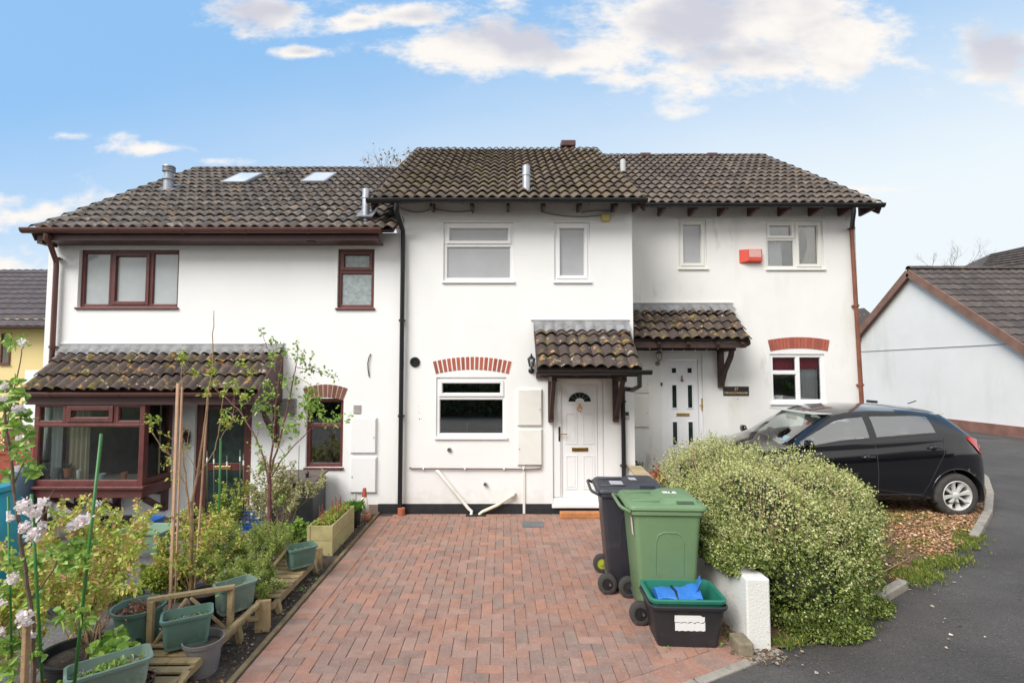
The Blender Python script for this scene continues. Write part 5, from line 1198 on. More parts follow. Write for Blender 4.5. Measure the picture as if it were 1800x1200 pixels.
paint = mat('black_car_paint', (.004, .004, .006), .18, .05, 3, coat=1, spec=.3)
gcar = glassmat('car_side_glass', (.80, .88, .86), .28); gws = glassmat('windscreen_glass', (.78, .88, .84), .34)
def weld(o):
    bm = bmesh.new(); bm.from_mesh(o.data); bmesh.ops.remove_doubles(bm, verts=bm.verts, dist=.0015); bmesh.ops.recalc_face_normals(bm, faces=bm.faces); bm.to_mesh(o.data); bm.free(); o.data.polygons.foreach_set('use_smooth', [True]*len(o.data.polygons)); o.data.set_sharp_from_angle(angle=R(38))
bo = B_.build('body', paint, car, local=True); weld(bo)
for k_, g_ in GS.items(): weld(g_.build(k_[0], gcar if k_[1] else gws, car, local=True))
def side_y(X, z):
    P = ring(X)
    for (y0, z0), (y1, z1) in zip(P[2:JR], P[3:JR+1]):
        if z0 <= z <= z1 and z1 > z0: return y0+(y1-y0)*(z-z0)/(z1-z0)
    return P[JR][0]
def strip(b, pts, w_=.006, off=.002):
    for (xa, za), (xb, zb_) in zip(pts, pts[1:]):
        n = 6
        for i in range(n):
            p = [(xa+(xb-xa)*(i+k)/n, za+(zb_-za)*(i+k)/n) for k in (0, 1)]
            d = Vector((xb-xa, zb_-za)).normalized(); nn = Vector((-d.y, d.x))*w_/2
            b.add([(q[0]+s*nn.x, -(side_y(q[0]+s*nn.x, q[1]+s*nn.y)+off), q[1]+s*nn.y) for q, s in ((p[0], -1), (p[1], -1), (p[1], 1), (p[0], 1))], [(0, 1, 2, 3)])
blk = M['black_plastic']
b = MB(); strip(b, [(2.2, .95), (2.205, .6), (2.19, .33)]); strip(b, [(3.13, 1.06), (3.10, .85), (3.0, .68), (2.93, .55), (2.86, .42), (2.80, .33)]); strip(b, [(1.15, .88), (1.12, .6), (1.18, .33)]); strip(b, [(1.18, .32), (2.0, .31), (2.8, .31)], .008)
strip(b, [(3.64, .84), (3.70, .82), (3.76, .80)], .006)
b.build('door_seams', mat('seam_grey', (.05, .05, .055), .6, .1, 5), car, local=True)
b = MB(); strip(b, [(1.15, .915), (1.6, .955), (2.2, 1.0), (2.7, 1.045), (3.05, 1.075)], .014, .004); b.build('window_trim', mat('satin_trim', (.03, .03, .03), .3, .1, 5), car, local=True)
for x0_, x1_ in ((1.22, 2.15), (2.25, 3.05)):
    b = MB()
    for f_ in (1.0,):
        n = 16
        for i in range(n):
            q = []
            for k in (0, 1):
                X = x0_+(x1_-x0_)*(i+k)/n; P = ring(X); y_, z_ = P[JR-1]; y2_, z2_ = P[JR]; q += [Vector((X, -(y_+.004), z_-.006)), Vector((X, -(y_*.45+y2_*.55+.004), z_*.45+z2_*.55))]
            b.add([q[0], q[2], q[3], q[1]], [(0, 1, 2, 3)])
    b.build('window_seal', blk, car, local=True, smooth=True)
for X, z in ((2.08, .80), (2.98, .925)):
    y = -(side_y(X, z)); b = MB(); b.tube([(X-.085, y+.0, z-.004), (X-.07, y-.028, z), (X+.0, y-.034, z+.004), (X+.07, y-.028, z+.008), (X+.085, y, z+.01)], .0125, 8); b.lathe([(.045, .0), (.03, .008)], 16, Matrix.Translation((X-.01, y-.001, z-.006)) @ Matrix.Rotation(R(90), 4, 'X')); b.build('door_handle', paint, car, local=True, smooth=True)
# tail lights, both sides
for side in (-1, 1):
    b = MB(); n = 8; V = []
    for i in range(n+1):
        X = 3.45+.30*i/n; f = i/n; zh = 1.065-.015*f-.06*f*f; zl_ = 1.05-.22*min(1, f*1.5)
        for k in range(5): z = zl_+(zh-zl_)*k/4; V.append((X, side*(side_y(X, z)+.012*math.sin(math.pi*min(1, max(0, f)))**.3+.002), z))
    b.add(V, [((i*5+k, i*5+5+k, i*5+6+k, i*5+1+k) if side < 0 else (i*5+1+k, i*5+6+k, i*5+5+k, i*5+k)) for i in range(n) for k in range(4)]); b.build('tail_light', mat('red_lens', (.55, .012, .012), .12, .1, 9, coat=1), car, local=True, smooth=True)
    b = MB(); b.lathe([(.001, -.09), (.055, -.06), (.075, 0), (.055, .06), (.001, .09)], 14, Matrix.Translation((.12, side*.62, .66)) @ Matrix.Rotation(R(20*side), 4, 'Z'), ay=.6); b.build('headlight', mat('clear_lens', (.6, .6, .6), .05, .05, 5, coat=1), car, local=True, smooth=True)
    b = MB(); Q = Matrix.Translation((1.24, side*.925, .985)); b.lathe([(.001, -.055), (.07, -.045), (.085, 0), (.065, .05), (.001, .06)], 16, Q, ax=.55, ay=1.15); b.beam((1.22, side*.78, .93), (1.24, side*.88, .95), .05, .03); b.build('door_mirror', paint, car, local=True, smooth=True)
# wheels
tyre = mat('tyre_rubber', (.045, .041, .038), .85, .2, 12, .3, 90, spots=[((.15, .125, .10), 9, .56, .12, .5)]); alloy = mat('silver_alloy', (.66, .65, .62), .35, .06, 9, metal=.3)
for wx, wz in WC:
    for side in (-1, 1):
        Q = Matrix.Translation((wx, side*.725, wz)) @ Matrix.Rotation(R(90 if side < 0 else -90), 4, 'X')
        wh = MB().lathe([(.195, -.06), (.20, -.10), (.27, -.10), (.292, -.075), (.292, .07), (.272, .10), (.225, .108), (.198, .10), (.195, .08)], 48, Q, caps=False).build('tyre', tyre, car, local=True, auto=50)
        b = MB(); b.lathe([(.200, .098), (.188, .104), (.180, .090), (.176, .02), (.17, -.04)], 48, Q, caps=False); b.lathe([(.045, .03), (.045, .078), (.032, .086), (.001, .088)], 20, Q)
        for k in range(8):
            a = math.pi/4*k+.2; rr = [(.035, .074, .020), (.09, .080, .019), (.14, .078, .026), (.184, .094, .040)]; V = []
            for r_, zz_, hw_ in rr:
                for s, dz in ((-1, -.03), (-.7, 0), (.7, 0), (1, -.03)): V.append(Q @ Vector((r_*math.cos(a)-s*hw_*math.sin(a), r_*math.sin(a)+s*hw_*math.cos(a), zz_+dz)))
            b.add(V, [(i*4+j, i*4+j+1, i*4+5+j, i*4+4+j) for i in range(3) for j in range(3)])
        b.build('rim', alloy, wh, local=True, auto=30)
        MB().lathe([(.001, .0), (.12, .0), (.12, -.02)], 24, Q).build('brake_disc', M['steel'], wh, local=True, auto=40)
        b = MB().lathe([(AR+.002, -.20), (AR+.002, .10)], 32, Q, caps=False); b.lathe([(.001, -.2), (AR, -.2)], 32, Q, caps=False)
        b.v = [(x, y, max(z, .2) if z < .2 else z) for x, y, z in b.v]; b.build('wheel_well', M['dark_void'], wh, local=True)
for side in (-1, 1):
    b = MB().tube([(3.26+AR*math.cos(a), side*(side_y(min(3.84, 3.26+AR*math.cos(a)), .29+AR*math.sin(a))-.004), .29+AR*math.sin(a)) for a in [R(-8+196*i/24) for i in range(25)]], .010, 6)
    b.build('arch_lip', paint, car, local=True, smooth=True)
# interior
dk = mat('dark_car_fabric', (.075, .075, .078), .8, .2, 9); b = MB()
b.box(.9, 3.4, -.70, .70, .25, .32); b.box(.95, 1.42, -.70, .70, .62, .90)
sh = b.build('cabin_floor', dk, car, local=True, bevel=.03)
for sx, n in ((1.75, 2), (2.55, 2)):
    for sy in (-.36, .36):
        b = MB(); b.loft([rrect(-.24, .24, -.22, .22, .08, z) for z in (0, .14)]); o_ = [Matrix.Translation((sx+.02, sy, .40)) @ Vector(v) for v in b.v]; b.v = [tuple(v) for v in o_]
        for k, (zz_, w_) in enumerate(((.5, .24), (.75, .24), (.98, .20), (1.02, .14))): pass
        b.loft([[Vector((sx+.22+.10*f+dx, sy+dy*wd, .50+.52*f)) for dx, dy in ((-.06, -1), (.06, -1), (.06, 1), (-.06, 1))] for f, wd in ((0, .24), (.5, .24), (.9, .19), (1, .14))])
        b.loft([rrect(sx+.27, sx+.38, sy-.12, sy+.12, .04, z) for z in (1.06, 1.12, 1.22)]); b.beam((sx+.32, sy-.05, 1.0), (sx+.32, sy-.05, 1.08), .015, .015); b.beam((sx+.32, sy+.05, 1.0), (sx+.32, sy+.05, 1.08), .015, .015)
        b.build('car_seat', dk, car, local=True, bevel=.02)
Q = Matrix.Translation((1.48, .36, .90)) @ Matrix.Rotation(R(65), 4, 'Y'); b = MB().tube([Q @ Vector((.18*math.cos(a), .18*math.sin(a), 0)) for a in [i*math.pi/12 for i in range(25)]], .014, 8)
b.beam(Q @ Vector((-.17, 0, 0)), Q @ Vector((.17, 0, 0)), .03, .03); b.lathe([(.06, -.02), (.05, .03)], 14, Q); b.build('steering_wheel', mat('black_leather', (.02, .02, .02), .5, .1, 9), car, local=True, smooth=True)
MB().box(1.52, 1.56, -.12, .12, 1.23, 1.30).build('rear_view_mirror', dk, car, local=True, bevel=.012)
MB().box(1.5, 3.35, -.56, .56, 1.345, 1.36).build('headlining', mat('pale_headlining', (.45, .46, .43), .9, .05, 5), car, local=True)
zz_ = Ztop(1.10); MB().add([(1.12, -.42, .99), (1.20, -.42, 1.045), (1.20, -.56, 1.035), (1.12, -.56, .98)], [(3, 2, 1, 0)]).build('parking_permit', mat('light_blue_card', (.10, .45, .75), .5, .05, 5), car, local=True)
MB().box(2.14, 2.142, -.64, -.63, .99, 1.0)
y = -(side_y(2.0, 1.02)-.012); MB().add([(1.98, y, 1.0), (2.09, y, 1.01), (2.09, y+.012, 1.05), (1.98, y+.012, 1.04)], [(0, 1, 2, 3)]).build('window_sticker', mat('pale_sticker', (.6, .75, .72), .5, .05, 5), car, local=True)
MB().beam((3.3, 0, 1.46), (3.42, 0, 1.5), .02, .01).build('roof_aerial', blk, car, local=True)
# ================================================================ BINS
def wheelie(root, m_body, m_lid, hubm, open_=0):
    # back (handle, wheels) towards -x; front towards +x; local coordinates, body 0.74 x 0.58 x 1.07
    b = MB(); L = []
    for z, a, c, wy in ((.03, -.18, .27, .22), (.06, -.20, .29, .235), (.45, -.235, .315, .255), (.90, -.27, .345, .28), (.965, -.275, .35, .285)):
        L.append(rrect(a, c, -wy, wy, .045, z, 4))
    b.loft(L)
    b.loft([rrect(-.30, .37, -.30, .30, .05, z, 4) for z in (.935, .97)])
    # handle brackets at the back
    b.tube([(-.30, -.27, .955), (-.37, -.26, .985), (-.385, -.2, .99), (-.385, .2, .99), (-.37, .26, .985), (-.30, .27, .955)], .016, 8)
    bo = b.build('body', m_body, root, local=True, auto=32, bevel=.004)
    for s in (-1, 1):   # recessed panel outline on both flanks
        b = MB(); pts = []
        def fy(z): return .22+(z-.03)*(.285-.22)/.935
        P = [(-.02, .12), (-.02, .70), (.0, .76), (.045, .785), (.17, .785), (.215, .76), (.235, .70), (.235, .12)]
        b.tube([(x-.05, s*(fy(z)+.0015), z) for x, z in P], .0055, 6); b.build('side_rib', m_body, bo, local=True, smooth=True)
    # lid
    b = MB(); R0 = [rrect(-.315, .395, -.305, .305, .05, .972, 4), rrect(-.32, .405, -.31, .31, .055, .985, 4), rrect(-.315, .400, -.305, .305, .055, 1.008, 4), rrect(-.29, .375, -.285, .285, .05, 1.022, 4)]
    b.loft(R0)
    # raised cushion: front half higher than the back
    b.loft([rrect(-.02, .35, -.24, .24, .05, 1.020, 4), rrect(.05, .335, -.21, .21, .05, 1.055, 4), rrect(.075, .32, -.19, .19, .05, 1.062, 4)])
    for yy in (-.16, .16): b.beam((-.27, yy, 1.026), (.02, yy*1.1, 1.03), .02, .012)
    b.box(-.335, -.30, -.25, .25, .98, 1.0)
    lid = b.build('lid', m_lid, root, local=True, auto=32, bevel=.005)
    b = MB(); b.box(.16, .29, -.285, -.255, 1.0, 1.004); b.build('lid_grip', M['black_plastic'], lid, local=True)
    b = MB(); b.add([(.13, -.262, 1.027), (.29, -.262, 1.027), (.29, -.232, 1.045), (.13, -.232, 1.045)], [(0, 1, 2, 3)]); b.build('grip_shade', mat('grip_shadow_green', mul(m_lid_col[0], .35), .6, .1, 9), lid, local=True)  # flat quad: shade of the grip hollow put into a darkened lid colour
    b = MB().tube([(-.20, -.30, .10), (-.20, .30, .10)], .012, 8); b.build('axle', M['steel'], root, local=True)
    for s in (-1, 1):
        Q = Matrix.Translation((-.225, s*.265, .10)) @ Matrix.Rotation(R(90), 4, 'X')
        t_ = MB().lathe([(.055, -.024), (.09, -.026), (.10, -.018), (.10, .018), (.09, .026), (.055, .024)], 28, Q, caps=False).build('wheel', tyre, root, local=True, auto=45)
        hb_ = hubm if s > 0 else M['black_plastic']
        MB().lathe([(.056, -.018), (.02, -.010), (.02, -.028), (.001, -.03)], 20, Q).lathe([(.001, .03), (.02, .028), (.02, .01), (.056, .018)], 20, Q).build('hub', hb_, t_, local=True, auto=40)
    b = MB()
    return bo, lid
GREEN = (.145, .235, .115); m_lid_col = [GREEN]
m_green = mat('bin_green_plastic', GREEN, .48, .10, 2.5, .12, 120, spots=[((.24, .27, .20), 26, .66, .05, .5), ((.13, .17, .08), 5, .58, .14, .6), ((.12, .24, .12), 1.6, .52, .2, .4)])
gb = empty('wheelie_bin', (1.40, 4.76, .012), 'green wheelie bin in front of the black one beside the low wall', 'wheelie bin', 'wheelie bins on the driveway', rz=R(-3))
gb.scale = (.93, 1, 1)
bo, lid = wheelie(gb, m_green, m_green, mat('black_hub', (.02, .02, .02), .5, .1, 9))
b = MB(); b.box(.07, .20, -.02, .04, 1.063, 1.065); st = b.build('number_sticker', mat('white_sticker', (.78, .78, .76), .5, .05, 20), lid, local=True)
text('15', .062, (.135, .01, 1.0665), Matrix.Rotation(R(-12), 3, 'Z'), mat('black_ink', (.02, .02, .02), .5, .1, 9), 'number', None).name = 'number'
nb = [o for o in bpy.data.objects if o.name == 'number' or o.name.startswith('number.')]
for o in nb:
    if o.parent is None: o.parent = st
b = MB(); b.add([(-.262, -.225, .74), (-.266, -.17, .745), (-.284, -.18, .90), (-.278, -.235, .895)], [(0, 1, 2, 3)]); b.v = [(x-.004, y, z) for x, y, z in b.v]; b.build('rear_label', mat('pink_white_label', (.75, .6, .58), .5, .1, 40), bo, local=True)
m_black = mat('bin_black_plastic', (.030, .030, .038), .42, .15, 3, .12, 120, spots=[((.07, .068, .07), 4, .58, .15, .5)])
m_lid_col = [(.03, .03, .035)]
kb_ = empty('wheelie_bin', (1.25, 5.36, .012), 'black wheelie bin behind the green one nearest the white front door', 'wheelie bin', 'wheelie bins on the driveway', rz=R(-5))
kb_.scale = (.93, 1, 1)
bo, lid = wheelie(kb_, m_black, mat('bin_black_lid', (.045, .045, .052), .38, .15, 3, .12, 120, spots=[((.10, .10, .11), 4, .56, .15, .5)]), mat('yellow_green_hub', (.32, .36, .03), .5, .15, 9))
b = MB(); b.box(-.16, -.02, -.10, .06, 1.024, 1.0265); b.box(.05, .13, -.06, .06, 1.063, 1.065); b.build('lid_sticker', mat('torn_sticker', (.42, .42, .43), .5, .2, 30), lid, local=True)
# recycling boxes
def crate(root, m_, z0, h, l0, w0, l1, w1, rimh=.03, wall=.012):
    b = MB(); r = .05
    O = [rrect(-l0, l0, -w0, w0, r*.7, z0, 4), rrect(-l1, l1, -w1, w1, r, z0+h-rimh, 4), rrect(-l1-.018, l1+.018, -w1-.018, w1+.018, r+.015, z0+h-rimh, 4), rrect(-l1-.022, l1+.022, -w1-.022, w1+.022, r+.017, z0+h-.008, 4), rrect(-l1-.012, l1+.012, -w1-.012, w1+.012, r+.01, z0+h, 4), rrect(-l1+.010, l1-.010, -w1+.010, w1-.010, r-.006, z0+h-.006, 4), rrect(-l0+wall, l0-wall, -w0+wall, w0-wall, r*.7, z0+wall, 4)]
    b.loft(O); return b.build('tub', m_, root, local=True, auto=40)
c0 = empty('recycling_box', (1.47, 4.31, .012), 'black recycling box with a torn white label, lowest in front of the green bin', 'recycling box', 'stacked recycling boxes', rz=R(-2))
tb = crate(c0, mat('recycling_black_plastic', (.022, .022, .025), .45, .2, 4, .2, 90, spots=[((.07, .06, .05), 7, .6, .12, .5)]), 0, .335, .235, .155, .29, .195)
def fyz(z): return -(.155+(.195-.155)*z/.305)-.0015
lb = MB(); n = 14; top = []; V1 = []; V2 = []
for i in range(n+1):
    x = -.115+.235*i/n; zt_ = .262 if i < n-1 else .25; zm = .206+.004*math.sin(i*1.9)+.003*math.sin(i*4.1); zl_ = .136+.003*math.sin(i*2.3)
    V1 += [(x, fyz(zm), zm), (x, fyz(zt_), zt_)]; V2 += [(x+.006, fyz(zl_), zl_), (x+.004, fyz(zm-.007), zm-.005-.002*math.sin(i*3))]
lb.add(V1, [(2*i, 2*i+2, 2*i+3, 2*i+1) for i in range(n)]); lb.add(V2, [(2*i, 2*i+2, 2*i+3, 2*i+1) for i in range(n)]); lb.build('label', mat('white_paper_label', (.80, .80, .79), .6, .04, 60), tb, local=True)
c1 = empty('recycling_box', (1.47, 4.315, .07), 'dark green recycling box nested inside the black one and holding a blue bag', 'recycling box', 'stacked recycling boxes', rz=R(-2))
m_tg = mat('recycling_green_plastic', (.022, .17, .115), .4, .12, 5, .1, 90, spots=[((.05, .22, .16), 5, .58, .15, .4)])
crate(c1, m_tg, 0, .325, .225, .145, .285, .19)
bag = empty('folded_bag', (1.46, 4.33, .30), 'folded blue woven bag with a black strap lying in the green box', 'bag'); b = MB()
RR_ = []
for i in range(11):
    f = i/10; x = -.20+.36*f; a = .05*math.sin(f*6)
    RR_.append([Vector((x, y+.02*math.sin(f*9), z+(.012 if k % 2 else 0))) for k, (y, z) in enumerate(((-.10-.01*f, .0), (-.115-.015*f, .045), (-.06, .075+.02*f), (.04, .07+.03*f), (.11, .05), (.10, .0)))])
b.loft(RR_); b.loft([[Vector((.10+.05*f+dx, y, z+.12*f)) for dx, y, z in ((0, -.06, .05), (.02, -.05, .05), (.08-.03*f, .07, .06), (.05, .09, .05))] for f in (0, .5, .85, 1)])
b.v = [(x+.012*noise.noise(Vector((x*12, y*12, z*9))), y+.012*noise.noise(Vector((x*12, y*12, 5))), z+.014*noise.noise(Vector((x*14, y*14, 9)))) for x, y, z in b.v]
b.build('cloth', mat('blue_woven_plastic', (.035, .17, .52), .4, .15, 30, .3, 220), bag, local=True, bevel=.006, auto=60)
MB().tube([(-.045, -.13, .02), (-.055, -.12, .06), (-.05, -.05, .095), (-.06, .03, .10), (-.03, .10, .07)], .009, 6).build('strap', M['black_plastic'], bag, local=True, smooth=True)
# drain cover, threshold board, small things on the drive
p, q = gp(917, 918), gp(957, 928); r_ = empty('drain_cover', ((p.x+q.x)/2, (p.y+q.y)/2, .014), 'grey rectangular drain cover set in the red brick paving', 'drain cover')
b = MB().box(p.x, q.x, q.y, p.y, .005, .022); 
for i in range(7): b.box(p.x+.03+i*(q.x-p.x-.06)/7, p.x+.03+(i+.5)*(q.x-p.x-.06)/7, q.y+.02, p.y-.02, .022, .0245)
b.build('plate', mat('cast_drain_grey', (.13, .135, .14), .6, .2, 12, .3, 60), r_, bevel=.002)
p, q = gp(985, 913), gp(1056, 913); r_ = empty('timber_step', ((p.x+q.x)/2, p.y, 0), 'orange brown timber beam lying below the white front door', 'step')
MB().box(p.x, q.x, p.y, p.y+.12, .012, .10).build('beam', M['timber_new'], r_, bevel=.012)
# pots at the far end of the low wall
def pot(name, label, cat, p, h, r, mt, group=None, soil=True, sm=None, rim=.10, ribs=False):
    root = empty(name, p, label, cat, group); p = Vector(p)
    prof = [(r*.74, 0), (r*.95, h*(1-rim)), (r*1.06, h*(1-rim)), (r*1.09, h), (r*1.0, h), (r*.95, h*.9), (r*.93, h*.82)]
    if ribs: prof = [(r*.74, 0)]+[(r*(.74+.21*k/12)+(.004 if k % 2 else 0), h*.88*k/12) for k in range(1, 13)]+prof[2:]
    MB().lathe(prof, 26, Matrix.Translation(p), caps=False).build('pot', mt, root, auto=35)
    if soil: MB().lathe([(.001, h*.84), (r*.5, h*.855), (r*.94, h*.83)], 20, Matrix.Translation(p), caps=False).build('compost', sm or M['soil'], root)
    return root
pot('plant_pot', 'terracotta pot of orange flowers at the left end of the hedge', 'plant pot', (2.33, 7.85, .28), .26, .14, M['terracotta'])
p0 = Vector((2.33, 7.85, .52)); fr_ = empty('potted_flowers', p0, 'orange red flowers growing beside the hedge by the right house', 'flowers'); b = MB()
for _ in range(160): leaf(b, p0+Vector((rnd.gauss(0, .07), rnd.gauss(0, .07), rnd.gauss(.08, .06))), rdir()+Vector((0, 0, .4)), .045, .018)
b.build('petals', mat('orange_red_petal', (.42, .11, .05), .6, .2, 9, isl=.35), fr_)
p0 = Vector((2.08, 8.6, .30)); pot('plant_pot', 'dark plastic pot with green leaves on the ground behind the wall coping', 'plant pot', p0, .24, .13, M['black_plastic']); fr_ = empty('small_plant', p0+Vector((0, 0, .2)), 'small leafy green plant in the dark pot behind the wall coping', 'plant'); b = MB()
for _ in range(140): leaf(b, p0+Vector((rnd.gauss(.03, .09), rnd.gauss(0, .09), .26+abs(rnd.gauss(0, .06)))), rdir()+Vector((0, 0, .5)), .05, .018)
b.build('leaves', mat('mid_green_leaf', (.06, .12, .025), .5, .2, 9, isl=.3, transl=.2), fr_)
# ================================================================ BACKGROUND TREES
def grow(b, p, d, l, r, depth, tips, rn, wob=.25, up=.1, kids=(2, 3), shrink=.68, spread=.7):
    pts = [p]; rr = [r]; n = 4; d = d.normalized()
    for i in range(n):
        d = (d+Vector((rn.uniform(-wob, wob), rn.uniform(-wob, wob), rn.uniform(-wob, wob)+up))).normalized(); p = p+d*(l/n); pts.append(p); rr.append(r*(1-.45*(i+1)/n))
        if depth <= 1: tips.append((p, d))
    b.tube(pts, rr, 5 if depth < 3 else 7, cap=False)
    if depth > 0:
        for k in range(rn.randint(*kids)):
            i = rn.randint(2, n) if k else n; a = (d+rdir(rn)*spread).normalized(); grow(b, pts[i], a, l*shrink*rn.uniform(.8, 1.1), rr[i]*.8, depth-1, tips, rn, wob, up, kids, shrink, spread)
def bgtree(u, v, Y, h, label, seed, leafm=None, nleaf=0, lsz=.05, spread=.55, depth=6):
    rn = random.Random(seed); top = at(u, v, Y); base = Vector((top.x, Y, top.z-h)); root = empty('tree', base, label, 'tree', 'distant trees behind the roofs')
    b = MB(); tips = []; d = Vector((0, 0, 1)); grow(b, base, d, h*.36, h*.022, depth, tips, rn, .16, .12, (2, 4), .70, spread)
    b.build('trunk', bark, root)
    if nleaf:
        c = MB()
        for _ in range(nleaf):
            p, d = rn.choice(tips); leaf(c, p+rdir(rn)*.12, rdir(rn), lsz*rn.uniform(.6, 1.2), lsz*.35, rn=rn)
        c.build('crown', leafm, root)
m_bud = mat('russet_bud_leaf', (.26, .14, .05), .7, .2, 9, islcols=[(0, (.30, .15, .05)), (.4, (.22, .20, .05)), (.7, (.36, .22, .09))], isl=.3)
bgtree(712, 205, 17, 5.6, 'sparse tree with russet buds showing above the roof left of the middle ridge', 3, m_bud, 450, .10, .6)
bgtree(765, 215, 18, 5.2, 'thin tree with few russet buds just left of the middle roof ridge', 5, m_bud, 300, .09, .6)
bgtree(1655, 415, 40, 7, 'bare pale winter tree above the bungalow gable', 8, None, 0, spread=.75)
bgtree(1702, 425, 42, 7, 'bare winter tree just right of the bungalow gable peak', 9, None, 0, spread=.75)
# ================================================================ LEFT GARDEN
rn2 = random.Random(5)
GR = 'plants in the left front garden'
def lm(name, cols, tr=.3): return mat(name, cols[0][1], .5, .1, 9, islcols=cols, isl=.2, transl=tr)
m_lime = lm('lime_young_leaf', [(0, (.36, .42, .06)), (.35, (.26, .36, .06)), (.7, (.46, .46, .10))])
m_fresh = lm('fresh_green_leaf', [(0, (.28, .44, .08)), (.4, (.20, .35, .06)), (.75, (.38, .50, .12))])
m_bronze = lm('gold_bronze_leaf', [(0, (.56, .53, .11)), (.25, (.44, .54, .10)), (.5, (.55, .42, .12)), (.62, (.36, .47, .08)), (.84, (.55, .32, .15))])
m_creamy = lm('cream_variegated_leaf', [(0, (.55, .50, .26)), (.3, (.30, .33, .12)), (.55, (.66, .58, .38)), (.8, (.20, .25, .08))])
m_rose = lm('rosemary_leaf', [(0, (.34, .42, .09)), (.4, (.44, .48, .14)), (.7, (.22, .30, .08))])
m_blossom = mat('apple_blossom', (.82, .70, .70), .6, .08, 9, islcols=[(0, (.88, .82, .80)), (.75, (.88, .66, .66)), (.88, (.85, .83, .78))], isl=.05, transl=.35)
m_bluefl = mat('pale_blue_flower', (.62, .66, .78), .6, .1, 9, transl=.2)
def sprout(c, p, d, n, l, w_, rn=rn2, sp_=.9):
    for _ in range(int(n*1.9)): leaf(c, p+rdir(rn)*l*.6, d*.5+rdir(rn)*sp_+Vector((0, 0, .25)), l*rn.uniform(.7, 1.3), w_*1.1, rn=rn, droop=.25)
def shrub(name, label, cat, base, h, sp_, nst, depth, lm_, lsz, lper, stm, seed, r=.008, group=GR, flowers=None, wob=.2, lean=(0, 0), shrink=.62, up=.12, lw=.34, kids=(2, 3), prob=1):
    rn = random.Random(seed); base = Vector(base); root = empty(name, base, label, cat, group); b = MB(); tips = []
    for i in range(nst):
        a = 6.28*i/nst+rn.uniform(-.4, .4); d = Vector((math.cos(a)*sp_+lean[0], math.sin(a)*sp_+lean[1], 1)); grow(b, base+Vector((rn.gauss(0, .02), rn.gauss(0, .02), 0)), d, h*rn.uniform(.4, .55), r, depth, tips, rn, wob, up, kids, shrink, .75)
    b.build('stems', stm, root); c = MB()
    for p, d in tips:
        if rn.random() < prob: sprout(c, p, d, lper, lsz, lsz*lw, rn)
    c.build('leaves', lm_, root)
    if flowers:
        f = MB(); fm, k, fs, ft = flowers
        for _ in range(k):
            p, d = rn.choice(tips); q = p+d*.01+rdir(rn)*fs
            for _ in range(ft): leaf(f, q+rdir(rn)*fs*.7, rdir(rn)+Vector((0, -.3, .3)), fs, fs*.42, rn=rn)
        f.build('blossom', fm, root)
    return root
def poly_tree(name, label, Y, paths, clusters, lm_, stm, lsz, nl, spread=.04, twigs=0, seed=1, dy=.15, group=GR, cat='young tree'):
    rn = random.Random(seed); P0 = at(*paths[0][0][0], Y); root = empty(name, P0, label, cat, group); b = MB(); allp = []
    for pts, r0, r1 in paths:
        W_ = []; off = rn.uniform(-dy, dy)
        for i, (u, v) in enumerate(pts): W_.append(at(u, v, Y+off*i/max(1, len(pts)-1)))
        # subdivide with slight wobble
        Q = []
        for a, c in zip(W_, W_[1:]):
            for k in range(4): Q.append(a.lerp(c, k/4)+(rdir(rn)*.006 if k else Vector()))
        Q.append(W_[-1]); b.tube(Q, [r0+(r1-r0)*i/(len(Q)-1) for i in range(len(Q))], 7); allp += Q[2:]
    tw = []
    for _ in range(twigs):
        p = rn.choice(allp); tips = []; grow(b, p, rdir(rn)+Vector((0, 0, .4)), rn.uniform(.10, .26), .0035, 0, tips, rn, .3, .05); tw += tips[-2:]
    b.build('trunk', stm, root); c = MB()
    for cl in clusters:
        u, v = cl[:2]; n = cl[2] if len(cl) > 2 else nl; p = at(u, v, Y+rn.uniform(-dy, dy)*.6)
        for _ in range(int(n*1.5)): q = p+rdir(rn)*spread*rn.random(); leaf(c, q, rdir(rn)+Vector((0, 0, .5)), lsz*rn.uniform(.8, 1.5), lsz*.36, rn=rn)
    for p, d in tw: sprout(c, p, d, 3, lsz, lsz*.3, rn)
    c.build('leaves', lm_, root); return root
def AT(u, v, Y): return at(u, v, Y)
# tree with plum-red stems in front of the left door's right side
poly_tree('young_tree', 'small tree with plum red stems right of the brown framed door', 6.0,
  [([(473, 950), (474, 900), (474, 850), (473, 830)], .026, .021), ([(473, 832), (480, 780), (484, 720), (492, 655), (497, 628)], .014, .006), ([(474, 832), (490, 780), (505, 720), (516, 665), (521, 640)], .013, .005), ([(473, 845), (462, 800), (445, 760), (420, 720), (378, 683)], .011, .006), ([(474, 842), (490, 815), (515, 785), (545, 755), (575, 738)], .009, .004), ([(497, 640), (470, 612), (455, 605)], .004, .002), ([(521, 645), (545, 650), (575, 660)], .005, .002), ([(516, 660), (540, 672), (555, 690)], .004, .002)],
  [(500, 622, 16), (520, 628, 14), (487, 615, 10), (535, 640, 10), (548, 652, 10), (565, 655, 10), (582, 660, 10), (478, 690, 18), (470, 675, 18), (500, 672, 16), (520, 672, 14), (465, 700, 16), (455, 712, 12), (475, 725, 16), (438, 690, 8), (545, 712, 26), (558, 722, 24), (530, 732, 20), (510, 745, 18), (575, 738, 14), (595, 738, 14), (555, 700, 20), (535, 700, 20), (495, 740, 18), (505, 760, 18), (520, 755, 14), (450, 780, 8), (612, 735, 8), (590, 728, 8), (548, 690, 20), (540, 715, 20)],
  m_fresh, bark_red, .040, 14, .11, 40, 4)
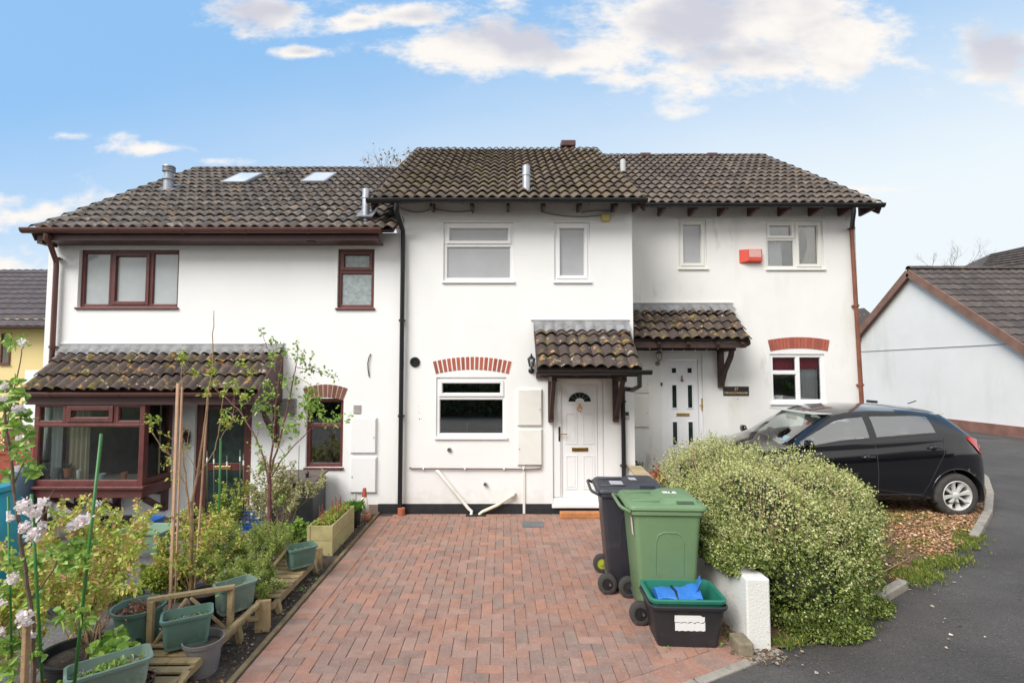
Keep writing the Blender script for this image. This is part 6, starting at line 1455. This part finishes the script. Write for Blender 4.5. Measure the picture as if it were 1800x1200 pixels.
# young tree, tan stems, with stake
poly_tree('young_tree', 'tall thin young tree with tan stems and few yellow leaves left of the door', 4.9,
  [([(335, 1075), (336, 1000), (338, 930), (335, 880)], .020, .014), ([(336, 890), (352, 800), (362, 730), (372, 660), (374, 600), (376, 546)], .012, .003), ([(337, 940), (328, 860), (322, 800), (318, 720), (320, 640)], .011, .003), ([(325, 850), (300, 800), (285, 790), (262, 750)], .006, .003), ([(345, 840), (378, 790), (388, 740), (392, 700)], .006, .003), ([(320, 760), (332, 745), (330, 790)], .003, .002), ([(350, 830), (330, 800), (322, 770)], .004, .002), ([(388, 770), (408, 735), (412, 700)], .003, .002)],
  [(320, 630, 26), (318, 624, 14), (375, 655, 22), (370, 640, 10), (395, 740, 20), (400, 748, 14), (345, 655, 12), (362, 690, 14), (375, 675, 10), (425, 640, 14), (440, 655, 14), (415, 685, 12), (430, 700, 14), (312, 850, 4), (410, 672, 10), (262, 735, 12), (395, 690, 10)],
  m_lime, bark_tan, .035, 12, .055, 16, 7)
# apple-blossom tree at the left edge, near
ap = poly_tree('young_tree', 'apple tree with pink white blossom at the left edge of the photograph', 2.9,
  [([(60, 1230), (58, 1100), (45, 1000), (30, 900), (18, 800), (8, 720)], .013, .006), ([(40, 960), (80, 900), (95, 860)], .006, .003), ([(12, 760), (22, 690), (38, 620), (42, 600)], .004, .002), ([(50, 1060), (95, 1000), (120, 950)], .006, .003), ([(24, 850), (48, 800), (60, 780)], .004, .002)],
  [(5, 690, 10), (20, 675, 14), (28, 700, 12), (12, 720, 16), (40, 735, 16), (25, 750, 16), (8, 745, 12), (48, 765, 12), (34, 690, 10), (22, 600, 8), (30, 602, 6), (42, 800, 10), (50, 815, 10), (60, 828, 10), (15, 838, 10), (30, 790, 8), (130, 960, 18), (145, 990, 18), (120, 985, 18), (150, 965, 14), (112, 1000, 12), (70, 990, 12), (90, 970, 10), (20, 990, 14), (40, 1000, 12), (10, 1040, 10), (60, 1050, 10), (110, 1085, 14), (140, 1080, 16), (150, 1095, 10), (30, 1130, 16), (10, 1140, 16), (60, 1150, 12), (20, 1180, 14)],
  m_fresh, bark, .044, 12, .055, 0, 9, .25)
rn = random.Random(3)
for u, v, k in ((45, 888, 60), (60, 900, 50), (78, 883, 26), (45, 925, 36), (60, 940, 50), (75, 922, 20), (140, 918, 40), (150, 912, 36), (125, 925, 24), (25, 1015, 40), (2, 1060, 20), (42, 1085, 50), (40, 1080, 20), (8, 680, 16), (30, 720, 20), (38, 718, 12), (40, 601, 9), (5, 700, 12), (3, 1110, 16), (55, 1115, 12), (172, 883, 8), (22, 910, 14), (48, 1090, 20), (35, 770, 6)):
    p = at(u, v, 2.8+rn.uniform(-.12, .12))
    f = MB()
    for _ in range(k*2): leaf(f, p+rdir(rn)*(.010+.0005*k)*rn.random()**.4, rdir(rn)*.7+Vector((0, -.4, .2)), .018, .0105, rn=rn, droop=.05)
    f.build('blossom', m_blossom, ap)
# bronze-gold shrub in the black tub
tubp = gp(118, 1150); tubp = Vector((-2.95, 3.75, -.05))
b = MB()
tb_ = empty('planter_tub', tubp, 'wide black oval tub at the foot of the golden shrub', 'planter tub')
MB().lathe([(.26, .0), (.30, .22), (.33, .24), (.33, .26), (.30, .26), (.28, .2)], 30, Matrix.Translation(tubp), caps=False, ay=.75).build('tub', M['black_plastic'], tb_, auto=40); MB().lathe([(.001, .22), (.29, .205)], 24, Matrix.Translation(tubp), caps=False, ay=.75).build('compost', M['soil'], tb_)
shrub('flowering_shrub', 'large golden bronze shrub with small leaves filling the left foreground', 'shrub', tubp+Vector((0, 0, .2)), 1.0, .55, 8, 3, m_bronze, .034, 3, bark_tan, 21, r=.008, lean=(-.12, .15), wob=.22, kids=(2, 3), shrink=.66)
shrub('flowering_shrub', 'yellow leaved shrub behind the green round pot', 'shrub', (-2.95, 5.1, -.15), .80, .55, 9, 3, m_bronze, .030, 3, bark_tan, 22, r=.006, shrink=.66)
shrub('flowering_shrub', 'loose golden shrub under the bay window', 'shrub', (-4.0, 5.2, -.2), .72, .6, 8, 3, m_bronze, .036, 3, bark_tan, 23, r=.007, shrink=.66)
shrub('flowering_shrub', 'gold and green shrub at the far left under the blossom', 'shrub', (-3.15, 3.2, -.1), 1.1, .6, 8, 3, m_bronze, .036, 3, bark_tan, 33, r=.007, shrink=.66)
shrub('rosemary_bush', 'bushy rosemary with pale flowers beside the middle trough planter', 'shrub', (-2.62, 5.25, -.05), .62, 1.05, 22, 3, m_rose, .028, 8, bark, 24, r=.005, shrink=.68, lw=.14, flowers=(m_bluefl, 90, .016, 5))
shrub('rosemary_bush', 'lower rosemary growth hanging behind the timber stand', 'shrub', (-2.35, 4.75, .05), .40, 1.2, 14, 3, m_rose, .026, 7, bark, 25, r=.004, shrink=.68, lw=.14, flowers=(m_bluefl, 40, .016, 5))
shrub('variegated_shrub', 'cream variegated shrub in front of the grey storage bin', 'shrub', (-2.95, 6.75, -.05), .95, .62, 8, 3, m_creamy, .032, 4, bark_tan, 26, r=.008, shrink=.66, lean=(.1, 0))
shrub('variegated_shrub', 'small yellow green shrub at the foot of the brown framed door', 'shrub', (-3.6, 6.9, -.2), .8, .55, 7, 3, m_lime, .034, 3, bark_tan, 27, r=.006, shrink=.66)
shrub('variegated_shrub', 'golden leaved shrub low in front of the left door', 'shrub', (-3.35, 6.0, -.2), .72, .7, 8, 3, m_bronze, .034, 3, bark_tan, 28, r=.006, shrink=.66)
shrub('flowering_shrub', 'sprawling golden shrub in the middle of the gravel patio', 'shrub', (-3.5, 4.4, -.15), .75, .8, 12, 3, m_bronze, .036, 3, bark_tan, 41, r=.006, shrink=.66)
shrub('leafy_plant', 'lush green plant low on the gravel between tub and blue tray', 'plant', (-3.4, 5.3, -.2), .5, .9, 12, 3, m_lime, .036, 4, bark_tan, 42, r=.005)
shrub('leafy_plant', 'fresh green plant beside the plum stemmed tree', 'plant', (-2.45, 6.35, -.02), .42, .6, 7, 2, m_fresh, .038, 5, bark_tan, 29, r=.004)
shrub('leafy_plant', 'fresh green plant at the bottom left corner', 'plant', (-2.75, 3.0, -.02), .34, .7, 7, 2, m_fresh, .05, 4, bark_tan, 30, r=.004)
shrub('leafy_plant', 'light green leafy plant in front of the wide black tub', 'plant', (-2.62, 3.55, .1), .40, .5, 5, 1, m_fresh, .07, 4, bark_tan, 31, r=.004, lw=.42)
# canes and stakes
gcane = mat('green_plastic_cane', (.035, .16, .03), .45, .15, 12); 
def cane(u0, v0, u1, v1, Y0, Y1, r, mt, label, name='garden_cane', cat='garden cane', group='green garden canes', tape=None):
    a, c = at(u0, v0, Y0), at(u1, v1, Y1); root = empty(name, a, label, cat, group); MB().tube([a, a.lerp(c, .5), c], r, 7).build('rod', mt, root, smooth=True)
    if tape is not None: q = a.lerp(c, tape); MB().tube([q-(c-a).normalized()*.03, q+(c-a).normalized()*.03], r*1.7, 7).build('white_clip', M['upvc'], root)
cane(76, 1225, 55, 868, 2.9, 2.9, .0078, gcane, 'thick green cane among the blossom second from the left edge')
cane(128, 1225, 178, 762, 2.8, 2.85, .0082, gcane, 'thickest green cane leaning right in front of the bay window')
cane(22, 1225, 14, 872, 3.0, 3.0, .006, gcane, 'thin green cane at the far left edge with a white clip', tape=.9)
cane(382, 1030, 388, 770, 5.0, 5.0, .011, gcane, 'upright green cane in front of the brown framed door')
dg = mat('dark_green_cane', (.05, .09, .04), .5, .2, 12)
for u, t_, nm in ((364, 792, 'first'), (376, 795, 'second'), (399, 800, 'third'), (422, 790, 'fourth'), (428, 798, 'fifth')):
    cane(u, 925, u, t_, 6.9, 6.9, .006, dg, nm+' from left of the thin canes with white clips before the dark door', group='thin canes with white clips', tape=.88)
cane(523, 905, 526, 783, 6.9, 6.9, .005, dg, 'thin dark cane rising from the cream shrub before the white wall', group='thin canes with white clips')
tk = mat('pinkish_timber_stake', (.52, .32, .21), .8, .12, 12, .3, 50)
def stake(u0, v0, u1, v1, Y, w_, label, mt=tk): a, c = at(u0, v0, Y), at(u1, v1, Y); root = empty('tree_stake', a, label, 'tree stake', 'timber tree stakes'); MB().beam(a, c, w_, w_*.8).build('post', mt, root, bevel=.004)
stake(299, 1070, 313, 674, 4.7, .026, 'thick pinkish timber stake left of the door'); stake(308, 1060, 320, 680, 4.78, .018, 'thin pale stake standing right against the thick pinkish one'); stake(341, 1060, 366, 688, 5.0, .018, 'slim leaning stake in front of the door frame left side')
stake(42, 1225, 47, 1095, 2.8, .030, 'short brown stake at the bottom left corner', bark_tan)
# troughs and pots
m_tr = mat('sage_green_plastic', (.11, .20, .165), .5, .15, 5, .15, 60, spots=[((.30, .38, .34), 5, .58, .12, .5), ((.07, .10, .08), 9, .62, .1, .5)])
m_trl = mat('faded_green_plastic', (.17, .24, .20), .5, .15, 5, .15, 60, spots=[((.40, .47, .42), 5, .56, .12, .6)])
def trough(p, L_, W_, H, rz, label, mt, plants=m_fresh, n=40):
    root = empty('trough_planter', p, label, 'planter', 'green trough planters', rz=R(rz)); b = MB(); l0, w0 = L_/2*.84, W_/2*.74; l1, w1 = L_/2, W_/2
    b.loft([rrect(-l0, l0, -w0, w0, .03, 0, 4), rrect(-l0*1.02, l0*1.02, -w0*1.03, w0*1.03, .03, H*.14, 4), rrect(-l0*1.02-.004, l0*1.02+.004, -w0*1.03-.004, w0*1.03+.004, .03, H*.16, 4), rrect(-l1*.96, l1*.96, -w1*.94, w1*.94, .035, H-.022, 4), rrect(-l1-.006, l1+.006, -w1-.006, w1+.006, .04, H-.022, 4), rrect(-l1-.008, l1+.008, -w1-.008, w1+.008, .04, H-.002, 4), rrect(-l1+.008, l1-.008, -w1+.008, w1-.008, .035, H, 4), rrect(-l1*.9, l1*.9, -w1*.86, w1*.86, .03, H*.72, 4)], capb=True)
    b.build('trough', mt, root, local=True, auto=40)
    b = MB(); 
    for _ in range(260): x, y = rn2.uniform(-l1*.85, l1*.85), rn2.uniform(-w1*.8, w1*.8); flake(b, x, y, H*.72+rn2.uniform(.002, .012), rn2.uniform(.004, .01))
    b.build('compost', M['litter'], root, local=True)
    b = MB()
    for _ in range(n): x, y = rn2.gauss(0, l1*.4), rn2.gauss(0, w1*.35); leaf(b, Vector((max(-l1*.8, min(l1*.8, x)), max(-w1*.7, min(w1*.7, y)), H*.74)), rdir(rn2)*.8+Vector((0, 0, .6)), rn2.uniform(.02, .05), .012, rn=rn2)
    b.build('seedlings', plants, root, local=True); return root
# timber staging in two bays
def staging(y0, y1, z, label, uprights=True, xa=-2.62, xb=-2.14):
    root = empty('plant_stand', ((xa+xb)/2, y0, 0), label, 'plant stand', 'timber plant stands'); b = MB(); T = .04
    for x in (xa, xb): b.beam((x, y0-.1, z), (x, y1+.1, z), .035, .05)
    o = b.build('side_rails', M['timber'], root, bevel=.004)
    b = MB(); n = int((y1-y0)/.11)
    for i in range(n): y = y0+.04+i*.11+rn2.uniform(-.008, .008); b.beam((xa-.02, y, z+.034), (xb+.02, y+rn2.uniform(-.01, .01), z+.034), .07, .016)
    b.build('shelf_slats', M['timber'], root, bevel=.003)
    for x in (xa, xb):
        for y in (y0, y1): MB().beam((x+.03*(1 if x == xb else -1), y, 0), (x, y, z+.02), .055, .04).build('leg', M['timber'], root, bevel=.004)
    if uprights:
        A_, B2 = Vector((xa-.02, y0+.50, z)), Vector((xb-.01, y0+.74, z)); up_ = Vector((0, 0, .34))
        for q in (A_, B2): MB().beam(q, q+up_, .045, .032).build('upright', M['timber'], root, bevel=.004)
        MB().beam(A_+up_+Vector((-.03, 0, .01)), B2+up_+Vector((.03, 0, .01)), .04, .03).build('top_rail', M['timber'], root, bevel=.004)
        MB().beam(A_+Vector((.04, -.02, .03)), A_.lerp(B2, .45)+up_*.95+Vector((0, -.02, 0)), .032, .02).build('brace', M['timber'], root, bevel=.003); MB().beam(B2+Vector((-.02, -.02, .03)), B2.lerp(A_, .5)+up_*.95+Vector((0, -.02, 0)), .032, .02).build('brace', M['timber'], root, bevel=.003)
    return root
s1 = staging(3.42, 4.25, .13, 'timber slatted plant stand with uprights nearest the camera', xb=-2.16)
s2 = staging(4.75, 5.65, .10, 'low timber slatted stand beside the rosemary and far trough planter', False, xa=-2.42, xb=-2.06)
MB().beam((-2.03, 4.42, 0), (-2.03, 4.42, .26), .12, .035, R(12)).build('end_board', M['timber'], s1, bevel=.004)
MB().beam((-2.16, 3.9, .16), (-2.06, 4.40, .24), .045, .03).build('brace', M['timber'], s1, bevel=.004); MB().beam((-2.3, 4.36, .12), (-2.05, 4.40, .12), .05, .025).build('brace', M['timber'], s1, bevel=.004)
MB().beam((-2.13, 3.05, .0), (-2.13, 3.55, .17), .05, .03).build('brace', M['timber'], s1, bevel=.004)
MB().beam((-2.06, 5.75, 0), (-2.06, 5.75, .24), .11, .035, R(12)).build('end_board', M['timber'], s2, bevel=.004); MB().beam((-2.36, 5.05, .1), (-2.36, 5.05, .42), .05, .035).build('upright', M['timber'], s2, bevel=.004)
MB().beam((-2.36, 5.08, .14), (-2.20, 5.3, .40), .035, .02).build('brace', M['timber'], s2, bevel=.003)
trough(Vector((-2.33, 3.86, .20)), .32, .20, .22, 30, 'dark green trough planter on the near stand with one green seedling', m_tr, n=16)
trough(Vector((-2.24, 4.36, .215)), .29, .19, .22, 50, 'grey green trough planter behind the near stand beside the rosemary', m_trl, n=34)
trough(Vector((-2.10, 5.40, .18)), .28, .19, .20, 40, 'green trough planter on the far stand near the wooden box planter', m_tr, n=30)
trough(Vector((-2.44, 3.26, .20)), .42, .22, .20, 40, 'pale green trough planter at the very front full of lettuce seedlings', m_trl, n=120)
pot('plant_pot', 'round dark green plastic pot behind the near timber stand', 'plant pot', (-2.80, 4.02, .12), .28, .17, m_tr, GR)
pot('plant_pot', 'grey ribbed bucket under the near timber stand', 'bucket', (-2.20, 3.85, -.02), .26, .13, mat('grey_bucket', (.20, .19, .19), .5, .15, 6), GR, ribs=True)
pot('plant_pot', 'black pot of dead brown growth behind the front trough', 'plant pot', (-2.36, 3.38, -.02), .24, .10, M['black_plastic'], GR)
pot('plant_pot', 'black pot on the ground under the middle trough planter', 'plant pot', (-2.42, 4.05, .12), .18, .10, M['black_plastic'], GR)
pot('plant_pot', 'wide grey black pot under the far stand', 'plant pot', (-2.2, 4.95, .0), .12, .13, M['black_plastic'], GR)
pot('plant_pot', 'small black pot under the thin stakes', 'plant pot', (-2.62, 4.6, .0), .26, .13, M['black_plastic'], GR)
b = MB(); q = Vector((-2.36, 3.38, .2)); r_ = empty('dead_fern', q, 'tangle of dead brown stems in the black pot', 'dead plant')
for _ in range(260): leaf(b, q+Vector((rn2.gauss(0, .04), rn2.gauss(0, .04), abs(rn2.gauss(0, .03)))), rdir(rn2), .035, .004, rn=rn2)
b.build('dry_leaves', mat('dry_brown_leaf', (.20, .075, .045), .9, .2, 9, isl=.4), r_)
b = MB(); q = Vector((-2.80, 4.02, .36)); r_ = empty('dead_plant', q, 'pinkish brown dried plant in the round green pot', 'dead plant')
for _ in range(220): leaf(b, q+Vector((rn2.gauss(0, .07), rn2.gauss(0, .07), abs(rn2.gauss(0, .02)))), rdir(rn2)+Vector((0, 0, .5)), .03, .009, rn=rn2)
b.build('dry_leaves', mat('dry_pink_leaf', (.34, .16, .10), .9, .2, 9, isl=.4), r_)
# wooden planter with seedlings
p = Vector((-2.28, 6.55, 0)); wpn = empty('wooden_planter', p, 'pale timber box planter with seedlings and thin red sticks by the driveway edge', 'planter'); b = MB(); a0, a1, y0, y1, H = -2.32, -2.03, 6.15, 7.05, .36
for k in range(2):
    z0_, z1_ = .005+k*.178, .178+k*.178; b.box(a0, a1, y0, y0+.022, z0_, z1_); b.box(a0, a1, y1-.022, y1, z0_, z1_); b.box(a0, a0+.022, y0+.022, y1-.022, z0_, z1_); b.box(a1-.022, a1, y0+.022, y1-.022, z0_, z1_)
b.box(a1-.003, a1+.008, y0-.006, y0+.03, 0, .36); b.box(a0-.006, a0+.03, y0-.008, y0+.003, 0, .36)
b.build('boards', M['timber_pale'], wpn, bevel=.004); MB().box(a0+.02, a1-.02, y0+.02, y1-.02, .2, H-.03).build('compost', M['soil'], wpn)
b = MB()
for _ in range(900): x, y = rn2.uniform(a0+.04, a1-.04), rn2.uniform(y0+.04, y1-.04); leaf(b, Vector((x, y, H-.03+rn2.uniform(0, .06))), rdir(rn2)+Vector((0, 0, .9)), .04, .010, rn=rn2)
b.build('seedlings', m_lime, wpn)
m_st = mat('red_brown_stick', (.32, .09, .06), .7, .1, 9)
for _ in range(22): x, y = rn2.uniform(a0+.05, a1-.05), rn2.uniform(y0+.05, y1-.05); MB().tube([(x, y, H-.05), (x+rn2.uniform(-.02, .02), y, H+rn2.uniform(.1, .2))], .004, 5).build('marker_stick', m_st, wpn)
pot('plant_pot', 'black pot of chives by the end of the wooden planter', 'plant pot', (-2.12, 7.30, 0), .24, .12, M['black_plastic'], GR)
b = MB()
for _ in range(60): tuft(b, -2.12+rn2.gauss(0, .04), 7.30+rn2.gauss(0, .04), .2, 5, .2, .004, .5)
ch = b.build('chives', mat('chive_green', (.10, .27, .03), .5, .15, 9, isl=.25, transl=.2)); tag(ch, 'tuft of bright green chives in the black pot', 'herb')
# small traffic cone figure
p = Vector((-1.99, 7.62, .0)); cn_ = empty('garden_gnome', p+Vector((-.06, 0, 0)), 'white and orange cone shaped ornament leaning on the plinth behind the chives', 'ornament'); q = p+Vector((-.06, 0, .12))
MB().lathe([(.085, 0), (.062, .10), (.035, .22)], 16, Matrix.Translation(q)).build('white_body', mat('cream_ceramic', (.66, .62, .55), .5, .1, 12), cn_, smooth=True); MB().lathe([(.038, .22), (.026, .34), (.02, .345)], 14, Matrix.Translation(q)).build('orange_top', mat('orange_ceramic', (.42, .09, .05), .5, .1, 12), cn_, auto=40)
MB().lathe([(.045, -.0), (.055, .05), (.04, .09)], 14, Matrix.Translation(q+Vector((.06, -.05, -.1)))).build('terracotta_base', M['terracotta'], cn_, auto=40)
# grey storage bin
p0, p1 = at(480, 935, 7.35), at(555, 840, 7.35); sbn = empty('storage_bin', ((p0.x+p1.x)/2, 7.35, -.1), 'tall dark grey storage bin against the white wall behind the cream shrub', 'storage bin')
MB().box(p0.x, p1.x, 7.25, 7.80, -.15, p1.z-.05).build('body', mat('slate_grey_plastic', (.060, .067, .07), .5, .15, 5), sbn, bevel=.02)
b = MB(); b.add([(p0.x-.02, 7.22, p1.z-.06), (p1.x+.02, 7.22, p1.z-.06), (p1.x+.02, 7.83, p1.z+.0), (p0.x-.02, 7.83, p1.z+.0), (p0.x-.02, 7.22, p1.z-.03), (p1.x+.02, 7.22, p1.z-.03), (p1.x+.02, 7.83, p1.z+.03), (p0.x-.02, 7.83, p1.z+.03)], [(0, 3, 2, 1), (4, 5, 6, 7), (0, 1, 5, 4), (1, 2, 6, 5), (2, 3, 7, 6), (3, 0, 4, 7)]); b.build('lid', mat('brown_grey_lid', (.13, .105, .09), .6, .15, 5), sbn, bevel=.01)
p = at(540, 840, 7.45); r_ = empty('carved_bird', p, 'small dark ornament standing on the grey storage bin', 'ornament'); MB().lathe([(.03, 0), (.02, .03), (.03, .06), (.02, .09), (.001, .10)], 12, Matrix.Translation(p+Vector((0, 0, -.0)))).build('ornament_body', M['black_plastic'], r_, smooth=True)
# blue crate, green box with blue tray
def openbox(name, label, cat, c, sx, sy, sz, mt, lattice=False, m2=None):
    root = empty(name, c, label, cat); b = MB(); x0, x1, y0, y1 = -sx/2, sx/2, -sy/2, sy/2
    if lattice:
        for z in [sz*k/5 for k in range(6)]:
            for a, e in (((x0, y0), (x1, y0)), ((x1, y0), (x1, y1)), ((x1, y1), (x0, y1)), ((x0, y1), (x0, y0))): b.beam((*a, z), (*e, z), .012, .012)
        for k in range(9):
            x = x0+sx*k/8; b.beam((x, y0, 0), (x, y0, sz), .010, .010); b.beam((x, y1, 0), (x, y1, sz), .010, .010)
        b.box(x0, x1, y0, y1, -.005, .005)
    else: b.loft([rrect(x0*.9, x1*.9, y0*.9, y1*.9, .03, 0), rrect(x0, x1, y0, y1, .03, sz-.02), rrect(x0-.015, x1+.015, y0-.015, y1+.015, .04, sz-.02), rrect(x0-.015, x1+.015, y0-.015, y1+.015, .04, sz), rrect(x0+.01, x1-.01, y0+.01, y1-.01, .03, sz-.005), rrect(x0*.85, x1*.85, y0*.85, y1*.85, .03, .02)])
    b.build('basket' if lattice else 'box_body', mt, root, local=True, auto=40); return root
mbl = mat('blue_plastic', (.03, .13, .42), .4, .1, 9)
openbox('blue_crate', 'blue lattice crate on the ground right of the dark front door', 'crate', at(435, 925, 7.0)+Vector((0, 0, 0)), .40, .3, .24, mbl, True)
openbox('storage_box', 'low pale green storage box on the patio under the bay window', 'box', at(258, 962, 5.9), .52, .36, .22, mat('pale_green_plastic', (.22, .33, .25), .5, .1, 6))
openbox('blue_tray', 'small bright blue tray on the patio just under the bay window', 'tray', at(262, 932, 6.6), .26, .2, .16, mbl)
openbox('black_crate', 'black plastic crate on the patio under the bay window left of the tray', 'crate', at(195, 932, 6.6), .34, .24, .16, M['black_plastic'])
# turquoise compost bin at the left edge
p = Vector((-4.78, 4.75, -.28)); cb_ = empty('compost_bin', p, 'turquoise plastic bin with a dark opening at the left edge', 'compost bin'); mt_ = mat('turquoise_plastic', (.015, .24, .32), .4, .12, 5)
MB().lathe([(.42, 0), (.41, .5), (.38, .9), (.30, 1.2), (.20, 1.36), (.22, 1.37), (.20, 1.41), (.001, 1.43)], 28, Matrix.Translation(p)).build('shell', mt_, cb_, auto=40)
MB().lathe([(.07, 0), (.07, .03), (.05, .03), (.001, .02)], 18, Matrix.Translation(p+Vector((.24, -.26, 1.08))) @ Matrix.Rotation(R(39), 4, 'Z') @ Matrix.Rotation(R(68), 4, 'X')).build('opening', M['dark_void'], cb_)
p = at(36, 880, 7.3); wb_ = empty('water_butt', Vector((p.x, 7.3, -.25)), 'dark slate blue domed water butt left of the bay window', 'water butt'); ht = at(36, 822, 7.3).z+.25
MB().lathe([(.15, 0), (.18, ht*.5), (.165, ht*.85), (.13, ht*.95), (.001, ht)], 26, Matrix.Translation((p.x, 7.3, -.25))).build('barrel', mat('slate_blue_plastic', (.05, .085, .12), .4, .1, 6), wb_, auto=40)
MB().lathe([(.09, ht*.94), (.09, ht+.03), (.001, ht+.04)], 18, Matrix.Translation((p.x, 7.3, -.25))).build('lid', mat('pale_grey_lid', (.35, .37, .38), .5, .1, 6), wb_, auto=40)
# red fence at left
fc = at(20, 760, 8.3); fe = empty('garden_fence', (-8.2, 8.3, -.3), 'red brown timber fence with lattice top left of the bay window', 'fence'); mf_ = mat('red_stained_fence', (.30, .065, .035), .75, .2, 6, .3, 40)
zt2 = fc.z; xl_, xr_ = at(-90, 760, 8.3).x, at(64, 760, 8.3).x; b = MB()
for k in range(9): b.box(xl_, xr_, 8.3+.006*(k % 2), 8.32+.006*(k % 2), zt2-.32-.13*(k+1), zt2-.32-.13*k-.012)
b.build('boards', mf_, fe, bevel=.003); b = MB(); b.box(xl_, xr_, 8.28, 8.33, zt2-.34, zt2-.30); b.box(xl_, xr_, 8.28, 8.33, zt2-.02, zt2+.02)
n_ = int((xr_-xl_+.3)/.07)
for i in range(n_):
    for s in (-1, 1):
        x = xl_-.3+i*.07; a = (x, 8.305+.008*s, zt2-.30 if s > 0 else zt2); c = (x+.28, 8.305+.008*s, zt2 if s > 0 else zt2-.30)
        if a[0] >= xl_ and c[0] <= xr_: b.beam(a, c, .016, .006)
b.build('lattice', mf_, fe); 
for x in (xl_, xr_-.04): MB().box(x, x+.07, 8.27, 8.34, -.4, zt2+.05).build('post', mf_, fe, bevel=.004)
# wreath-like ornament by the door
p = at(325, 768, 7.86); r_ = empty('pine_cone_wreath', p, 'dark brown cone wreath hanging on the white wall left of the door', 'wreath'); b = MB()
for _ in range(420):
    a = rn2.uniform(0, 6.28); leaf(b, p+Vector((math.cos(a)*.04*rn2.random(), rn2.uniform(-.03, .05), math.sin(a)*.11*rn2.random()))+rdir(rn2)*.03, rdir(rn2), .03, .010, rn=rn2)
b.build('cone_scales', mat('dark_cone_brown', (.07, .035, .03), .8, .3, 9, isl=.4), r_)
b = MB().beam((-3.0, 3.35, .10), (-2.62, 3.1, .12), .12, .02).beam((-2.98, 3.4, .02), (-2.98, 3.4, .2), .04, .04)
o = b.build('timber_offcuts', M['timber_new']); tag(o, 'orange timber plank leaning beside the black tub bottom left', 'timber')

# ================================================================ ACROSS THE ROAD (behind the camera; seen in reflections)
oh = empty('house', (-4, -17, 0), 'brick house with a tiled roof across the road behind the camera', 'house')
b = MB(); b.box(-14, 6, -24, -17, -.4, 5.0); b.build('wall', mat('buff_brick', (.30, .20, .14), .9, .2, 6), oh)
b = MB(); b.add([(-14.4, -16.6, 4.9), (6.4, -16.6, 4.9), (6.4, -20.5, 7.6), (-14.4, -20.5, 7.6), (-14.4, -24.4, 4.9), (6.4, -24.4, 4.9)], [(1, 0, 3, 2), (4, 5, 2, 3), (0, 4, 3), (5, 1, 2)]); b.build('roof', M['tile_plain'], oh)
for x in (-12, -8, -3.5, 1.5, 4):
    for z in (.9, 3.3): MB().box(x, x+1.3, -16.99, -16.95, z, z+1.1).build('window', M['glass_grey'], oh)
oh2 = empty('house', (16, -15, 0), 'second brick house across the road further right behind the camera', 'house')
b = MB(); b.box(10, 24, -22, -15, -.4, 5.0); b.build('wall', mat('brown_house_brick', (.22, .13, .10), .9, .2, 6), oh2)
b = MB(); b.add([(9.6, -14.6, 4.9), (24.4, -14.6, 4.9), (24.4, -18.5, 7.6), (9.6, -18.5, 7.6), (9.6, -22.4, 4.9), (24.4, -22.4, 4.9)], [(1, 0, 3, 2), (4, 5, 2, 3), (0, 4, 3), (5, 1, 2)]); b.build('roof', M['tile_plain'], oh2)
for x in (11.5, 15, 19):
    for z in (.9, 3.3): MB().box(x, x+1.3, -14.99, -14.95, z, z+1.1).build('window', M['glass_grey'], oh2)
hh = empty('hedge', (2, -8.5, 0), 'long dark hedge across the road behind the camera', 'hedge'); b = MB(); rn = random.Random(4)
for _ in range(9000):
    x = rn.uniform(-12, 22); z = rn.uniform(-.2, 1.9); leaf(b, Vector((x, -8.2+rn.gauss(0, .08), z)), rdir(rn), .14, .06, rn=rn)
b.build('foliage', mat('dark_hedge_leaf', (.05, .075, .02), .6, .3, 4, isl=.4), hh); MB().box(-12, 22, -9.3, -8.4, -.4, 1.8).build('inner_growth', mat('hedge_core', (.02, .028, .01), .9, .3, 3), hh)
